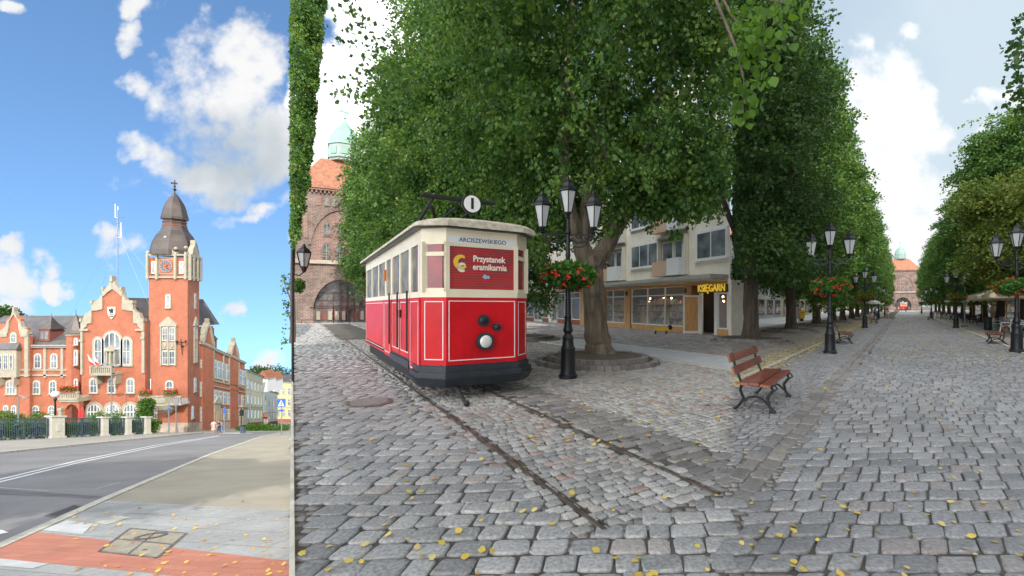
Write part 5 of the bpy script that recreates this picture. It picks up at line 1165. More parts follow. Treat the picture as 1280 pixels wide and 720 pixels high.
    for x in (-.45,.45):
        for y in (2.6,3.9): mb = MB(); mb.lathe([(.06,3.38),(.09,3.42),(.05,3.45),(.08,3.48)],(x*(1 if y < 3 else .78),y,0),8); mb.build('insulator','black',pg)
    # coupling rod at the front
    mb = MB(); mb.tube([(-.50,-.15,.24),(-.52,-.85,.05)], [.035,.03], 8); mb.ball((-.52,-.88,.055),.05,8); mb.build('coupling_rod','black',t)
    mb = MB(); mb.box((hw+.12,.5,.42),(.12,.14,.12)); mb.build('coupling_hook','black',t)
    return t
M['whitedisc'] = mat('white disc', (.85,.85,.82), .5); M['whiteletter'] = mat('cream lettering', (.80,.76,.66), .5); M['whiteboard'] = mat('white board', (.74,.76,.74), .5); M['sticker'] = mat('pale blue sticker', (.30,.45,.65), .5)
M['orangelamp'] = mat('orange lamp', (.75,.20,.03), .4); M['headlens'] = mat('headlamp lens', (.72,.72,.68), .12, coat=1); M['blacklens'] = mat('black fitting', (.03,.03,.035), .35, .4)
tram = make_tram()
fc = Vector((-2.62,7.62,0))+Vector((TV[0],TV[1],0))*1.01
tram.location = fc; tram.rotation_euler = (0,0,math.atan2(TV[1],TV[0]))
tram['label'] = 'red and cream vintage tram with number 1 disc standing on the cobbled square'

# ================================================================== GATE TOWER
def make_gate():
    """base at origin, faces -y; about 10 m wide, 20 m high"""
    t = thing('gate_tower', 'x', 'gate tower', (0,0,0)); s = 44.8/F; x0 = 432
    def X_(px): return (px-x0)*s
    def Z_(py): return (403-py)*s
    def pz(px,py,o=0): return Vector((X_(px), -o, Z_(py)))
    def sl(mb, pts, o0, o1): mb.prism([pz(x,y,o0) for x,y in pts], (0,-(o1-o0),0))
    def r_(mb,a,b,c,d,o0,o1): sl(mb,[(a,d),(b,d),(b,c),(a,c)],o0,o1)
    def parch(a,b,c,d,sp): # pointed arch: left,right,top,bottom,spring y
        m_ = (a+b)/2; P = [(a,d),(b,d),(b,sp)]
        for i in range(1,8): u = i/8; P.append((b-(b-m_)*(1-math.cos(u*math.pi/2)*1.0)*1.0, sp-(sp-c)*math.sin(u*math.pi/2)**1.15))
        P.append((m_,c)); 
        for i in range(7,0,-1): u = i/8; P.append((a+(m_-a)*(1-math.cos(u*math.pi/2)), sp-(sp-c)*math.sin(u*math.pi/2)**1.15))
        P.append((a,sp)); return P
    mb = MB(); D = 8.0; A = parch(397.5,455,350,404,384)
    # lower storey with the gateway cut through it
    L0, R0 = 374.5, 489.5
    left = [(L0,404),(397.5,404),(397.5,384)]+[p for p in A[::-1] if p[0] <= 426.25 and p[1] < 384 and p[0] > 397.4][0:]
    arcL = sorted([p for p in A if p[0] <= 426.3 and p[1] <= 384], key=lambda p: -p[1]); arcR = sorted([p for p in A if p[0] >= 426.2 and p[1] <= 384], key=lambda p: -p[1])
    def spl(pts): mb.prism([pz(x,y,0) for x,y in pts], (0,D,0))
    spl([(L0,404),(397.5,404)]+arcL+[(426.25,329),(L0,329)]); spl([(R0,404),(455,404)]+arcR+[(426.25,329),(R0,329)])
    spl([(376.5,329.5),(487.5,329.5),(487.5,239),(376.5,239)]); t0 = mb.build('wall','gatebrick',t)
    mb = MB(); r_(mb,373.5,490.5,326.5,331,0,.25); mb.build('string_course','stonebase',t)
    mb = MB(); r_(mb,375.5,488.5,237,241.5,0,.25)
    for i in range(25): r_(mb,377+i*4.5,379+i*4.5,241.5,244.5,0,.2)
    mb.build('eaves_cornice','gatebrick2',t)
    # blind pointed arch field
    mb = MB(); sl(mb, parch(395,461,264,326,308), 0, .03); fld = mb.build('blind_arch','gatebrick2',t)
    mb = MB(); o_ = parch(392,464,260,326,308); i_ = parch(395,461,264,326,308)
    for k in range(2,len(o_)-1): mb.prism([pz(*i_[k],.02),pz(*i_[k+1],.02),pz(*o_[k+1],.02),pz(*o_[k],.02)],(0,-.14,0))
    mb.build('arch_moulding','gatebrick',t)
    mb = MB(); o_ = parch(393.5,459,345.5,404,384)
    for k in range(2,len(A)-1): mb.prism([pz(*A[k],0),pz(*A[k+1],0),pz(*o_[k+1],0),pz(*o_[k],0)],(0,-.16,0))
    mb.build('arch_moulding','gatebrick',t)
    def gw(cx_,y0,y1,hw_,sp):
        mb = MB(); sl(mb, parch(cx_-hw_-1.2,cx_+hw_+1.2,y0-2,y1+.8,sp), .03,.10); w_ = mb.build('window','gatebrick',t)
        mb = MB(); sl(mb, parch(cx_-hw_,cx_+hw_,y0,y1,sp), .10,.12); mb.build('pane','gateglass',w_)
        mb = MB()
        r_(mb,cx_-.25,cx_+.25,y0+1,y1,.12,.15)
        for q in range(1,4): yy_ = y1-(y1-sp)*q/4-1; r_(mb,cx_-hw_+.3,cx_+hw_-.3,yy_,yy_+.45,.12,.15)
        mb.build('glazing_bar','stonebase',w_)
    for cx_ in (411.7,426.5): gw(cx_,279.5,297,3.6,287)
    gw(441.5,279.5,297,3.6,287)
    for cx_ in (411,425.5,440,454): gw(cx_,305.5,326,3.8,313)
    for cx_ in (411.7,420.3): gw(cx_,249.5,259,2.2,253)
    for cx_ in (403,448,457): mb = MB(); sl(mb,parch(cx_-3,cx_+3,247,260,252),0,.05); mb.build('blind_niche','gatebrick2',t)
    for cx_ in (383,389): mb = MB(); sl(mb,parch(cx_-2.2,cx_+2.2,262,300,268),0,.05); mb.build('blind_niche','gatebrick2',t)
    # glazed infill of the gateway
    mb = MB(); mb.prism([pz(*p,-.9) for p in A],(0,.06,0)); inf = mb.build('gateway_glazing','gateglass',t)
    mb = MB()
    def fr(a,b,c,d): mb.prism([pz(a,d,-.75),pz(b,d,-.75),pz(b,c,-.75),pz(a,c,-.75)],(0,.1,0))
    for px in (399,405,411.5,418.5,426,433.5,441,448,453.5): fr(px-.5,px+.5,358+abs(px-426)*.9 if abs(px-426) > 4 else 353,403)
    for py in (366,375,382,384.5): fr(398 if py > 374 else 404,455 if py > 374 else 449,py-.45,py+.45)
    for px in (419,434): fr(px-1.1,px+1.1,383,403)
    mb.build('glazing_bars','redbrown',inf)
    for px in (402,408.5,415,444,451,422.5,430): mb = MB(); mb.prism([pz(px-2,400,-.78),pz(px+2,400,-.78),pz(px+2,389,-.78),pz(px-2,389,-.78)],(0,.02,0)); mb.build('poster','redbrown' if px in (408.5,444) else 'shadewall',inf)
    # roof
    ze_, zr_ = Z_(239), 1.6+(383-201)*47.6/F; xl, xr = X_(375), X_(489); a, b_ = X_(404), X_(460)
    mb = MB(); mb.add([(xl,-.35,ze_),(xr,-.35,ze_),(xr,D+.3,ze_),(xl,D+.3,ze_),(a,D*.42,zr_),(b_,D*.42,zr_),(b_,D*.58,zr_),(a,D*.58,zr_)], [(3,2,1,0),(0,1,5,4),(1,2,6,5),(2,3,7,6),(3,0,4,7),(4,5,6,7)])
    rf = mb.build('roof','tile',t)
    ye = D*.5; zA_ = lambda py: 1.6+(383-py)*48.2/F
    mb = MB(); mb.lathe([(20*s,zA_(204)),(20*s,zA_(184)),(20.5*s,zA_(183))],(0,ye,0),8,.39); cp = mb.build('cupola','lead',t)
    mb = MB(); mb.lathe([(21.5*s,zA_(184)),(20*s,zA_(181)),(17.5*s,zA_(172)),(12*s,zA_(163)),(6*s,zA_(157)),(1.5*s,zA_(151)),(.5*s,zA_(148))],(0,ye,0),8,.39); mb.build('cupola_dome','verdigris',t)
    mb = MB(); mb.lathe([(22*s,zA_(201)),(22*s,zA_(199.5))],(0,ye,0),8,.39); mb.build('cupola_ledge','verdigris',t)
    for k in range(8):
        an = .39+math.pi/8+k*math.pi/4; c_ = Vector((math.cos(an),math.sin(an),0)); mb = MB(); mb.box(Vector((0,ye,zA_(192)))+c_*(19.0*s*.93+.10), (.09,.75,.8), R=Matrix.Rotation(an,3,'Z')); mb.build('louvre','verdigris',cp)
    mb = MB(); mb.tube([(0,ye,zA_(152)),(0,ye,zA_(138))],.05,6); mb.ball((0,ye,zA_(147)),.14,6)
    mb.prism([(-.6,ye,zA_(141)),(-.1,ye,zA_(140)),(.45,ye,zA_(142.5)),(.35,ye,zA_(138)),(0,ye,zA_(139)),(-.35,ye,zA_(136))],(0,.05,0)); mb.build('bird_vane','verdigris',t)
    return t
M['gateglass'] = glassmat('old glazing', (.05,.055,.06), col2=(.25,.26,.25), scale=1.4)
gate = make_gate(); gate.location = (X0 := (432-CX)*44.8/F, 44.8, -.0); gate.rotation_euler = (0,0,math.atan2(TV[1],TV[0])-.06); gate['label'] = 'brick gate tower with glazed pointed archway behind the near tram'; gate['group'] = 'brick gate towers'
# barrier bars before the gate
t = thing('barrier_rail', 'thin dark rail barrier in front of the gateway', 'barrier', gp(412,405))
for px in (377,398,417,437): 
    c = gp(px,404.5); mb = MB(); mb.tube([c,c+Vector((0,0,.35))],.025,5); mb.build('post','black',t)
mb = MB(); mb.tube([gp(377,404.5,0)+Vector((0,0,.33)),gp(440,404.5,0)+Vector((0,0,.33))],.02,5); mb.build('bar','black',t)

# ================================================================== LAMP POSTS
def make_lamp():
    t = thing('lamp_post', 'x', 'street lamp', (0,0,0))
    mb = MB(); mb.lathe([(.21,0),(.21,.07),(.175,.10),(.165,.18),(.155,.62),(.165,.66),(.135,.72),(.12,.86),(.13,.9),(.10,.95)],(0,0,0),12); mb.build('base','blackmetal',t,smooth=math.radians(35))
    mb = MB(); mb.lathe([(.10,.94),(.075,1.0),(.115,1.06),(.09,1.15),(.07,1.3),(.085,1.36),(.06,1.42),(.05,2.7),(.062,2.74),(.05,2.8),(.042,3.2),(.07,3.24),(.045,3.32),(.038,3.6)],(0,0,0),12); mb.build('shaft','blackmetal',t,smooth=math.radians(35))
    mb = MB()
    for sx_ in (-1,1):
        P = [(sx_*x,0,z) for x,z in ((.04,3.12),(.2,3.02),(.38,3.05),(.52,3.10),(.57,3.2))]; mb.tube(P,.026,6)
        P = [(sx_*(.24+.10*math.cos(a)*(1-a/9)),0,3.17+.09*math.sin(a)*(1-a/9)) for a in [i*.5 for i in range(14)]]; mb.tube(P,.012,5)
        P = [(sx_*(.43+.07*math.cos(a+3)*(1-a/9)),0,3.17+.07*math.sin(a+3)*(1-a/9)) for a in [i*.5 for i in range(14)]]; mb.tube(P,.012,5)
        P = [(sx_*x,0,z) for x,z in ((.04,2.86),(.15,2.93),(.3,2.92),(.45,3.0))]; mb.tube(P,.012,5); mb.tube([(sx_*.05,0,3.2),(sx_*.56,0,3.2)],.014,6)
    mb.build('bracket','blackmetal',t)
    for x, zb_ in ((-.57,3.22),(.57,3.22),(0,3.55)):
        c = (x,0,zb_); mb = MB()
        mb.lathe([(.03,0),(.07,.03),(.03,.06),(.075,.12),(.085,.15),(.05,.16)],c,6,math.pi/6)
        mb.lathe([(.20,.60),(.225,.615),(.225,.645),(.20,.66),(.15,.72),(.11,.80),(.115,.82),(.06,.87),(.03,.88),(.035,.93),(.008,.97)],c,6,math.pi/6)
        for k in range(6):
            a = math.pi/6+k*math.pi/3; mb.tube([(x+.10*math.cos(a),math.sin(a)*.10,zb_+.15),(x+.198*math.cos(a),math.sin(a)*.198,zb_+.61)],.011,4); mb.ball((x+.222*math.cos(a),.222*math.sin(a),zb_+.66),.022,4)
        ln = mb.build('lantern','blackmetal',t); mb = MB(); mb.lathe([(.088,.155),(.187,.60)],c,6,math.pi/6); mb.build('lantern_glass','lanternglass',ln)
    return t
def make_basket():
    t = thing('flower_basket', 'x', 'flower basket', (0,0,0)); mb = MB(); mb.lathe([(.1,-.30),(.28,-.18),(.32,-.02),(.33,0)],(0,0,0),14); mb.build('pot','blackmetal',t)
    rng = np.random.default_rng(9); P, Nn = crown_pts(2600,(.62,.62,.30),2.2,.35,rng,.22,0,3); P[:,2] += .02; V, Q = leaf_arrays(P,.085,.3,rng,Nn*.6,True); npmesh('foliage',V,Q,'basketleaf',t)
    P, Nn = crown_pts(46,(.66,.66,.32),2.2,.9,rng,.2,0,3); P = np.repeat(P,9,0)+rng.normal(size=(46*9,3))*.022; V, Q = leaf_arrays(P,.055,0,rng); npmesh('petals',V,Q,'redpetal',t); return t
lampP = make_lamp(); baskP = make_basket(); first = True
def put_lamp(x, y, rz, lab, blab, s=1.0, bz=2.28):
    global first
    if first: l, b = lampP, baskP; first = False
    else: l, b = dup(lampP), dup(baskP)
    l.location = (x,y,0); l.rotation_euler = (0,0,rz); l.scale = (s,)*3; l['label'] = lab; l['group'] = 'three lantern lamp posts'
    b.location = (x,y,bz*s); b.rotation_euler = (0,0,rz*2.3+x); b.scale = (s,)*3; b['label'] = blab; b['group'] = 'flower baskets on the lamp posts'
c = gp(710,472.5); put_lamp(c.x, c.y, .05, 'black three lantern lamp post between the tram and the big tree trunk', 'green basket of red geraniums on the lamp post beside the tram')
# pigeon-free square; lantern on bracket at the far left wall
t = thing('wall_lantern', 'single black lantern before the gate wall at the left', 'lantern', gp(380,470)); c = at(380,325,9.5)
mb = MB(); mb.lathe([(.03,-.26),(.05,-.22),(.075,-.15),(.08,-.14)],c,6); mb.lathe([(.15,.14),(.16,.16),(.10,.23),(.05,.27),(.02,.34)],c,6); 
for k in range(6): a = k*math.pi/3; mb.tube([c+Vector((.08*math.cos(a),.08*math.sin(a),-.15)),c+Vector((.145*math.cos(a),.145*math.sin(a),.15))],.01,4)
t.location = c; mb.build('frame','blackmetal',t); mb = MB(); mb.lathe([(.07,-.14),(.135,.14)],c,6); mb.build('glass','lanternglass',t)
mb = MB(); mb.tube([c+Vector((0,0,-.25)),c+Vector((-.1,0,-.33)),c+Vector((-.26,0,-.30))],.014,5); mb.tube([c+Vector((-.24,0,-3)),c+Vector((-.24,0,.2))],.025,8); mb.build('bracket','blackmetal',t)

# ================================================================== SHOPS
FS2 = Fac((8.2,24.2),(-6.6,52.7))
shop = thing('shop_building', 'cream four storey block with timber framed shop fronts under a flat canopy', 'building', (8.2,24.2,0))
Lb = FS2.L+12; zc = FS2.sz(909,347)[1]
mb = MB(); p0 = FS2.P(-.15,0); q0 = FS2.P(Lb,0); bk_ = Vector((p0.x*1.32,p0.y*1.34,0)); bk2 = q0-FS2.N*11
mb.prism([(p0.x,p0.y,zc-.1),(q0.x,q0.y,zc-.1),(bk2.x,bk2.y,zc-.1),(bk_.x,bk_.y,zc-.1)],(0,0,12.5)); mb.build('wall','shopcream',shop)
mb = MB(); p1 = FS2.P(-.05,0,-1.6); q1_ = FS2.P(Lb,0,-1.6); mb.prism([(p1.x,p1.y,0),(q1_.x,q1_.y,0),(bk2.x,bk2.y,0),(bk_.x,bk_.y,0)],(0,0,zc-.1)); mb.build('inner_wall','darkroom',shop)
mb = MB(); p2_ = FS2.P(-.15,0,-.0); mb.prism([(p2_.x,p2_.y,0),(p2_.x+.06-.16,p2_.y+.2,0),(p1.x+.1,p1.y+.3,0),(bk_.x,bk_.y,0),(bk_.x+.1,bk_.y-.1,0),(p2_.x+.08,p2_.y-.02,0)],(0,0,zc-.1)); mb.build('end_wall','shopcream',shop)
mb = MB(); FS2.rect(mb,-.05,Lb,zc-.05,zc+.16,-.2,1.35); FS2.rect(mb,-.05,Lb,zc-.16,zc-.05,1.1,1.3); mb.build('canopy','shopgrey',shop)
# upper windows by column
SB = FS2; st = 2.75
def colx(px): return SB.s_(px)
zA1, zA0 = SB.sz(890,288)[1], SB.sz(890,323)[1]
wins = [(871.7,909.5,.0),(790,823,0),(657.5,671,0)]
def upw(u0,u1,j,cols=2):
    za, zb2 = zA0+st*j, zA1+st*j
    window(SB, shop, u0, u1, za, zb2, cols=cols, rows=1, sur=.10, frame='whitepanel', glass='glass', bar='whiteframe', fr=.08, barw=.10)
def loggia(u0,u1,j,pan='peach',k=.52):
    za, zb2 = zA0+st*j-.75, zA1+st*j+.15
    if u0 > u1: u0, u1 = u1, u0
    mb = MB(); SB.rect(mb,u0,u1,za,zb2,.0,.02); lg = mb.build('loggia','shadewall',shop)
    mb = MB(); SB.rect(mb,u0,u0+.12,za,zb2,.02,.30); SB.rect(mb,u1-.12,u1,za,zb2,.02,.30); SB.rect(mb,u0,u1,zb2-.1,zb2,.02,.30); mb.build('reveal','shopcream',lg)
    m_ = u0+(u1-u0)*k
    window(SB, lg, u0+.45, u0+1.15, za+.1, zb2-.35, cols=1, rows=1, sur=.04, frame='whiteframe', o=.03, sill=False); window(SB, lg, u0+1.35, u1-.35, za+.9, zb2-.35, cols=1, rows=1, sur=.04, frame='whiteframe', o=.03, sill=False)
    mb = MB(); SB.rect(mb,u0-.02,m_,za-.05,za+.98,.32,.78); mb.build('balcony_panel','whitepanel',lg); mb = MB(); SB.rect(mb,m_,u1,za-.05,za+.88,.30,.70); mb.build('balcony_front',pan,lg)
    mb = MB(); SB.rect(mb,m_,u1,za+.96,za+1.0,.66,.70); mb.build('handrail','greymetal',lg); return lg, za, (m_+u1)/2
M['shadewall'] = mat('loggia wall', (.42,.37,.29), .9)  # shade of the loggia recess put into this darker wall colour
for j in range(4):
    upw(colx(871.7), colx(909), j); upw(colx(790),colx(823),j,3)
    lg1 = loggia(colx(861),colx(825.5),j,'peach',.42); lg2 = loggia(colx(782.5),colx(756.5),j,'peach',.48)
    upw(colx(745),colx(724),j); loggia(colx(690),colx(672),j); upw(colx(657.5),colx(671),j); upw(colx(636),colx(648),j)
    for q in range(3): a_ = SB.L+1.5+q*3.2; upw(a_,a_+1.8,j)
    if j == 0: LG2 = lg2
flowerbox(SB.P(LG2[2]-.1,LG2[1]+1.02,.55), 1.1, 'pink flowers in a box on the balcony right of the big tree trunk', wdir=(SB.T.x,SB.T.y,0), s=.8, petal='pinkpetal', seed=8)
# shop fronts (between canopy and ground)
zt_ = zc-.16
def front(u0,u1,kind,mul,m_frame='whiteframe',plinth='wood',ph=.35,trans=.78,lab='shop_window'):
    if u0 > u1: u0, u1 = u1, u0
    mb = MB(); SB.rect(mb,u0,u1,0,ph,-.1,.0); 
    t_ = mb.build(lab, [plinth], shop)
    mb = MB(); fr = .07; zz0, zz1 = ph, zt_-.12; ztr = zz0+(zz1-zz0)*trans
    SB.rect(mb,u0,u1,zz0,zz0+fr,-.07,.02); SB.rect(mb,u0,u1,zz1-fr,zz1,-.07,.02); SB.rect(mb,u0,u1,ztr-fr/2,ztr+fr/2,-.07,.02)
    for i in range(mul+1): u = u0+(u1-u0-fr)*i/mul; SB.rect(mb,u,u+fr,zz0+fr,zz1-fr,-.068,.018)
    mb.build('frame',m_frame,t_)
    mb = MB(); SB.rect(mb,u0,u1,zz0,zz1,-.06,-.04); mb.build('pane','clearglass',t_)
    return t_, zz0, zz1
mg, ng, bgl = nt('clear shop glass'); bgl.inputs['Base Color'].default_value = (.9,.95,.93,1); bgl.inputs['Roughness'].default_value = .02; bgl.inputs['Transmission Weight'].default_value = .0; bgl.inputs['Alpha'].default_value = .13; bgl.inputs['Specular IOR Level'].default_value = 1.0; M['clearglass'] = mg
rngp = random.Random(5)
def shelves(u0,u1,par,n=3,z0=.45,z1=2.2):
    if u0 > u1: u0, u1 = u1, u0
    mb = MB()
    for k in range(n): z = z0+(z1-z0)*k/n; SB.rect(mb,u0,u1,z-.03,z,-1.3,-.5)
    mb.build('shelf','wood',par); mb = MB()
    for k in range(n):
        z = z0+(z1-z0)*k/n; u = u0+.05
        while u < u1-.2: w_ = rngp.uniform(.07,.3); h = rngp.uniform(.12,.42); SB.rect(mb,u,u+w_,z,z+h,-1.0,-.6+rngp.uniform(-.1,.05)); u += w_+rngp.uniform(.02,.12)
    mb.build('displayed_goods','goods',par)
u1_, u2_ = colx(856), colx(789.5); f1, *_ = front(u1_,u2_,0,3); shelves(u1_,u2_,f1,4)
u3_, u4_ = colx(781), colx(753); f2, *_ = front(u3_,u4_,0,2); shelves(u3_,u4_,f2,4)
# timber piers
mb = MB()
for pa, pb_ in ((862.5,856),(788.5,781.5),(731,726),(758,753.5)): SB.rect(mb,min(colx(pa),colx(pb_)),max(colx(pa),colx(pb_)),0,zt_,-.12,.08)
SB.rect(mb,colx(909),colx(727),zt_-.16,zt_,-.1,.06); mb.build('timber_pier','wood',shop)
for px in (859,785): u = colx(px); mb = MB(); mb.box(SB.P(u,zt_-.45,.16),(.12,.12,.3)); mb.build('wall_lamp','copper',shop)
M['litletter'] = mat('lit yellow letters', (.85,.6,.05), .5); b_ = M['litletter'].node_tree.nodes['Principled BSDF']; b_.inputs['Emission Color'].default_value = (1,.62,.05,1); b_.inputs['Emission Strength'].default_value = .22
# bookshop entrance: sign board, open door
mb = MB(); SB.rect(mb,-.05,colx(872),zt_-.62,zt_-.16,-.1,.02); sgn = mb.build('sign_board','signbrown',shop)

uc = (colx(871)+(-.35))/2; text('lettering','KSIĘGARN',.56,SB.P(colx(889.5),zt_-.38,.05),-SB.T,(0,0,1),'litletter',sgn,.02,bold=.012,sx=.80)
f3, z0_, z1_ = front(-.05,colx(897),0,1)
mb = MB(); 
for a_, b_2 in ((colx(897)+.02,colx(893)),(colx(877.5),colx(874.5))): SB.rect(mb,min(a_,b_2),max(a_,b_2),0,zt_-.62,-.1,.03)
mb.build('door_frame','whiteframe',shop)
# open leaf swung out
hinge = SB.P(colx(875),0,.05); lf = Vector((-.98,-.15,0)).normalized(); t_ = MB(); w_ = 1.0; H_ = 2.25
def leaf(a,b,z0,z1,m_,nm,par,th=.05): mb = MB(); mb.prism([hinge+lf*a+Vector((0,0,z0)),hinge+lf*b+Vector((0,0,z0)),hinge+lf*b+Vector((0,0,z1)),hinge+lf*a+Vector((0,0,z1))], Vector((-lf.y,lf.x,0))*th); return mb.build(nm,m_,par)
dl = leaf(0,.1,.03,H_,'whiteframe','door',shop); leaf(w_-.1,w_,.03,H_,'whiteframe','door_stile',dl); leaf(.1,w_-.1,.03,.18,'whiteframe','door_rail',dl); leaf(.1,w_-.1,H_-.1,H_,'whiteframe','door_rail',dl); leaf(.1,w_-.1,.18,H_-.1,'wood','door_glass',dl,.02)
mb = MB(); SB.rect(mb,colx(893),colx(877.5),.0,2.0,-1.45,-1.4); mb.build('interior_wall','shopint',shop)
M['shopglow'] = mat('warm shop lamp', (1,.6,.25)); b_ = M['shopglow'].node_tree.nodes['Principled BSDF']; b_.inputs['Emission Color'].default_value = (1,.55,.2,1); b_.inputs['Emission Strength'].default_value = 14
mb = MB()
for u in (colx(887),colx(840),colx(815),colx(800),colx(770),colx(848),colx(828)):
    for z in (1.9,2.15): mb.ball(SB.P(u+rngp.uniform(-.3,.3),z,-.9),.055,5)
mb.build('shop_lamp','shopglow',shop)
text('lettering','K',.5,SB.P(colx(754),zt_-.55,.1),-SB.T,(0,0,1),'yellowpaint',shop,.02,bold=.01)
# far shops: grey glazed front, white shop
def front2(pa,pb_,mul,plinth='brickred',ph=.4): return front(colx(pa),colx(pb_),0,mul,'whiteframe',plinth,ph)
front2(725,697,3); front2(696,690,1,'whiteframe',.2)
mb = MB(); SB.rect(mb,colx(689.5),colx(686),0,zt_,-.1,.05); SB.rect(mb,colx(656.5),colx(653),0,zt_,-.1,.05); mb.build('pier','shopcream',shop)
front2(685,678,1); front2(677.5,667.5,2,'whiteframe',.15); front2(667,657,1)
mb = MB(); SB.rect(mb,colx(685),colx(656.5),zt_-.85,zt_-.25,.0,.05); sg2 = mb.build('sign_board','signbrown',shop)
for px in (663,681): text('lettering','· · ·',.5,SB.P(colx(px),zt_-.5,.08),-SB.T,(0,0,1),'whiteletter',sg2,.01) if 0 else None
for k in range(8): front(colx(652)+k*3.2,colx(652)+k*3.2+2.9,0,2,'whiteframe','brickred',.4)
for pa, pb_ in ((662,658),(683.5,679.5)):
    mb = MB(); u0, u1 = sorted((colx(pa),colx(pb_)))
    for k in range(5):
        a = [(u0+(u1-u0)*(.5+.4*math.cos(i*.8+k)), .6+.3*k+.13*math.sin(i*.8+k)) for i in range(6)]
        for i in range(5): SB.slab(mb,[a[i],a[i+1],(a[i+1][0],a[i+1][1]+.05),(a[i][0],a[i][1]+.05)],-.02,.0)
    mb.build('scroll_decal','whiteletter',shop)
# small yellow and black thing on the pavement
c = gp(827,417.5); t = thing('toy_animal', 'small yellow and black low animal shaped stand on the pavement before the shop window', 'ornament', c)
mb = MB(); mb.box(c+Vector((0,0,.30)),(.8,.2,.2)); mb.build('body','yellowbox',t); mb = MB(); mb.ball(c+Vector((.48,0,.38)),.15,6); mb.build('head','black',t)
for dx in (-.32,.3): mb = MB(); mb.tube([c+Vector((dx,0,.25)),c+Vector((dx-.06,0,0))],.05,5); mb.build('leg','black',t)

# ================================================================== PLANTER RINGS, TREES
def ring(x, y, r, lab, sq=1.0, gr='round tree surrounds', steps=2, par=None):
    t = thing('tree_surround', lab, 'planter', (x,y,0), 0, gr)
    rng = random.Random(int(x*10)); 
    for k in range(steps):
        rr = r-.30*k; z1 = .10+.11*k; n = int(2*math.pi*rr/.2); mb = MB()
        for i in range(n):
            a0 = 2*math.pi*i/n; h = z1+rng.uniform(-.012,.012); a1 = a0+2*math.pi/n*.93; rw = .16
            mb.prism([(x+rr*math.cos(a)*1,y+rr*math.sin(a)*sq,-.03) if q else (x+(rr-rw)*math.cos(a),y+(rr-rw)*math.sin(a)*sq,-.03) for a,q in ((a0,1),(a1,1),(a1,0),(a0,0))],(0,0,h+.03))
        mb.build('kerb_ring','settdark',t)
        mb = MB(); rr2 = rr-.15; mb.lathe([(rr2,-.02),(rr2,z1-.02),(.01,z1+.03 if k == steps-1 else z1-.02)],(x,y,0),24,0,(1,sq)); mb.build('soil','soil',t)
    return t
ring(.62,12.9,1.75,'round stone kerb around the big trunk by the lamp post',1.0)
ring(-2.35,21.6,1.6,'round stone kerb partly hidden at the right of the tram')
def branchy(root, base, h0, R, seed, n=7, m='bark', r0=.35, up=8, spread=3.0, off=(0,0)):
    rnd = random.Random(seed)
    for i in range(n):
        a = 2*math.pi*i/n+rnd.uniform(-.4,.4); P = [Vector((base[0],base[1],h0+rnd.uniform(-.3,.8)))]; d = Vector((math.cos(a),math.sin(a),rnd.uniform(2.4,3.8))).normalized()
        L_ = up*rnd.uniform(.7,1.1)/4; rad = [r0*rnd.uniform(.35,.6)]
        for k in range(4): P.append(P[-1]+d*L_+Vector((rnd.uniform(-.25,.25),rnd.uniform(-.25,.25),0))); d = (d+Vector((0,0,.22))).normalized(); rad.append(rad[0]*(1-.2*(k+1)))
        trunk_mb(P, rad, 7, seed+i).build('limb', m, root)
# big lime by the lamp
bc = Vector((.65,13.2,0))
big = thing('lime_tree', 'biggest lime tree with thick forked trunk and red flowers basket in front', 'tree', bc)
S_ = 13.2/F
def tb(px,py,dy=0): p = at(px,py,13.2+dy); return p
trunk_mb([tb(751,455),tb(749,437),tb(746,418),tb(744,380),tb(741,345),tb(736,322)],[.54,.40,.34,.31,.31,.32],20,2,.09).build('trunk','bark',big)
trunk_mb([tb(734,330),tb(725,300),tb(712,262,-.2),tb(706,215),tb(704,120,.2),tb(716,10),tb(722,-60)],[.29,.23,.19,.17,.14,.1,.07],12,3).build('limb','bark',big)
trunk_mb([tb(742,330),tb(762,300),tb(783,265,.2),tb(800,225,.3),tb(812,150),tb(845,60),tb(860,0)],[.29,.22,.19,.16,.13,.1,.06],12,4).build('limb','bark',big)
trunk_mb([tb(730,300),tb(736,240),tb(752,180,.2),tb(770,90,.3),tb(776,-20,.2)],[.25,.2,.17,.13,.09],10,5).build('limb','bark',big)
trunk_mb([tb(795,235,.3),tb(760,200,-.3),tb(735,150,-.6),tb(705,100,-.8)],[.15,.12,.09,.05],8,6).build('limb','bark',big)
trunk_mb([tb(783,262,.2),tb(830,240,.1),tb(868,236,0),tb(895,243,0)],[.11,.08,.05,.025],8,7).build('limb','bark',big)
def clipx(hi, lo=None):
    def f(P):
        y = np.maximum(P[:,1], .2); u = P[:,0]/y*F+CX; k = u < hi
        if lo: k &= u > lo
        return k
    return f
def pxpy(P): return P[:,0]/P[:,1]*F+CX, HY-(P[:,2]-EYE)/P[:,1]*F
def bigclip(P):
    px = P[:,0]/P[:,1]*F+CX; lb = np.interp(px, [560,610,650,690,720,760,800,840,880,912], [300,318,345,300,270,262,258,240,235,232])   # ragged lower skirt, in its own vertical plane
    zlow = EYE-(lb-HY)/F*13.2+np.sin(px*.09)*.35+np.sin(px*.23)*.2
    return (px < 914+5*np.sin(P[:,2]*2.3)+3*np.sin(P[:,2]*5.7+P[:,1]))&(P[:,2] > zlow)
rng = np.random.default_rng(33)
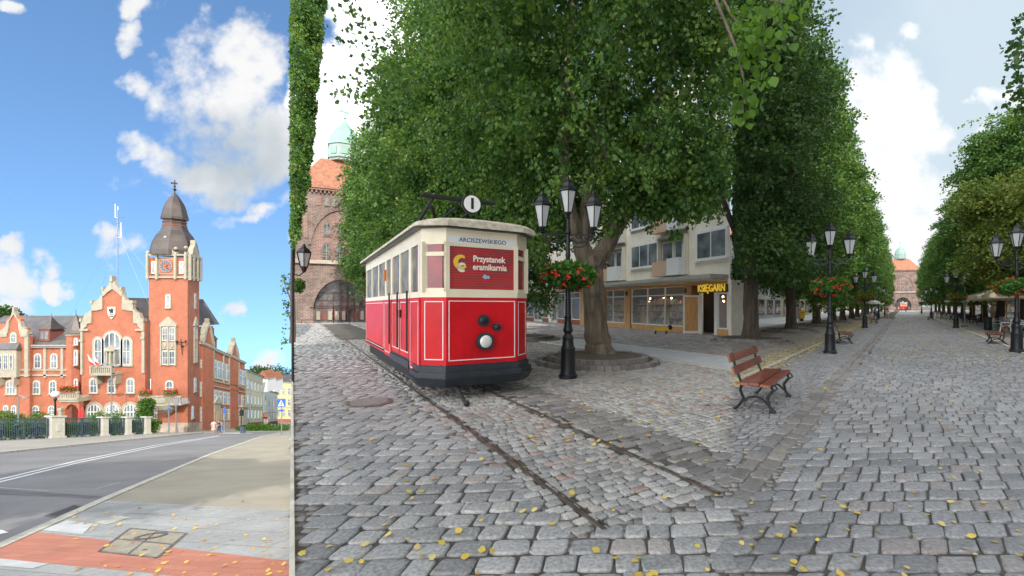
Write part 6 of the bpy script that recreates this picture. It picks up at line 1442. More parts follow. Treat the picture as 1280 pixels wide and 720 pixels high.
# hanging outer twigs at the right that reach over the shop front
ex = []
for (px,py,d,n,s_) in ((800,232,12.8,260,.35),(830,250,12.4,420,.35),(860,262,12.2,420,.3),(815,262,12.6,260,.28),(885,232,12.0,480,.35),(905,225,12.0,300,.3),(842,225,12.6,600,.5),(870,205,12.4,600,.5),(776,255,12.4,250,.35),(790,215,12.8,500,.5),(845,292,12.6,60,.14),(765,288,12.9,50,.12),(775,275,12.9,60,.14)):
    c_ = at(px,py,d); ex.append(rng.normal(size=(n,3))*np.array([s_,s_,s_*.55])+np.array(list(c_)))
ex = np.concatenate(ex)-np.array([0,0,0])
cc = np.array([1.0,14.2,10.3])
o = crown_mesh('crown',(5.6,4.6,7.6),13500,20,.118,.85,'leaf',3.0,.45,5,.40,0,4500,.32,clip=bigclip,holes=.30,centre=tuple(cc),extra=None,droop=.7)
o.parent = big; o.data.transform(Matrix.Translation(-bc))
P_ = ex[clipx(914)(ex)]; V, Q = leaf_arrays(P_,.15,.9,rng); V = V-np.array(list(bc)); npmesh('hanging_twigs',V,Q,'leaf',big)

# row of clipped limes behind the tram: one crown mesh per kind, copies share it
def lime(name_lab, x, y, h, half, z0, seed, cxo=0, shell=.6, rot=0.0, holes=.2, extra=None, bough=1.0, limbs=True, m='leaf', n=7500, K=14, leafs=.17, tr=.30, core=4500, clip=None, power=3.6, gr='limes in the clipped rows', mt='darkbark', rough=.28, taper=.12, coresize=.34):
    t = thing('lime_tree', name_lab, 'tree', (x,y,0), 0, gr)
    trunk_mb([(x,y,-.05),(x+.03,y,.6),(x,y,z0*.6),(x+.05,y,z0+1.2),(x,y,z0+(h-z0)*.55)],[tr*1.35,tr*1.02,tr*.9,tr*.85,tr*.4],12,seed).build('trunk',mt,t)
    if limbs: branchy(t,(x,y),z0,0,seed,6,mt,tr,(h-z0)*.58)
    c = (x+cxo,y,(h+z0)/2); o = crown_mesh('crown',(half[0],half[1],(h-z0)/2),n,K,leafs,.7,m,power,shell,seed,rough,taper,core,coresize,clip=clip,centre=c,rot=rot,holes=holes,extra=extra,bough=bough); o.parent = t; o.data.transform(Matrix.Translation((-x,-y,0))); return t
TROT = math.atan2(TV[1],TV[0])
def tpos(l,a): return TV[0]*l+TA[0]*a, TV[1]*l+TA[1]*a
x, y = tpos(7.6,21.0); A1 = lime('lime tree second behind the tram, dense sunlit crown over the tram roof',x,y,17.6,(3.9,4.6),3.0,41,rot=TROT,n=10500,K=15,leafs=.15)
x, y = tpos(7.6,30.0); A2 = lime('third lime of the row receding left behind the tram',x,y,17.4,(3.8,4.5),3.0,42,rot=TROT,n=7000,leafs=.2,K=12)
for i, a in enumerate((39,48,57)): x, y = tpos(7.6,a); dup(A2,(x,y,0),math.pi*(i%2==0),['fourth lime of the row receding left behind the tram','fifth lime in the row behind the tram, near the gate tower','farthest lime at the left end of the row behind the tram'][i])
# left tree between the street and the square
xl_, yl_ = (365.5-CX)*20/F, 20.0
def leftclip(P):
    px, py = pxpy(P); lim = np.interp(py,[0,60,140,220,260,300,330],[407,401,394,387,381,373,366]); return ((px > 352)&(py > 340)&(py < 440)&(px < 363))|(px > 363.5)&(px < lim+1.5*np.sin(py*.2))&(P[:,2] > 4.0+np.sin(P[:,0]*9)*.3)
ex = []
for (px,py,n) in ((357,345,40),(355,362,50),(358,380,45),(354,352,25),(357,392,30),(358,425,35),(359,410,20)): c_ = at(px,py,20.0); ex.append(rng.normal(size=(n,3))*np.array([.10,.2,.09])+np.array(list(c_)))
EXL = np.concatenate(ex)
lt = lime('narrow clipped tree at the left edge of the square in front of the gate tower',xl_,yl_,20,(.95,2.2),4.1,51,cxo=.62,shell=0,limbs=False,clip=leftclip,n=8000,tr=.10,core=3500,gr=None,extra=EXL,bough=.3,coresize=.15,holes=0,leafs=.12) if 1 else None
if 'group' in lt: del lt['group']
for py in (360,385): trunk_mb([at(366,py+25,20),at(360,py+5,20),at(356,py-4,20)],[.04,.025,.012],5,9).build('limb','darkbark',lt)
t = thing('shrub', 'small green bush below the lantern at the left edge of the gate wall', 'shrub', gp(371,404,0)); c = at(371,357,30); t.location = (c.x,c.y,0); blob_leaves('foliage', c, (.42,.4,.42), 900, .13, 'shrub', t, 77); mb = MB(); mb.tube([(c.x-.2,c.y,0),(c.x-.2,c.y,c.z)],.04,6); mb.build('stem','darkbark',t)
# street tree outside the frame whose crown shades the road
xs, ys_ = -6.6,1.2; 
t = thing('street_tree', 'tall street tree beside the road behind the left end of the camera view', 'tree', (xs,ys_,-1.2)); 
trunk_mb([(xs,ys_,-1.3),(xs,ys_,3),(xs+.2,ys_-.1,7),(xs,ys_,11)],[.35,.28,.24,.1],12,5).build('trunk','bark',t)
o = crown_mesh('crown',(5.6,2.6,2.8),6500,14,.26,1.0,'leaf',2.2,.3,61,.3,0,1800,.6,centre=(xs,ys_,11.2)); o.parent = t; o.data.transform(Matrix.Translation((-xs,-ys_,1.2)))
# ================================================================== PROMENADE
def pp(l, a): return PV[0]*l+PA[0]*a, PV[1]*l+PA[1]*a
PANG = math.atan2(PA[1],PA[0])-math.pi/2      # rotation that turns +y onto the promenade axis
# lamps: left row, right row
spec = [(gp(1037.5,441.5),'nearest lamp post left of the promenade beside the second bench','flower basket on the nearest left promenade lamp post'),(gp(1081,410),'second lamp post on the left side of the promenade','flower basket on the second left promenade lamp post'),
 (gp(1098,398.5),'third lamp post on the left side of the promenade','flower basket on the third left promenade lamp post'),(gp(1106,394),'fourth and farthest lamp post on the left of the promenade','flower basket on the farthest left promenade lamp post'),
 (gp(1271,440),'nearest lamp post at the right edge by the white chairs','flower basket with pink and red flowers at the right edge'),(gp(1195,410),'second lamp post on the right side before the parasols','flower basket on the second right promenade lamp post'),
 (gp(1164,397.5),'third lamp post on the right side of the promenade','flower basket on the third right promenade lamp post'),(gp(1152,392),'farthest lamp post on the right side of the promenade','flower basket on the farthest right promenade lamp post')]
for i, (c, a, b) in enumerate(spec): put_lamp(c.x, c.y, [-.62,-.5,-.62,-.6,-.35,-1.15,-.6,-.6][i] if i else -.45, a, b, 1.0)
# benches
def make_bench():
    t = thing('park_bench','x','bench',(0,0,0)); L_ = 1.9
    for k, (y, z) in enumerate(((.04,.43),(.19,.445),(.34,.435))):
        mb = MB(); mb.box((0,y,z),(L_,.135,.035)); mb.build('seat_slat','benchwood',t)
    for k, (y, z, tl) in enumerate(((.49,.62,.28),(.555,.80,.28))):
        mb = MB(); mb.box((0,y,z),(L_,.03,.125),R=Matrix.Rotation(-tl,3,'X')); mb.build('back_slat','benchwood',t)
    for x in (-.72,.72):
        mb = MB(); r = .024
        mb.tube([(x,.0,.40),(x,-.03,.34),(x,.05,.22),(x,.02,.09),(x,-.06,.0)],[r,r,r,r,r*1.4],6); mb.tube([(x,-.06,.012),(x,.02,.012)],.022,6)
        mb.tube([(x,.42,.40),(x,.44,.30),(x,.39,.18),(x,.46,.07),(x,.54,.0)],[r,r,r,r,r*1.4],6)
        mb.tube([(x,-.02,.405),(x,.2,.40),(x,.42,.405),(x,.50,.60),(x,.575,.87)],[r,r,r,r*.9,r*.8],6); mb.tube([(x,.04,.12),(x,.13,.20),(x,.22,.225),(x,.31,.20),(x,.41,.13)],.018,6)
        mb.tube([(x,.0,.40),(x,-.06,.42),(x,-.09,.37),(x,-.05,.34)],.014,5); mb.build('cast_iron_frame','blackmetal',t)
    return t
bench = make_bench(); D = Vector((PA[0],PA[1],0))
# local x along the promenade, local y away from it
def put_bench(first, x, y, side, lab, da=0.0):
    b = bench if first else dup(bench); b['label'] = lab; b['group'] = 'red brown park benches'; b.location = (x,y,0)
    b.rotation_euler = (0,0,math.atan2(PA[1],PA[0])+(0 if side < 0 else math.pi)+da); return b
a0, a1 = gp(963,518), gp(990,496); cmid = (a0+a1)/2; put_bench(True, cmid.x-.03, cmid.y+.03, -1, 'nearest reddish brown slatted bench cut by the left edge of the promenade', .04)
c = gp(1063,428.5); put_bench(False, c.x, c.y, -1, 'second bench beside the nearest left promenade lamp post', .12)
c = gp(1236,428.5); put_bench(False, c.x, c.y, 1, 'bench on the right side in front of the dark litter bin', -.06)
c = gp(1096,404); put_bench(False, c.x, c.y, -1, 'farther bench between the second and third left lamp posts')
c = gp(1160,400); put_bench(False, c.x, c.y, 1, 'farthest bench on the right side near the third lamp post')
# rows of limes
PROT = PANG
def rclip(lo, zl=2.6):
    def f(P):
        px, py = pxpy(P); lb = np.interp(px,[915,940,970,1000,1030,1060],[372,352,342,352,342,352]); return (px > lo)&(P[:,2] > zl+.25*np.sin(P[:,0]*2.1))
    return f
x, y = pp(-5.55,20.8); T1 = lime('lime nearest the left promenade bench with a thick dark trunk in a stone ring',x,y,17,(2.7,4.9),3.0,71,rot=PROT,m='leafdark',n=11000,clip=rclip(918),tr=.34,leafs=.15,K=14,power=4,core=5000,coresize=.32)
x, y = pp(-5.75,30.6); T2 = lime('second lime of the left promenade row behind the nearest lamp post',x,y,17,(2.7,4.7),3.1,72,rot=PROT,m='leaf',n=8500,clip=rclip(916),tr=.31,leafs=.17,power=4,core=3500)
x, y = pp(-5.8,41); T3 = lime('third lime of the left promenade row',x,y,17.3,(2.7,4.7),3.2,73,rot=PROT,m='leaf',n=6000,K=12,tr=.3,leafs=.21,power=4,core=2500)
ordn = ['fourth','fifth','sixth','seventh','eighth','ninth','tenth','eleventh','twelfth','thirteenth','fourteenth','fifteenth']
for i, a in enumerate((50.5,60,70,80,91,103,117,133,150,168)):
    x, y = pp(-5.7,a); dup(T3,(x,y,0),math.pi*(i%2),ordn[i]+' lime from the near end of the left promenade row',scale=(1,1,1+.03*math.sin(i*2)))
x, y = pp(7.4,47.5); R3 = lime('tall rounded lime on the right rising above the parasols',x,y,17.3,(3.8,4.4),3.3,81,rot=PROT,m='leaf',n=8000,K=13,tr=.32,leafs=.19,power=3,taper=.2)
x, y = pp(7.6,37.5); R2 = lime('shorter yellowish lime at the right edge above the nearest parasol',x,y,11.2,(4.1,4.1),3.2,82,m='leafyellow',n=7000,K=14,tr=.34,leafs=.17,power=2.6,taper=.25)
for i, a in enumerate((58,69,80,92,105,119,134,150,166)):
    x, y = pp(7.4,a); dup(R3,(x,y,0),math.pi*(i%2==0),ordn[i]+' lime from the right edge in the right promenade row',scale=(1,1,[.86,.95,.8,.9,.95,.9,.95,.9,.9][i]))
# near branches: bright leaves upper left of the promenade, sprig upper right
def twigs(name, lab, pts, d, leafs, m, n_per, spread, base, seed, heart=True):
    t = thing(name, lab, 'branch', base); rng = np.random.default_rng(seed); C = []
    for px, py in pts: c_ = at(px,py,d+rng.uniform(-.5,.5)); C.append(rng.normal(size=(n_per,3))*np.array(spread)+np.array(list(c_)))
    C = np.concatenate(C); C = C[(C[:,0]/C[:,1]*F+CX > 918)]; V, Q = leaf_arrays(C,leafs,1.1,rng,None,heart); V = V-np.array(list(base)); npmesh('leaves',V,Q,m,t); return t
nt_ = []
b0 = at(870,-60,6.2); t = twigs('lime_branch','near hanging branch of bright green heart shaped leaves at upper left of the promenade',[(925,8),(930,30),(935,52),(928,72),(940,88),(926,100),(932,118),(925,135),(948,14),(956,30),(965,50),(974,62),(938,60),(924,50),(930,145),(945,100),(968,12),(985,8),(1000,3),(926,20),(940,40)],6.2,.12,'leafbright',17,(.11,.2,.10),b0,91)
for P_ in (((870,-60),(915,20),(945,55),(975,66)),((870,-60),(920,60),(930,100),(928,140)),((880,-70),(940,-5),(990,6))): trunk_mb([at(px,py,6.2) for px,py in P_],[.03,.02,.012,.006][:len(P_)],5,3).build('twig','bark',t)
b0 = at(1310,60,9); t = twigs('lime_branch','thin sprig of small dark leaves hanging at the upper right corner',[(1278,20),(1276,38),(1279,50),(1274,66),(1272,84),(1278,96),(1270,112),(1276,122),(1280,134),(1268,58),(1283,75),(1284,110)],9,.10,'leafdark',26,(.07,.15,.12),b0,92)
for P_ in (((1310,60),(1285,75),(1270,62)),((1310,90),(1285,108),(1268,113)),((1310,20),(1290,30),(1276,40))): trunk_mb([at(px,py,9) for px,py in P_],[.03,.015,.006],5,4).build('twig','bark',t)
# tree surrounds
for l, a, r, lab in ((-5.55,20.8,1.75,'round stone kerb of the nearest promenade lime'),(-5.75,30.6,1.7,'round stone kerb of the second promenade lime'),(-5.8,41,1.7,'round stone kerb of the third promenade lime'),(-5.7,50.5,1.6,'round stone kerb of the fourth promenade lime')):
    x, y = pp(l,a); ring(x,y,r,lab)
# left shops
def rowfac(l, a0, a1): p, q = pp(l,a0), pp(l,a1); return Fac(p,q)
def rowhouse(l, a0, a1, lab, wallm, h, nwin, gm='cream', shopm='goods', trim='redbrown'):
    Fh = rowfac(l,a0,a1); t = thing('row_house', lab, 'building', (*pp(l,a0),0), 0, 'houses behind the promenade rows'); mb = MB()
    mb.prism([Fh.P(0,0),Fh.P(Fh.L,0),Fh.P(Fh.L,h),Fh.P(0,h)], -Fh.N*8); mb.build('wall',wallm,t)
    mb = MB(); mb.add([Fh.P(0,h,.3),Fh.P(Fh.L,h,.3),Fh.P(Fh.L,h+3,-4),Fh.P(0,h+3,-4),Fh.P(0,h,-8),Fh.P(Fh.L,h,-8)],[(0,1,2,3),(3,2,5,4),(0,3,4),(1,5,2)]); mb.build('roof','tile',t)
    for j in range(1,int(h/3)):
        for i in range(nwin): u = Fh.L*(i+.5)/nwin; window(Fh,t,u-.6,u+.6,j*3+.7,j*3+2.3,cols=2,rows=1,sur=.12)
    n = max(1,int(Fh.L/4.2))
    for i in range(n):
        u = Fh.L*(i+.5)/n; mb = MB(); Fh.rect(mb,u-1.6,u+1.6,.5,2.5,0,.06); w_ = mb.build('shop_window',trim,t); mb = MB(); Fh.rect(mb,u-1.45,u+1.45,.62,2.38,.06,.08); mb.build('pane','glass',w_)
        mb = MB(); x_ = u-1.35
        while x_ < u+1.2: ww_ = rngp.uniform(.15,.4); z_ = rngp.choice((.7,1.2,1.7)); Fh.rect(mb,x_,x_+ww_,z_,z_+rngp.uniform(.2,.42),.08,.09+rngp.uniform(0,.02)); x_ += ww_+rngp.uniform(.02,.15)
        mb.build('displayed_goods',shopm,w_)
    return t
rowhouse(-14.8,44,72,'pale house with red trimmed shop window behind the left promenade trunks','whitewall',9,7)
rowhouse(-14.8,73,110,'pale cream house farther along behind the left promenade trunks','palecream',9,8)
rowhouse(-14.8,111,150,'grey plastered house near the far left end of the promenade','shopgrey',9,8)
rowhouse(-14.8,151,215,'yellowish house beside the far gate on the left','palecream',9,9)
rowhouse(16,151,215,'pale house beside the far gate on the right','shopcream',9,9)
rowhouse(16,28,60,'cream house behind the parasols at the right edge','shopcream',10,8)
rowhouse(16,61,105,'white house behind the farther parasols','whitewall',9,9)
rowhouse(16,106,150,'grey house near the far right end of the promenade','shopgrey',9,9)
for l0_, l1_, lab in ((-46,-7.5,'long pale house closing the left side beyond the promenade beside the far gate'),(8.5,52,'long cream house closing the right side beyond the promenade beside the far gate')):
    Fh = Fac(pp(l0_,203),pp(l1_,203)); t = thing('row_house',lab,'building',(*pp(l0_,203),0),0,'houses behind the promenade rows')
    mb = MB(); Fh.rect(mb,0,Fh.L,0,13,-8,0); mb.build('wall','shopgrey',t); mb = MB(); mb.add([Fh.P(0,13,.3),Fh.P(Fh.L,13,.3),Fh.P(Fh.L,17,-4),Fh.P(0,17,-4)],[(0,1,2,3)]); mb.build('roof','tile',t)
    for j in range(4):
        for i in range(11): u = Fh.L*(i+.5)/11; window(Fh,t,u-.7,u+.7,j*3+.7,j*3+2.4,cols=2,rows=1,sur=.12)
# parasols
def make_parasol(m, w_=3.6, h=2.25, rise=.85):
    t = thing('parasol','x','parasol',(0,0,0)); hw_ = w_/2; mb = MB(); V = []; n = 7
    for k in range(n+1):
        f = k/n; r = hw_*(1-f*.985); z = h+rise*(f**.85)-.10*math.sin(math.pi*f)
        V += [(-r,-r,z),(0,-r,z+.0),(r,-r,z),(r,0,z),(r,r,z),(0,r,z),(-r,r,z),(-r,0,z)]
    Q = [(k*8+i,k*8+(i+1)%8,(k+1)*8+(i+1)%8,(k+1)*8+i) for k in range(n) for i in range(8)]; mb.add(V,Q); cn = mb.build('canopy',m,t)
    mb = MB()
    for i in range(4):
        a = Vector([(-hw_,-hw_,h),(hw_,-hw_,h),(hw_,hw_,h),(-hw_,hw_,h)][i]); b_ = Vector([(hw_,-hw_,h),(hw_,hw_,h),(-hw_,hw_,h),(-hw_,-hw_,h)][i]); nn_ = (b_-a).normalized(); nx = Vector((nn_.y,-nn_.x,0))
        for k in range(8): p, q = a.lerp(b_,k/8+.006), a.lerp(b_,(k+1)/8-.006); mb.prism([p,q,q-Vector((0,0,.24)),p-Vector((0,0,.24))],nx*.012)
    mb.build('valance',m,cn); mb = MB(); mb.tube([(0,0,0),(0,0,h+rise-.02)],.035,8); mb.build('pole','wood' if m == 'beigecloth' else 'greymetal',t); mb = MB(); mb.box((0,0,.05),(.8,.8,.1)); mb.build('base','black',t)
    mb = MB()
    for i in range(8): a = math.pi/4*i; r = hw_*(1.38 if i%2 else .98); mb.tube([(0,0,h+rise*.80),(math.cos(a)*r,math.sin(a)*r,h+.0)],.014,4)
    mb.build('ribs','black',t); return t
para = make_parasol('beigecloth'); pw = make_parasol('whitecloth')
pn = ['nearest beige parasol at the right edge of the cafe terrace','second beige parasol from the right edge of the terrace','third beige parasol from the right edge of the terrace','fourth beige parasol along the terrace','fifth beige parasol along the terrace','sixth beige parasol along the terrace','seventh beige parasol along the terrace','farthest beige parasol of the terrace']
for i, (l,a) in enumerate(((6.0,32.5),(6.0,38.6),(6.0,44.7),(6.0,51),(6.1,58),(6.1,66),(6.1,75),(6.1,85))):
    o = para if i == 0 else dup(para); x, y = pp(l,a); o.location = (x,y,.12); o.rotation_euler = (0,0,PANG); o['label'] = pn[i]; o['group'] = 'beige parasols on the cafe terrace'
for i, (l,a) in enumerate(((10.6,33),(10.6,41),(10.8,50))):
    x, y = pp(l,a); dup(para,(x,y,.4),PANG,['beige parasol in the second row behind the nearest one','middle beige parasol of the second row','far beige parasol of the second row'][i],'beige parasols on the cafe terrace')
for i, (l,a) in enumerate(((-4.2,66),(-4.3,72),(-4.2,80),(9.8,60))):
    o = pw if i == 0 else dup(pw); x, y = pp(l,a); o.location = (x,y,-.1); o.rotation_euler = (0,0,PANG); o['label'] = ['nearest white parasol on the far left side','second white parasol on the far left side','third white parasol on the far left side','single white parasol behind the fifth beige one on the right'][i]; o['group'] = 'white parasols along the promenade'
# chairs and tables
def make_chair(m, name):
    t = thing(name,'x','chair',(0,0,0)); r = .016; mb = MB(); mb.box((0,0,.44),(.44,.44,.03)); mb.build('seat',m,t); mb = MB()
    for z in (.58,.68,.78): mb.box((0,.215+.03*(z-.5)*2,z),(.42,.02,.06))
    for sx_ in (-1,1): mb.tube([(sx_*.21,.2,.44),(sx_*.21,.26,.84)],r,5)
    mb.build('backrest',m,t)
    for sx_ in (-1,1):
        for sy in (-1,1): mb = MB(); mb.tube([(sx_*.2,sy*.2,.43),(sx_*.23,sy*.25,0)],r,5); mb.build('leg',m,t)
        mb = MB(); mb.tube([(sx_*.23,-.2,.43),(sx_*.24,-.2,.64),(sx_*.22,.22,.66)],r,5); mb.build('armrest',m,t)
    return t
def make_table(m):
    t = thing('cafe_table','x','table',(0,0,0)); mb = MB(); mb.lathe([(.38,.70),(.4,.71),(.4,.735)],(0,0,0),16); mb.build('tabletop',m,t)
    for s_ in (-1,1): mb = MB(); mb.tube([(s_*.25,0,.7),(-s_*.25,0,0)],.02,5); mb.tube([(0,s_*.25,.7),(0,-s_*.25,0)],.02,5); mb.build('leg','black',t)
    return t
wc = make_chair('whiteplastic','cafe_chair'); bc2 = make_chair('black','cafe_chair'); tb1 = make_table('whiteplastic'); tb2 = make_table('black')
wl_ = ['white cafe chair nearest the promenade bench','white cafe chair just left of the right lamp post','white cafe chair behind the right lamp post shaft','white cafe chair at the far right edge of the picture','white cafe chair facing away behind the white table','white cafe chair in the back of the white group']
for i, (px,py,rz) in enumerate(((1247,412.5,.6),(1257,417,-2.4),(1262,411,-.4),(1279,418,2.6),(1272,411,.2),(1251,409,2.9))):
    o = wc if i == 0 else dup(wc); c = gp(px,py); o.location = (c.x,c.y,0); o.rotation_euler = (0,0,rz); o['label'] = wl_[i]; o['group'] = 'white cafe chairs'
c = gp(1266,414); tb1.location = (c.x,c.y,0); tb1['label'] = 'white round cafe table among the white chairs'
bl_ = 'black cafe chair on the terrace '
bp_ = [(1215,406,.4,'left of the litter bin'),(1208,404,2.5,'behind the grey flagpole'),(1221,403.5,-1.2,'behind the folding table'),(1203,402,.3,'right of the second right lamp post'),(1186,400.5,1.2,'left of the second right lamp post'),(1191,399.5,-1,'by the second right lamp post shaft'),(1179,399,2,'under the fourth parasol'),(1174,397.5,.5,'under the fifth parasol'),(1228,402,1.8,'under the second parasol'),(1212,400.5,0,'farther back in the deep shade'),(1199,399,2.8,'in the shade between the middle parasols'),(1169,396.5,.7,'at the far end near the third right lamp post')]
for i, (px,py,rz,s_) in enumerate(bp_):
    o = bc2 if i == 0 else dup(bc2); c = gp(px,py); o.location = (c.x,c.y,0); o.rotation_euler = (0,0,rz); o['label'] = bl_+s_; o['group'] = 'black cafe chairs'
for i, (px,py,s_) in enumerate(((1218,404.5,'nearest the litter bin'),(1206,402.5,'behind the grey flagpole'),(1189,400,'beside the second right lamp post'),(1177,398,'under the farther parasols'))):
    o = tb2 if i == 0 else dup(tb2); c = gp(px,py); o.location = (c.x,c.y,0); o['label'] = 'black cafe table '+s_; o['group'] = 'black cafe tables'
t = thing('litter_bin','dark slatted litter bin behind the right hand bench','bin',gp(1235,413)); c = gp(1235,413); mb = MB(); mb.lathe([(.19,.02),(.21,.1),(.21,.72),(.23,.75),(.23,.80)],c,14); mb.build('body','blackmetal',t); mb = MB(); mb.lathe([(.23,.80),(.18,.86),(.05,.9)],c,14); mb.build('lid','blackmetal',t)
t = thing('flagpole','slim grey pole standing in front of the parasols','pole',gp(1206,408)); c = gp(1206,408); mb = MB(); mb.tube([c,c+Vector((0,0,3.1))],.04,8); mb.ball(c+Vector((0,0,3.1)),.06,6); mb.build('shaft','greymetal',t)
mb = MB(); mb.lathe([(.25,0),(.25,.06)],c,12); mb.build('base','black',t)
# menu board / red awning signs
for px, py, d, lab, m_ in ((1219,372,46,'small red lit heater lamp hanging under the third parasol','red'),):
    c = at(px,py,d); t = thing('heater_lamp',lab,'lamp',c); mb = MB(); mb.box(c,(.5,.12,.1)); mb.build('housing',m_,t); mb = MB(); mb.tube([c,c+Vector((0,0,.45))],.015,5); mb.build('hanger','black',t)
t = thing('post_box','small yellow box standing behind the woman among the left trunks','box',gp(1002,401.5)); c = gp(1002,401.5); mb = MB(); mb.box(c+Vector((0,0,.75)),(.5,.4,.9)); mb.build('body','yellowbox',t); mb = MB(); mb.box(c+Vector((0,0,.15)),(.3,.25,.3)); mb.build('foot','black',t)
mb = MB(); mb.box(c+Vector((0,-.21,.95)),(.32,.03,.05)); mb.build('slot','black',t)
# far gate and far tram
g2 = dup(gate,((1130.5-CX)*186/F,186,0),-.35,'distant brick gate tower with green cupola closing the far end of the promenade','brick gate towers',1.27)
t2 = dup(tram,((1129.5-CX)*166/F,166,0),-.62,'distant red and cream tram standing before the far gate tower',None)
t2['group'] = 'vintage trams'; tram['group'] = 'vintage trams'

# ================================================================== PEOPLE
def skin_mesh(name, verts, edges, radii, m, parent, rootv=0, sub=1):
    me = bpy.data.meshes.new('t'); me.from_pydata([tuple(v) for v in verts],edges,[]); o = bpy.data.objects.new('t',me); COL.objects.link(o)
    md = o.modifiers.new('s','SKIN'); sv = me.skin_vertices[0].data
    for i, r in enumerate(radii): sv[i].radius = (r,r) if not hasattr(r,'__len__') else r; sv[i].use_root = (i == rootv)
    s_ = o.modifiers.new('u','SUBSURF'); s_.levels = s_.render_levels = sub
    bpy.context.view_layer.update(); m2 = bpy.data.meshes.new_from_object(o.evaluated_get(bpy.context.evaluated_depsgraph_get())); bpy.data.objects.remove(o)
    m2.materials.clear(); m2.materials.append(M[m] if isinstance(m,str) else m)
    m2.name = name; r = bpy.data.objects.new(name,m2); COL.objects.link(r); r.parent = parent; 
    for p in m2.polygons: p.use_smooth = True
    return r
def person(lab, loc, rz, top, bottom, hair='hairdark', h=1.72, stride=.25, skirt=False, seated=False, shorts=False, arms=.08, gr='people walking'):
    t = thing('person',lab,'person',loc,rz,gr); k = h/1.72; s = stride
    J = dict(pel=(0,0,.95),bel=(0,0,1.10),che=(0,-.01,1.30),sho=(0,0,1.42),nec=(0,-.01,1.50),hea=(0,-.03,1.60),top=(0,-.02,1.70),
      ls=(-.18,0,1.41),le=(-.24,s*.35,1.14),lw=(-.25,s*.2-arms,.90),lh=(-.25,s*.2-arms-.03,.80),rs=(.18,0,1.41),re=(.24,-s*.2,1.14),rw=(.25,-s*.55-arms,.92),rh=(.25,-s*.6-arms-.03,.82),
      lp=(-.10,0,.90),lk=(-.11,-s*.55,.50),la=(-.11,-s*.75,.09),lt=(-.12,-s*.75-.15,.03),rp=(.10,0,.90),rk=(.11,s*.15,.48),ra=(.11,s*.8,.12),rt=(.12,s*.8-.13,.03))
    R = dict(pel=.135,bel=.12,che=.15,sho=.11,nec=.055,hea=.095,top=.075,ls=.062,le=.042,lw=.030,lh=.038,rs=.062,re=.042,rw=.030,rh=.038,lp=.095,lk=.058,la=.038,lt=.032,rp=.095,rk=.058,ra=.038,rt=.032)
    E = [('pel','bel'),('bel','che'),('che','sho'),('sho','nec'),('nec','hea'),('hea','top'),('sho','ls'),('ls','le'),('le','lw'),('lw','lh'),('sho','rs'),('rs','re'),('re','rw'),('rw','rh'),('pel','lp'),('lp','lk'),('lk','la'),('la','lt'),('pel','rp'),('rp','rk'),('rk','ra'),('ra','rt')]
    def mk(name, keys, ext, m):
        ks = [q for q in keys]; V = [Vector(J[q])*k for q in ks]; ed = [(ks.index(a),ks.index(b)) for a,b in E if a in ks and b in ks]; rr = [(R[q]+ext)*k for q in ks]
        return skin_mesh(name,V,ed,rr,m,t,0)
    mk('body',list(J),0,'skin')
    mk('shirt',['bel','pel','che','sho','ls','rs','le','re'],.018,top)
    if skirt:
        mb = MB(); mb.lathe([(.17*k,1.0*k),(.22*k,.7*k),(.26*k,.45*k)],(0,0,0),12); mb.v = [(v[0]+t.location.x,v[1]+t.location.y,v[2]+t.location.z) for v in mb.v]; mb.build('skirt',bottom,t)
    else: mk('trousers',['pel','lp','lk','rp','rk']+([] if shorts else ['la','ra']),.02,bottom)
    for q in ('l','r'):
        mb = MB(); a = Vector(J[q+'a'])*k; b = Vector(J[q+'t'])*k; mb.tube([a+Vector((0,.05,-.04)),b+Vector((0,-.05,0))],[.05,.04],6); mb.v = [(v[0]+t.location.x,v[1]+t.location.y,v[2]+t.location.z) for v in mb.v]; mb.build('shoe','black',t)
    mb = MB(); mb.ball((0,.0,1.66*k),.105*k,8,(1,1.05,1)); mb.v = [(v[0]+t.location.x,v[1]+t.location.y,max(v[2],1.58*k if v[1] > -.02 else 1.67*k)+t.location.z) for v in mb.v]; mb.build('hair',hair,t,smooth=True)
    return t
for nm, c_ in (('clothred',(.60,.06,.07)),('clothpink',(.62,.38,.36)),('clothwhite',(.72,.72,.70)),('clothgrey',(.35,.36,.40)),('clothnavy',(.04,.06,.14)),('clothbeige',(.5,.4,.3)),('clothblue',(.15,.3,.5))): M[nm] = mat(nm[5:]+' cloth',c_,.85)
person('person in red top and pale shorts walking on the promenade',gp(1109,398),.9,'clothred','clothwhite',h=1.75,shorts=True)
person('person in pink top and grey skirt walking away among the left trunks',gp(997,405.5),-.4+math.pi,'clothpink','clothgrey',hair='hairdark',h=1.75,skirt=True)
c = gp(1241,400.5); person('person in white shirt standing under the parasols',c,2.4,'clothwhite','clothbeige',h=1.78,stride=.02)
c = gp(1246,400); person('person in dark clothes beside the one in the white shirt',c,2.0,'clothnavy','clothnavy',h=1.72,stride=.02)
c = gp(1132.5,390.5); person('tiny distant person in red before the far tram',c,0,'clothred','clothnavy',h=1.7)
c = gp(1094,400); person('person in blue top near the far left benches',c,1.2,'clothblue','clothnavy',h=1.7)
c = gp(984,400.5); person('person in pale clothes far back near the left shop',c,.3,'clothbeige','clothwhite',h=1.65)
for px, top_, bot_, lab, h_, rz in ((267,'clothwhite','clothpink','woman in white top and pale skirt walking past the tower corner',1.65,1.2),(260.5,'clothgrey','clothnavy','person in grey walking just left of the woman in white',1.6,1.1),(261.5+12.5,'clothnavy','clothnavy','person in dark clothes nearest the hall doorway',1.7,-1.0)):
    if px == 260.5: continue
    person(lab,gld(px,57.2),rz,top_,bot_,h=h_,skirt=(top_ == 'clothwhite'))
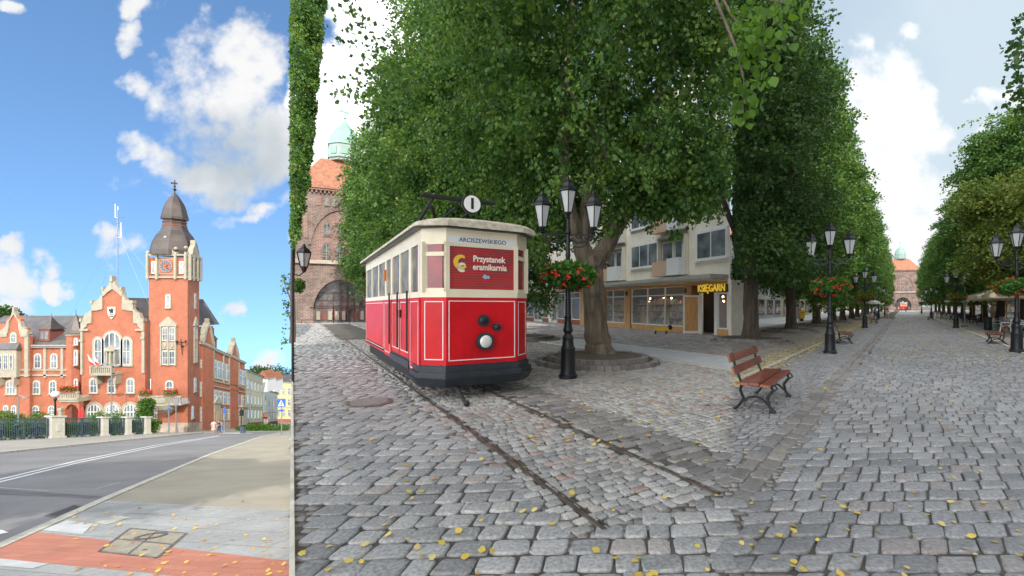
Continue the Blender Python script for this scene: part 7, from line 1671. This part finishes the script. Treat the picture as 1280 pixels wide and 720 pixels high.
person('person in pale top pushing along beside the dark dressed walker',gld(276.5,57.6),-1.0,'clothbeige','clothblue',h=1.6)

# ================================================================== FALLEN LEAVES
def scatter(name, lab, n, gen, m, size, seed, zf=lambda x,y: 0*x+.012):
    rng = np.random.default_rng(seed); X, Y = gen(rng, n); Z = zf(X,Y); k = len(X); a = rng.uniform(0,6.28,k); s = size*rng.uniform(.5,1.15,k)
    t = np.stack([np.cos(a),np.sin(a),rng.uniform(-.05,.35,k)],1); q = np.stack([-np.sin(a),np.cos(a),rng.uniform(-.3,.3,k)],1); C = np.stack([X,Y,Z],1); L_ = s[:,None]
    V = np.stack([C,C+.3*L_*t+.42*L_*q,C+.7*L_*t+.3*L_*q,C+L_*t,C+.7*L_*t-.3*L_*q,C+.3*L_*t-.42*L_*q],1); V[:,:,2] = np.maximum(V[:,:,2],Z[:,None]-.002); V = V.reshape(-1,3)
    b = (np.arange(k)*6)[:,None]; Q = np.concatenate([b+np.array([[0,1,2,3]]),b+np.array([[0,3,4,5]])],0); o = npmesh(name,V,Q,m); tag(o,lab,'leaves',None,'stuff'); return o
def gen_px(x0,x1,y0,y1,pw_=1.0):
    def g_(rng,n): px = rng.uniform(x0,x1,n); py = y0+(y1-y0)*rng.uniform(0,1,n)**pw_; d = F*EYE/(py-HY); return (px-CX)*d/F, d
    return g_
def gen_hill(x0,x1,y0,y1):
    def g_(rng,n): px = rng.uniform(x0,x1,n); py = y0+(y1-y0)*rng.uniform(0,1,n)**.8; d = F*(EYE+DROP)/(py-HL); return (px-CX)*d/F, d
    return g_
def gen_pr(l0,l1,a0,a1,pw_=1.0,lim=BX):
    def g_(rng,n):
        l = rng.uniform(l0,l1,n); a = a0+(a1-a0)*rng.uniform(0,1,n)**pw_; X = PV[0]*l+PA[0]*a; Y = PV[1]*l+PA[1]*a; k = (X/Y > lim)&(Y > 1); return X[k], Y[k]
    return g_
scatter('fallen_leaves','yellow fallen leaves scattered over the square in front of the tram',120,gen_px(372,914,440,760,.85),'fallen',.06,1)
scatter('fallen_leaves','yellow fallen leaves gathered by the lamp post and tree ring',130,gen_px(660,914,455,560,1.1),'fallen',.065,2)
scatter('fallen_leaves','yellow fallen leaves scattered over the near promenade cobbles',120,gen_px(918,1285,425,760,.8),'fallen',.055,3)
scatter('fallen_leaves','yellow leaf drift along the left promenade kerb',4200,gen_pr(-3.6,-2.6,9,70,1.2),'fallen',.075,4)
scatter('fallen_leaves','yellow leaves thinly spread over the left verge and cobbles',1500,gen_pr(-8.5,-1.0,9,80,1.2),'fallen',.07,5)
scatter('fallen_leaves','yellow leaves spread along the right side of the promenade',3000,gen_pr(-.5,4.2,17,80,1.2),'fallen',.07,6)
scatter('fallen_leaves','orange fallen leaves on the grey and red pavement of the left street',170,gen_hill(90,362,622,760),'fallenbrown',.09,7,lambda x,y: -DROP-SLOPE*y+.028)
# ================================================================== unseen tall block added behind the camera on the right to shade the square
k_ = SUNH; left = Vector((-k_.x,-k_.y,0)); rgt = Vector((left.y*-1,left.x,0))
if rgt.x < 0: rgt = -rgt
o0 = left*9.0+rgt*.0; t = thing('shade_block','tall plain block added unseen behind the viewer to shade the square','building',(o0.x,o0.y,0))
mb = MB(); q = [o0, o0+rgt*60, o0+rgt*60+left*14, o0+left*14]; mb.prism([(v.x,v.y,-1) for v in q],(0,0,26)); mb.build('wall','palewall',t) if 0 else None
M['palewall'] = mat('pale plastered shade block',(.62,.60,.55),.9); mb.build('wall','palewall',t)
mb = MB(); hN = [v+Vector((0,0,25)) for v in q]; r0_ = (hN[0]+hN[3])/2+Vector((0,0,3)); r1_ = (hN[1]+hN[2])/2+Vector((0,0,3)); mb.add([*hN,r0_,r1_],[(0,1,5,4),(2,3,4,5),(3,0,4),(1,2,5)]); mb.build('roof','tile',t)
Fch = Fac((q[0].x,q[0].y),(q[1].x,q[1].y))
for i in range(10):
    mb = MB(); n_s = -1 if Fch.N.dot(left) < 0 else 1; u = 3+i*5.6
    Fch.slab(mb,shape(u-1,u+1,6,20,1),.0,.1) if Fch.N.dot(left) < 0 else Fch.slab(mb,shape(u-1,u+1,6,20,1),-.1,.0)
    mb.build('tall_window','glass',t)
